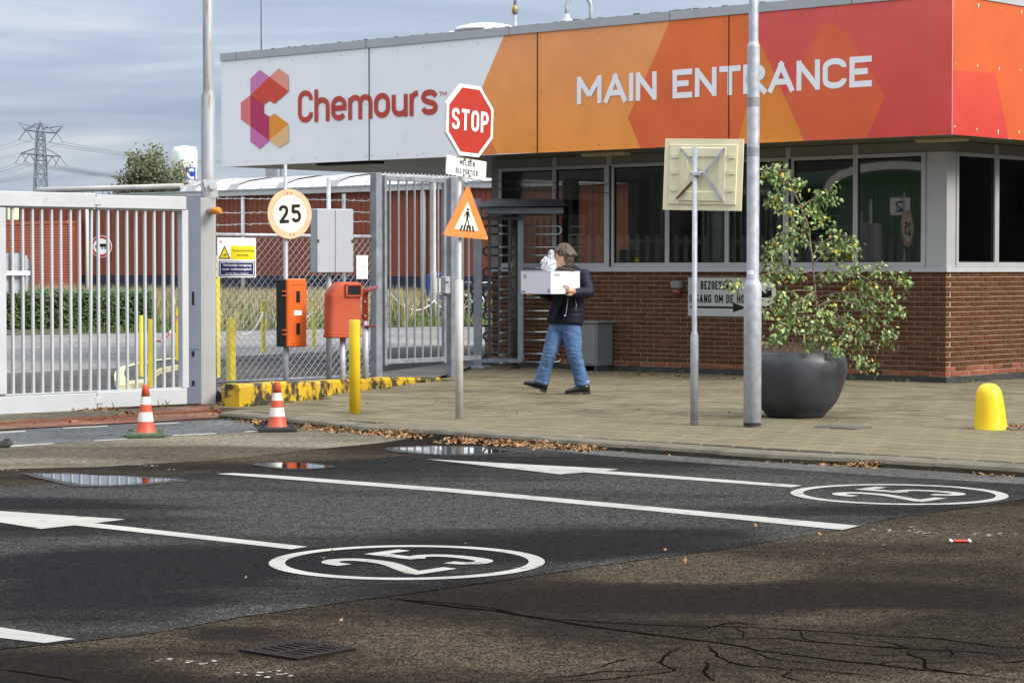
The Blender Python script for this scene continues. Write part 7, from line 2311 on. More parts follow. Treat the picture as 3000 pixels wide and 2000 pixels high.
# ================================================================== PERSON CARRYING A BOX
Zq = 27.75 * KF
PO = at(1640, 1153, Zq); PO.z = 0.0
KP = Zq / F
zg = at(1640, 1153, Zq).z             # small offset between that pixel and the ground
def Q(px, py, y=0.0): return Vector(((px - 1640) * KP, y, (1153.5 - py) * KP))
def remesh(mb, name, mats, parent, voxel, smooth=6, subdiv=0):
    me = bpy.data.meshes.new('tmp'); me.from_pydata(mb.v, [], mb.f); me.update()
    b_ = bmesh.new(); b_.from_mesh(me); bmesh.ops.recalc_face_normals(b_, faces=b_.faces); b_.to_mesh(me); b_.free()
    o = bpy.data.objects.new('tmp', me); COL.objects.link(o)
    m = o.modifiers.new('r', 'REMESH'); m.mode = 'VOXEL'; m.voxel_size = voxel; m.use_smooth_shade = True
    if smooth:
        s = o.modifiers.new('s', 'SMOOTH'); s.factor = .5; s.iterations = smooth
    dg_ = bpy.context.evaluated_depsgraph_get()
    nm = bpy.data.meshes.new_from_object(o.evaluated_get(dg_)); nm.name = name
    bpy.data.objects.remove(o); bpy.data.meshes.remove(me)
    nm.materials.clear()
    for m_ in (mats if isinstance(mats, (list, tuple)) else [mats]): nm.materials.append(m_)
    r_ = bpy.data.objects.new(name, nm); COL.objects.link(r_); r_.parent = parent
    return r_
def limb(mb, pts, rad, n=14, sub=6, flat_=1.0, quilt=0.0, pitch=.035):
    """closed tapered limb along a smooth path"""
    P = cr_([Vector(p) for p in pts], sub)
    N = len(P); rs = []
    for i in range(N):
        f = i / (N - 1) * (len(rad) - 1); a_ = int(min(f, len(rad) - 2)); t_ = f - a_
        rs.append(rad[a_] * (1 - t_) + rad[a_ + 1] * t_)
    # rounded ends
    d0 = (P[0] - P[1]).normalized(); d1 = (P[-1] - P[-2]).normalized()
    P2 = [P[0] + d0 * rs[0] * .8, P[0] + d0 * rs[0] * .5] + P + [P[-1] + d1 * rs[-1] * .5, P[-1] + d1 * rs[-1] * .8]
    r2 = [rs[0] * .35, rs[0] * .8] + rs + [rs[-1] * .8, rs[-1] * .35]
    if quilt:
        acc = 0; 
        for i in range(1, len(P2)):
            acc += (P2[i] - P2[i - 1]).length
            r2[i] *= 1 + quilt * (abs(math.sin(PI * acc / pitch)) - .5)
    mb.tube(P2, r2, n)
def ell(mb, c, rx, ry, rz_, n=16, m=10, rot=0.0):
    vs = []; fs = []
    Mx = Matrix.Rotation(rot, 3, 'Z')
    for i in range(m + 1):
        a_ = -PI / 2 + PI * i / m
        for k_ in range(n):
            t_ = 2 * PI * k_ / n
            vs.append(Vector(c) + Mx @ Vector((rx * math.cos(a_) * math.cos(t_), ry * math.cos(a_) * math.sin(t_), rz_ * math.sin(a_))))
    for i in range(m):
        for k_ in range(n):
            l_ = (k_ + 1) % n; fs.append((i * n + k_, i * n + l_, (i + 1) * n + l_, (i + 1) * n + k_))
    mb.add(vs, fs)
def torso(mb, secs, n=28):
    """secs: (centre, half width, half depth, yaw)"""
    vs = []; fs = []
    for c, rx, ry, yw in secs:
        Mx = Matrix.Rotation(yw, 3, 'Z')
        for k_ in range(n):
            t_ = 2 * PI * k_ / n
            cx_, sy_ = math.cos(t_), math.sin(t_)
            e_ = .85
            vs.append(Vector(c) + Mx @ Vector((rx * math.copysign(abs(cx_) ** e_, cx_), ry * math.copysign(abs(sy_) ** e_, sy_), 0)))
    for i in range(len(secs) - 1):
        for k_ in range(n):
            l_ = (k_ + 1) % n; fs.append((i * n + k_, i * n + l_, (i + 1) * n + l_, (i + 1) * n + k_))
    fs += [tuple(reversed(range(n))), tuple((len(secs) - 1) * n + k_ for k_ in range(n))]
    mb.add(vs, fs)
per = thing('person', 'walking person in dark quilted jacket and blue jeans carrying a white box', 'person', PO)
# facing: towards the left and the camera; yaw of the shoulder line
YB = R(-37)
lft = Vector((math.cos(YB), math.sin(YB), 0))      # direction to the person's left arm (picture right, towards camera)
fwd = Vector((-math.cos(R(53)), -math.sin(R(53)), 0))
hip = Q(1655, 955); che = Q(1668, 845); sho = Q(1672, 800)
head_c = Q(1651, 752, -.01)
hy = R(18)                                          # the head looks to picture left, a little away
hf = Vector((-math.cos(hy), math.sin(hy), 0)); hs = Vector((hf.y, -hf.x, 0))
S1 = sho + lft * .175 + Vector((0, 0, -.02)); S2 = sho - lft * .175 + Vector((0, 0, -.02))
E1 = Q(1722, 855, -.20); E2 = S2 + Vector((-.06, .06, -.25))
W1 = Q(1681, 857, -.335); W2 = Q(1570, 850, -.10)
H1 = Q(1660, 854, -.375)
# legs: front leg is the far (right) one
HR, HL_ = hip - lft * .085, hip + lft * .085
KR, AR = Q(1611, 1033, -.03), Q(1590, 1122, .02)
KL, AL_ = Q(1682, 1034, -.10), Q(1703, 1128, -.06)
body = MB()
ell(body, head_c + Vector((0, 0, .015)), .098, .076, .118, 20, 12, math.atan2(hf.y, hf.x))
ell(body, head_c + hf * .045 + Vector((0, 0, -.075)), .055, .052, .05, 14, 8, math.atan2(hf.y, hf.x))
limb(body, [head_c + hf * .075 + Vector((0, 0, .03)), head_c + hf * .108 + Vector((0, 0, -.012)), head_c + hf * .098 + Vector((0, 0, -.03))], [.012, .015, .012], 8, 4)      # nose
limb(body, [head_c + hf * .088 + Vector((0, 0, -.058)) - hs * .02, head_c + hf * .096 + Vector((0, 0, -.058)), head_c + hf * .088 + Vector((0, 0, -.058)) + hs * .02], [.009, .011, .009], 8, 3)   # mouth
for s in (1, -1):
    ell(body, head_c - hf * .005 + hs * s * .078 + Vector((0, 0, -.012)), .017, .010, .032, 10, 8, math.atan2(hf.y, hf.x))     # ears
limb(body, [head_c + Vector((0, 0, -.06)) - hf * .02, Q(1663, 790), sho], [.052, .052, .07], 14, 5)
torso(body, [(hip + Vector((0, 0, -.06)), .13, .09, YB), (hip + Vector((0, 0, .05)), .15, .10, YB), (che, .16, .10, YB), (sho, .13, .07, YB), (sho + Vector((0, 0, .03)), .06, .05, YB)])
for (a_, b_, c_, d_) in ((S1, E1, W1, H1), (S2, E2, W2, None)):
    limb(body, [a_, a_.lerp(b_, .5), b_], [.048, .044, .038], 12, 5)
    limb(body, [b_, b_.lerp(c_, .5), c_], [.038, .034, .026], 12, 5)
for (a_, b_, c_) in ((HR, KR, AR), (HL_, KL, AL_)):
    limb(body, [a_, a_.lerp(b_, .5), b_, b_.lerp(c_, .45), c_], [.082, .072, .052, .050, .036], 14, 5)
# hands: left hand lies against the box face, thumb up, fingers curled round the lower edge
fx_ = Vector((math.cos(R(45)), math.sin(R(45)), 0))      # along the box right face, away from the near edge
fn_ = Vector((math.sin(R(45)), -math.cos(R(45)), 0))     # outward normal of that face
BXC = Q(1611, 830, -.27); BS = .455 * KF * 7300 / F      # box centre and side
BS = 86 * KP / math.cos(R(45))
BH = (at(1611, 796, PO.y - .55).z - at(1611, 861.5, PO.y - .55).z)
BZ0b = at(1611, 861.5, PO.y - .55).z
nearE = Vector((BXC.x, BXC.y - BS / math.sqrt(2), 0))
pc = nearE + fx_ * (BS * .60) + fn_ * .026 + Vector((0, 0, BZ0b + .035))
limb(body, [W1, pc + fx_ * .03 + Vector((0, 0, .0)), pc - fx_ * .02], [.026, .034, .030], 12, 5)
ell(body, pc, .046, .022, .040, 14, 10, math.atan2(fx_.y, fx_.x))
for i, (u_, L1, L2) in enumerate(((-.030, .040, .030), (-.010, .045, .034), (.010, .042, .030), (.028, .034, .026))):
    b_ = pc - fx_ * .03 + fx_ * (.012 + (u_ + .03) * .8) + Vector((0, 0, -.025)) + fn_ * .004
    k1 = b_ + Vector((0, 0, -L1)) - fx_ * .008 + fn_ * .003
    k2 = Vector((k1.x, k1.y, BZ0b - .012)) - fn_ * .012
    k3 = k2 - fn_ * L2
    limb(body, [b_, k1 if k1.z > BZ0b - .012 else Vector((k1.x, k1.y, BZ0b - .010)), k2, k3], [.0095, .0095, .009, .008], 8, 3)
limb(body, [pc - fx_ * .012 + Vector((0, 0, .022)), pc - fx_ * .045 + Vector((0, 0, .050)) + fn_ * .0, pc - fx_ * .083 + Vector((0, 0, .062)) - fn_ * .010], [.013, .011, .009], 8, 4)
# right hand on the far left side
gx_ = Vector((-math.cos(R(45)), math.sin(R(45)), 0)); gn_ = Vector((-math.sin(R(45)), -math.cos(R(45)), 0))
bx2 = Vector((-math.sin(R(45)), math.cos(R(45)), 0))
leftE = Vector((BXC.x - BS / math.sqrt(2), BXC.y, 0))
hn2 = Vector((-math.sin(R(45)), math.cos(R(45)), 0))
pc2 = leftE + Vector((math.cos(R(45)), math.sin(R(45)), 0)) * BS * .35 + hn2 * .026 + Vector((0, 0, BZ0b + .06))
limb(body, [W2, pc2], [.026, .032], 12, 4); ell(body, pc2, .044, .022, .04, 12, 8, R(45))
for i in range(4):
    b_ = pc2 + fx_ * (-.03 + .02 * i) + Vector((0, 0, -.03)); limb(body, [b_, b_ + Vector((0, 0, -.045)), Vector((b_.x, b_.y, BZ0b - .012)) - hn2 * .03], [.0095, .009, .008], 8, 3)
limb(body, [pc2 + Vector((0, 0, .02)), pc2 + Vector((0, 0, .06)) - fx_ * .03], [.012, .009], 8, 4)
bo = remesh(body, 'body', M['skin'], per, .0055, 3)
mb = MB()
for s in (1, -1): ell(mb, head_c + hf * .083 + hs * s * .032 + Vector((0, 0, .012)), .010, .012, .009, 10, 6)
mb.build('eyes', M['black'], per)
# hair: short layered cap, longer at the nape
hair = MB()
hc_ = head_c - hf * .012 + Vector((0, 0, .038))
ya = math.atan2(hf.y, hf.x)
ell(hair, hc_ - hf * .012 + Vector((0, 0, -.004)), .108, .088, .098, 22, 14, ya)
ell(hair, head_c - hf * .060 + Vector((0, 0, -.02)), .062, .080, .085, 16, 10, ya)
ell(hair, head_c - hf * .066 + Vector((0, 0, -.085)), .046, .066, .060, 14, 8, ya)
ell(hair, head_c + hf * .052 + Vector((0, 0, .072)), .040, .066, .042, 14, 8, ya)
for s in (1, -1): ell(hair, head_c + hs * s * .066 - hf * .012 + Vector((0, 0, .028)), .050, .022, .040, 12, 8, ya)
rr_ = random.Random(12)
for i in range(420):
    a_ = rr_.uniform(0, 2 * PI); e_ = rr_.uniform(.05, 1.5)
    dloc = hf * math.cos(a_) * math.cos(e_) * .108 + hs * math.sin(a_) * math.cos(e_) * .092 + Vector((0, 0, math.sin(e_) * .10))
    p0 = hc_ + dloc
    back = -hf * .5 + Vector((0, 0, -1.0)) + Vector((dloc.x, dloc.y, 0)) * 3.0
    if math.cos(a_) > .45 and e_ < 1.2: back = hf * .12 + Vector((0, 0, -.7)) + hs * math.sin(a_) * .9
    back.normalize()
    L_ = rr_.uniform(.03, .075)
    if dloc.dot(hf) > .035 and p0.z - L_ < head_c.z + .035: L_ = max(.008, p0.z - head_c.z - .04)
    limb(hair, [p0 - back * .015, p0 + back * L_ * .5 + dloc.normalized() * .004, p0 + back * L_], [.0065, .006, .0025], 5, 2)
remesh(hair, 'hair', M['hair'], per, .0045, 1)
# jeans
je = MB()
torso(je, [(hip + Vector((0, 0, -.085)), .10, .085, YB), (hip + Vector((0, 0, -.05)), .165, .118, YB), (hip + Vector((0, 0, .02)), .172, .120, YB), (hip + Vector((0, 0, .10)), .165, .115, YB), (hip + Vector((0, 0, .14)), .15, .11, YB)])
cuffR, cuffL = Q(1586, 1118, .02), Q(1706, 1122, -.06)
def trouser(a_, b_, c_):
    P = cr_([a_, a_.lerp(b_, .5) + Vector((.0, 0, 0)), b_, b_.lerp(c_, .5), c_], 8); N = len(P)
    rad = [.110, .104, .082, .076, .084]; rs = []
    for i in range(N):
        f = i / (N - 1) * 4; k_ = int(min(f, 3)); t_ = f - k_
        w_n = noise.noise(P[i] * 9) * .003
        fold = 0.0
        rs.append(rad[k_] * (1 - t_) + rad[k_ + 1] * t_ + w_n + fold)
    je.tube(P, rs, 20)
trouser(HR + Vector((0, 0, -.01)), KR, cuffR); trouser(HL_ + Vector((0, 0, -.01)), KL, cuffL)
jo = remesh(je, 'jeans', M['denim'], per, .0065, 3)
NRM = [v.normal.copy() for v in jo.data.vertices]
for v in jo.data.vertices:      # creases at the knees, hips and hems
    z = v.co.z
    amp = .0035 + .0065 * max(0, 1 - abs(z - KR.z) / .16) + .006 * max(0, 1 - (z - .12) / .14 if z > .12 else 1) + .005 * max(0, 1 - abs(z - hip.z + .02) / .1)
    q = Vector((v.co.x * 7 + v.co.z * 5, v.co.y * 7, v.co.z * 24))
    v.co += NRM[v.index] * (amp * (1 - 2 * abs(noise.noise(q))) - amp * .5)
from mathutils.bvhtree import BVHTree
bvh = BVHTree.FromPolygons([v.co.copy() for v in jo.data.vertices], [tuple(p.vertices) for p in jo.data.polygons])
for A_, B_, C_ in ((HR, KR, cuffR), (HL_, KL, cuffL)):
    pts = []
    for q in cr_([A_ + Vector((0, 0, .02)), B_, C_ + Vector((0, 0, .02))], 14):
        hit_ = bvh.ray_cast(q + Vector((.03, -.5, 0)), Vector((0, 1, 0)))
        if hit_[0] is not None: pts.append(hit_[0] + Vector((0, -.0005, 0)))
    if len(pts) > 3: MB().tube(pts, .0035, 5).build('seam', mat('denim seam', (.12, .20, .35), .85, 0, .3, 80), jo)
for c_, k_ in ((cuffR, KR), (cuffL, KL)):
    d_ = (c_ - k_).normalized(); mb = MB()
    mb.tube([c_ - d_ * .028, c_ + d_ * .006], [.0825, .083], 22, caps=False); mb.build('hem', mat('worn denim hem', (.16, .25, .42), .85, 0, .3, 30), jo)
# jacket
ja = MB()
sec = []
zb_, zt2 = Q(0, 948).z, Q(0, 800).z
NZ = 34
for i in range(NZ + 1):
    f = i / NZ; z = zb_ + (zt2 - zb_) * f
    c = hip.lerp(sho, min(1, max(0, (z - hip.z) / (sho.z - hip.z)))); c = Vector((c.x, c.y, z)) - fwd * .01
    hw_ = .205 - .02 * abs(f - .0) if f < .2 else .20 - .012 * math.sin(PI * (f - .2) / .8)
    hd_ = .150 + .015 * math.sin(PI * f)
    if f > .86: sh = (f - .86) / .14; hw_ *= 1 - .35 * sh; hd_ *= 1 - .40 * sh
    q_ = 1 + .030 * (abs(math.sin(PI * (z - zb_) / .058)) - .5)
    sec.append((c, hw_ * q_, hd_ * q_, YB))
torso(ja, sec)
limb(ja, [sho - lft * .10 + Vector((0, 0, -.01)), sho + Vector((0, 0, .015)), sho + lft * .10 + Vector((0, 0, -.01))], [.075, .085, .075], 14, 5)
torso(ja, [(sho + Vector((0, 0, .0)), .105, .095, YB), (Q(1667, 785), .082, .082, YB), (Q(1665, 777), .078, .080, YB)])     # collar
for a_, b_, c_ in ((S1, E1, W1), (S2, E2, W2)):
    limb(ja, [a_ - Vector((0, 0, .0)), a_.lerp(b_, .5), b_, b_.lerp(c_, .5), c_], [.080, .075, .066, .058, .046], 18, 12, quilt=.09, pitch=.052)
torso(ja, [(hip + Vector((0, 0, -.045)) - fwd * .06, .15, .08, YB), (hip + Vector((0, 0, .02)) - fwd * .035, .19, .12, YB), (hip + Vector((0, 0, .08)) - fwd * .01, .20, .14, YB)])   # longer back hem
limb(ja, [Q(1640, 868, -.16), Q(1622, 905, -.17), Q(1611, 936, -.16)], [.06, .055, .040], 12, 6)
jk = remesh(ja, 'jacket', M['jacket'], per, .006, 2)
# open front: dark sweater strip, zip tape and pocket zip
def on_front(px, py, out=.0):
    f = (Q(0, py).z - zb_) / (zt2 - zb_)
    y = -.155 - out
    return Q(px, py, y)
mb = MB()
mb.tube([Q(1663, 872, -.19), Q(1660, 895, -.195), Q(1656, 920, -.20)], .0045, 6); zp = mb.build('zip', M['zip'], jk)
mb = MB(); mb.chamfer(Q(1654, 923, -.205), (.022, .012, .014), .003); mb.build('zip_pull', M['zip'], zp)
MB().tube([Q(1684, 877, -.215), Q(1687, 892, -.215), Q(1685, 906, -.215)], .003, 6).build('pocket_zip', M['zip'], jk)
# shoes
def shoe(heel, toe, lift_axis=True):
    mb = MB(); d_ = (toe - heel); L_ = d_.length; d_.normalize(); s_ = d_.cross(Vector((0, 0, 1))).normalized(); u_ = s_.cross(d_).normalized()
    prof = [(-.02, .034, .075), (.03, .041, .10), (.09, .040, .098), (.14, .042, .070), (.19, .047, .055), (.24, .043, .042), (.275, .026, .028)]
    kx = L_ / .26
    n = 14; vs = []; fs = []
    for (x, hw_, h) in prof:
        for k_ in range(n):
            t_ = 2 * PI * k_ / n
            z = math.sin(t_); z = z * h * .5 + h * .5 if z > -.3 else h * .5 - .5 * h * min(1, abs(z) * 1.3)
            vs.append(heel + d_ * x * kx + s_ * math.cos(t_) * hw_ + u_ * (z + .012))
    for i in range(len(prof) - 1):
        for k_ in range(n):
            l_ = (k_ + 1) % n; fs.append((i * n + k_, i * n + l_, (i + 1) * n + l_, (i + 1) * n + k_))
    fs += [tuple(reversed(range(n))), tuple((len(prof) - 1) * n + k_ for k_ in range(n))]
    mb.add(vs, fs, 0, True)
    o = mb.build('shoe', M['shoe'], per)
    mb = MB(); out = [(-.024, .036), (.04, .043), (.1, .038), (.16, .044), (.2, .049), (.25, .044), (.282, .024)]
    pl_ = [heel + d_ * x * kx + s_ * w for x, w in out] + [heel + d_ * x * kx - s_ * w for x, w in reversed(out)]
    n = len(pl_)
    mb.add([p_ + u_ * .016 for p_ in pl_] + [p_ for p_ in pl_], [tuple(range(n)), tuple(reversed(range(n, 2 * n)))] + [(i, (i + 1) % n, n + (i + 1) % n, n + i) for i in range(n)])
    hl = [heel + d_ * x * kx + s_ * w for x, w in ((-.024, .036), (.055, .040))] + [heel + d_ * x * kx - s_ * w for x, w in ((.055, .040), (-.024, .036))]
    mb.add([p_ for p_ in hl] + [p_ - u_ * .016 for p_ in hl], [(0, 1, 2, 3), (7, 6, 5, 4)] + [(i, (i + 1) % 4, 4 + (i + 1) % 4, 4 + i) for i in range(4)])
    mb.build('sole', M['rubber'], o)
shoe(Q(1596, 1147, .02) + Vector((0, 0, .008)), Q(1538, 1127, .035))
hl_ = Q(1722, 1150, -.06); hl_.z = .016; te_ = Q(1660, 1152, -.10); te_.z = .006
shoe(hl_, te_)

# box
bxo = thing('cardboard_box', 'white cardboard box held in both arms by the walking person', 'box', PO + Vector((BXC.x, BXC.y, BZ0b)), R(45))
mb = MB(); mb.chamfer((0, 0, BH / 2), (BS, BS, BH), .004); mb.build('carton', M['carton'], bxo)
mb = MB(); mb.chamfer((0.0, .0, BH + .003), (BS * 1.012, BS * 1.012, .006), .002); mb.build('lid_flap', M['carton'], bxo)
mb = MB(); mb.bbox(-BS * .5 - .001, -BS * .5, -BS / 2 + .0, -BS / 2 + .0, 0, 0)
lf = lambda x, z, d: Vector((-BS / 2 - d, -x, z))        # left face seen from outside
rf = lambda x, z, d: Vector((x, -BS / 2 - d, z))
mb = MB(); h_ = BS / 2
mb.prism(fan_box(h_ * -.94 + .0, -h_ * .70, .012, .034), .0005, .002, lf)
for i in range(4): mb.prism(fan_box(-h_ * .80 + i * .012, -h_ * .80 + i * .012 + .006, BH * .70, BH * .88), .0005, .002, lf)
for i in range(4): mb.prism(fan_box(h_ * .80 + i * .010, h_ * .80 + i * .010 + .005, BH * .05, BH * .24), .0005, .002, lf)
for i in range(7): mb.prism(fan_box(-h_ * .80 + i * .014, -h_ * .80 + i * .014 + (.009 if i % 2 else .005), BH * .78, BH * .93), .0005, .002, rf)
mb.build('barcode', M['print_grey'], bxo)
# plastic bag on the box
bg_ = MB(); bb = Q(1608, 788, -.40)
bz_ = BZ0b + BH + .006
b0 = Vector((bb.x, bb.y, bz_))
ell(bg_, b0 + Vector((.0, 0, .04)), .080, .065, .045, 18, 10)
limb(bg_, [b0 + Vector((.0, 0, .04)), b0 + Vector((.005, 0, .10)), b0 + Vector((.014, 0, .15)), b0 + Vector((.018, 0, .205))], [.072, .055, .032, .026], 14, 6)
limb(bg_, [b0 + Vector((-.01, 0, .155)), b0 + Vector((-.05, .0, .13)), b0 + Vector((-.088, 0, .085))], [.012, .024, .012], 6, 5)
limb(bg_, [b0 + Vector((-.02, -.02, .11)), b0 + Vector((-.055, -.02, .08)), b0 + Vector((-.08, -.02, .03))], [.03, .025, .015], 6, 5)
limb(bg_, [b0 + Vector((.02, 0, .14)), b0 + Vector((.05, 0, .10)), b0 + Vector((.065, 0, .04))], [.02, .02, .015], 6, 5)
rr_ = random.Random(3)
bgo = thing('plastic_bag', 'crumpled white plastic bag with knotted top standing on the carried box', 'bag', PO)
o = remesh(bg_, 'film', M['bag'], bgo, .006, 1)
NRM = [v.normal.copy() for v in o.data.vertices]
for v in o.data.vertices:
    th = math.atan2(v.co.y - b0.y, v.co.x - b0.x)
    hgt = max(0, v.co.z - bz_)
    nz = .0055 * math.sin(11 * th + 5 * noise.noise(v.co * 14)) * min(1, hgt / .05) + noise.noise(v.co * 30) * .008 + noise.noise(v.co * 70) * .0025
    if v.co.z > bz_ + .012: v.co += NRM[v.index] * nz
# dark scarf end lying over the box rim
mb = MB(); a_ = Q(1632, 786, -.44); 
mb.tube([Vector((a_.x, a_.y, bz_ + .035)), Vector((a_.x + .06, a_.y + .02, bz_ + .028)), Vector((a_.x + .14, a_.y + .06, bz_ + .016)), Vector((a_.x + .19, a_.y + .10, bz_ + .014))], [.012, .016, .015, .010], 8)
t = mb.build('scarf', mat('dark brown scarf', (.05, .035, .025), .85, 0, .5, 60, .5, 80)); t.location = PO; tag(t, 'dark brown scarf end lying over the rim of the carried box', 'scarf')

# ================================================================== FALLEN LEAVES AND SMALL LITTER
rr_ = random.Random(41)
lt = MB()
def fallen(p, zbase, s):
    u_ = Vector((rr_.gauss(0, 1), rr_.gauss(0, 1), rr_.gauss(0, .45))).normalized(); v_ = u_.cross(Vector((rr_.gauss(0, .5), rr_.gauss(0, .5), 1))).normalized()
    up = u_.cross(v_)
    c = Vector((p.x, p.y, zbase))
    lt.add([c - u_ * s, c + v_ * s * .6 + up * s * .25, c + u_ * s, c - v_ * s * .6 + up * s * .3, c + up * s * .05], [(0, 1, 4), (1, 2, 4), (2, 3, 4), (3, 0, 4)])
def drift(pts, n, wid, zb, hmax=.06, size=(.018, .036)):
    P = [gnd(x, y, zb) for x, y in pts]
    for i in range(n):
        f = rr_.random() * (len(P) - 1); k_ = int(min(f, len(P) - 2)); p = P[k_].lerp(P[k_ + 1], f - k_)
        d_ = (P[k_ + 1] - P[k_]).normalized(); nb = Vector((-d_.y, d_.x, 0))
        if nb.y > 0: nb = -nb
        o_ = abs(rr_.gauss(0, wid)); e_ = .5 + .5 * noise.noise(p * 2.2)
        p = p + nb * o_ + d_ * rr_.gauss(0, .03)
        fallen(p, zb + .012 + hmax * e_ * max(0, 1 - o_ / (wid * 1.8)) * rr_.random(), rr_.uniform(*size))
drift([(735, 1234), (790, 1242)], 60, .10, ZR); drift([(905, 1250), (1000, 1259), (1120, 1271), (1262, 1284)], 400, .12, ZR, .08)
drift([(1335, 1291), (1450, 1299), (1600, 1308), (1775, 1320)], 480, .12, ZR, .08)
drift([(2250, 1349), (2380, 1358)], 60, .05, ZR, .05); drift([(2400, 1359), (2500, 1364), (2580, 1370)], 160, .06, ZR, .07); drift([(2865, 1387), (2980, 1394)], 110, .06, ZR, .06)
drift([(1800, 1320), (2240, 1347)], 30, .08, ZR, .01)
drift([(195, 1205), (318, 1200)], 110, .14, ZR, .06); drift([(335, 1217), (392, 1214)], 40, .10, ZR, .05); drift([(628, 1188), (676, 1182)], 150, .22, ZR, .10)
drift([(650, 1212), (688, 1216)], 35, .12, ZR, .02); drift([(60, 1240), (600, 1215)], 22, .2, ZR, .01)
drift([(2962, 1250), (3050, 1258)], 160, .16, 0.0, .04)
drift([(1790, 1094), (2100, 1108), (2500, 1126)], 60, .12, 0.0, .01)
drift([(1300, 1160), (2700, 1240)], 36, 1.2, 0.0, .004, (.012, .024))
drift([(200, 1640), (2800, 1500)], 26, 1.5, ZR + .004, .004, (.008, .018))
o = lt.build('fallen_leaves', M['litter']); stuff(o); o['label'] = 'brown fallen leaves drifted along the kerb and gate'

# drain grate in the road
pts = [gnd(698, 1908, ZR), gnd(877, 1879, ZR), gnd(1049, 1906, ZR), gnd(867, 1934, ZR)]
cen = sum(pts, Vector()) / 4
ux = (pts[3] - pts[0]).normalized(); gw = (pts[3] - pts[0]).length; uy = Vector((-ux.y, ux.x, 0)); gl_ = (pts[1] - pts[0]).length
if (pts[1] - pts[0]).dot(uy) < 0: uy = -uy
dgt = thing('drain_grate', 'rusty cast iron drain grate let into the brown asphalt', 'drain', (cen.x, cen.y, ZR - .002), math.atan2(ux.y, ux.x))
mb = MB(); mb.bbox(-gw / 2, gw / 2, -gl_ / 2, gl_ / 2, .0005, .003); mb.build('pit', M['black'], dgt)
mb = MB(); e_ = .035
for (xa, xb, ya, yb) in ((-gw / 2, gw / 2, -gl_ / 2, -gl_ / 2 + e_), (-gw / 2, gw / 2, gl_ / 2 - e_, gl_ / 2), (-gw / 2, -gw / 2 + e_, -gl_ / 2 + e_, gl_ / 2 - e_), (gw / 2 - e_, gw / 2, -gl_ / 2 + e_, gl_ / 2 - e_), (-.012, .012, -gl_ / 2 + e_, gl_ / 2 - e_)):
    mb.bbox(xa, xb, ya, yb, .001, .012)
mb.build('frame', M['iron'], dgt)
nb_ = 6
for i in range(nb_):
    y = -gl_ / 2 + e_ + (gl_ - 2 * e_) * (i + .5) / nb_
    for s in (-1, 1):
        mb = MB(); x0_, x1_ = (.012, gw / 2 - e_) if s > 0 else (-gw / 2 + e_, -.012)
        mb.box(((x0_ + x1_) / 2, y, .006), (x1_ - x0_, (gl_ - 2 * e_) / 12, .011), rz=R(5 * s)); mb.build('bar', M['iron'], dgt)
# flattened red and white litter
p = gnd(2813, 1588, ZR)
t = thing('litter', 'flattened red and white wrapper lying on the brown asphalt', 'litter', p, R(-4))
k = p.y / F
mb = MB(); mb.chamfer((0, 0, .008), (44 * k, .05, .012), .004); mb.build('wrapper', M['red_sign'], t)
for s in (-1, 1):
    mb = MB(); mb.chamfer((s * 27 * k, .0, .009), (9 * k, .055, .016), .005); mb.build('end', M['white'], t)
# concrete ring with leaf filled pit at the right edge
p = gnd(3010, 1252)
t = thing('tree_pit_ring', 'round concrete edged pit with fallen leaves at the right edge', 'tree pit', p)
MB().lathe([(.36, -.02), (.36, .012), (.33, .022), (.26, .022), (.25, .0), (.25, -.02)], 32, cap=False).build('ring', M['kerb'], t)
MB().lathe([(.0, .004), (.25, .004)], 24, cap=False).build('soil', M['soil'], t)
# dark service cover in the pavement
p = gnd(2470, 1252)
t = thing('service_cover', 'small dark rectangular cover set in the pavement right of the planter', 'cover', p, KB)
mb = MB(); mb.chamfer((0, 0, .004), (.42, .3, .012), .003); mb.build('plate', mat('dark slate cover', (.07, .065, .06), .8, 0, .2, 6), t)

# green shed across the drive: stands left of the picture, its face is what the windows mirror
shed = thing('green_shed', 'small green barrel roofed shed with white number 2 plate left of the drive', 'building', (-24, 22, -.1), R(78))
fsd = lambda x, z, d: Vector((x, -d, z))
P = [(-3.3, 0), (.7, 0), (.7, 3.45)] + [(-1.3 + 2.0 * math.cos(R(a)), 3.45 + .65 * math.sin(R(a))) for a in range(12, 180, 12)] + [(-3.3, 3.45)]
mb = MB(); mb.prism(P, -8, 0, fsd); mb.build('shell', M['green_shed'], shed)
mb = MB(); stroke(mb, P[2:], .10, fsd, .02); mb.build('verge', M['white'], shed)
mb = MB(); mb.prism(fan_box(-1.58, -1.02, 2.84, 3.28), .02, .05, fsd); pl_ = mb.build('number_plate', M['white_clean'], shed)
mb = MB(); lettering(mb, '2', -1.42, -1.18, 2.92, 3.20, .05, fsd, .051); mb.build('lettering', M['black'], pl_)
fwl = thing('slat_fence', 'grey upright slat fence before the green shed left of the drive', 'fence', (-23.4, 22.1, -.1), R(78))
for i in range(64):
    mb = MB(); mb.chamfer((-8 + i * .25, 0, 1.15), (.12, .03, 2.3), .004); mb.build('slat', mat('grey slat', (.11, .115, .115), .6, 0, .1, 3), fwl)
mb = MB(); mb.bbox(-8.1, 8, .02, .06, 2.1, 2.2); mb.bbox(-8.1, 8, .021, .06, .3, .4); mb.build('rail', MATS['grey slat'], fwl)
ghl = thing('added_grey_hall', 'unseen long dark grey hall added behind the green shed for window reflections', 'building', (-33, 20, -.1), R(78))  # unseen hall, added so the front windows mirror a dark wall
mb = MB(); mb.bbox(-26, 26, 0, 12, 0, 5.2); mb.build('wall', mat('slate cladding', (.05, .048, .046), .7, 0, .3, .4), ghl)
mb = MB(); mb.bbox(-26.2, 26.2, -.15, 12.2, 5.202, 5.6); mb.build('roof_edge', M['wh_eave'], ghl)
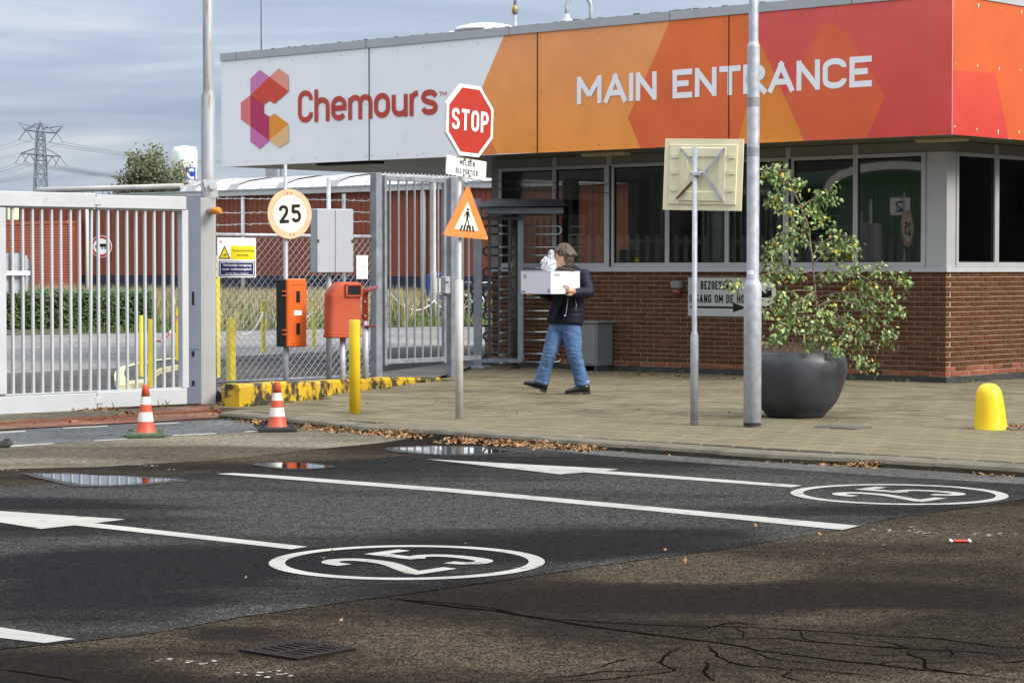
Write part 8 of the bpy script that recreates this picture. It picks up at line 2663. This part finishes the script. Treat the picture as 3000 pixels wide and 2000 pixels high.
mb = MB()
for i in range(10): mb.bbox(-24 + i * 5, -21.5 + i * 5, -.05, -.002, 2.4, 4.0)
stuff(mb.build('window_band', M['inside_dark'], ghl))

# unseen hall added on the right so the side windows mirror something dark
hall = thing('added_dark_hall', 'unseen dark brown hall added right of the gatehouse to darken its windows', 'building', (44, 42, -.1), R(-75))
mb = MB(); mb.bbox(-30, 30, 0, 14, 0, 9); mb.build('wall', mat('dark hall cladding', (0.05, 0.042, 0.036), .7, 0, .2, .5), hall)
mb = MB(); mb.bbox(-30.2, 30.2, -.2, 14.2, 9.002, 9.5); mb.build('roof_edge', M['hatch'], hall)
mb = MB()
for i in range(12): mb.bbox(-28 + i * 5, -25 + i * 5, -.06, -.002, 3.2, 4.4)
stuff(mb.build('window_band', M['inside_dark'], hall))
mb = MB(); mb.bbox(-6, -2.5, -.05, -.002, 0, 1.9); mb.build('door', M['white'], hall)  # pale panel added to give the side windows a white reflection

wd = MB(); rr_ = random.Random(90)
def tuft(p, n, h):
    for i in range(n):
        a = rr_.uniform(0, 2 * PI); l_ = h * rr_.uniform(.4, 1.1); x, y = p.x + rr_.gauss(0, .02), p.y + rr_.gauss(0, .02)
        dx, dy = math.cos(a) * l_ * .5, math.sin(a) * l_ * .5; w = .004
        wd.add([(x - w, y, p.z), (x + w, y, p.z), (x + dx * .5 + w, y + dy * .5, p.z + l_ * .6), (x + dx * .5 - w, y + dy * .5, p.z + l_ * .6), (x + dx, y + dy, p.z + l_ * .85)], [(0, 1, 2, 3), (3, 2, 4)])
for i in range(26):
    q = BL(rr_.uniform(-5.6, -.2), -.04 - abs(rr_.gauss(0, .03))); tuft(q, rr_.randint(4, 12), rr_.uniform(.03, .09))
for i in range(14):
    q = BL(.05 + abs(rr_.gauss(0, .03)), rr_.uniform(0, 2.2)); tuft(q, rr_.randint(4, 10), rr_.uniform(.02, .06))
for px, py in ((80, 1204), (160, 1208), (205, 1202), (215, 1190), (330, 1200), (400, 1196), (480, 1194), (540, 1190), (660, 1190), (620, 1200)):
    q = gnd(px, py, ZR); tuft(q, rr_.randint(6, 14), rr_.uniform(.05, .16))
for i in range(len(yk) - 1):
    for _ in range(3):
        q = yk[i].lerp(yk[i + 1], rr_.random()); tuft(q + Vector((.03, -.02, 0)), rr_.randint(3, 8), rr_.uniform(.02, .06))
for i in range(30):
    j = rr_.randrange(len(kerb_front) - 1); q = kerb_front[j].lerp(kerb_front[j + 1], rr_.random()); tuft(Vector((q.x, q.y - .02, ZR)), rr_.randint(2, 6), rr_.uniform(.02, .05))
o = wd.build('weeds', mat('weed green', (0.07, 0.10, 0.03), .8, 0, .3, 3, rnd=.4)); stuff(o); o['label'] = 'small weeds growing along the wall foot, gate and kerb'
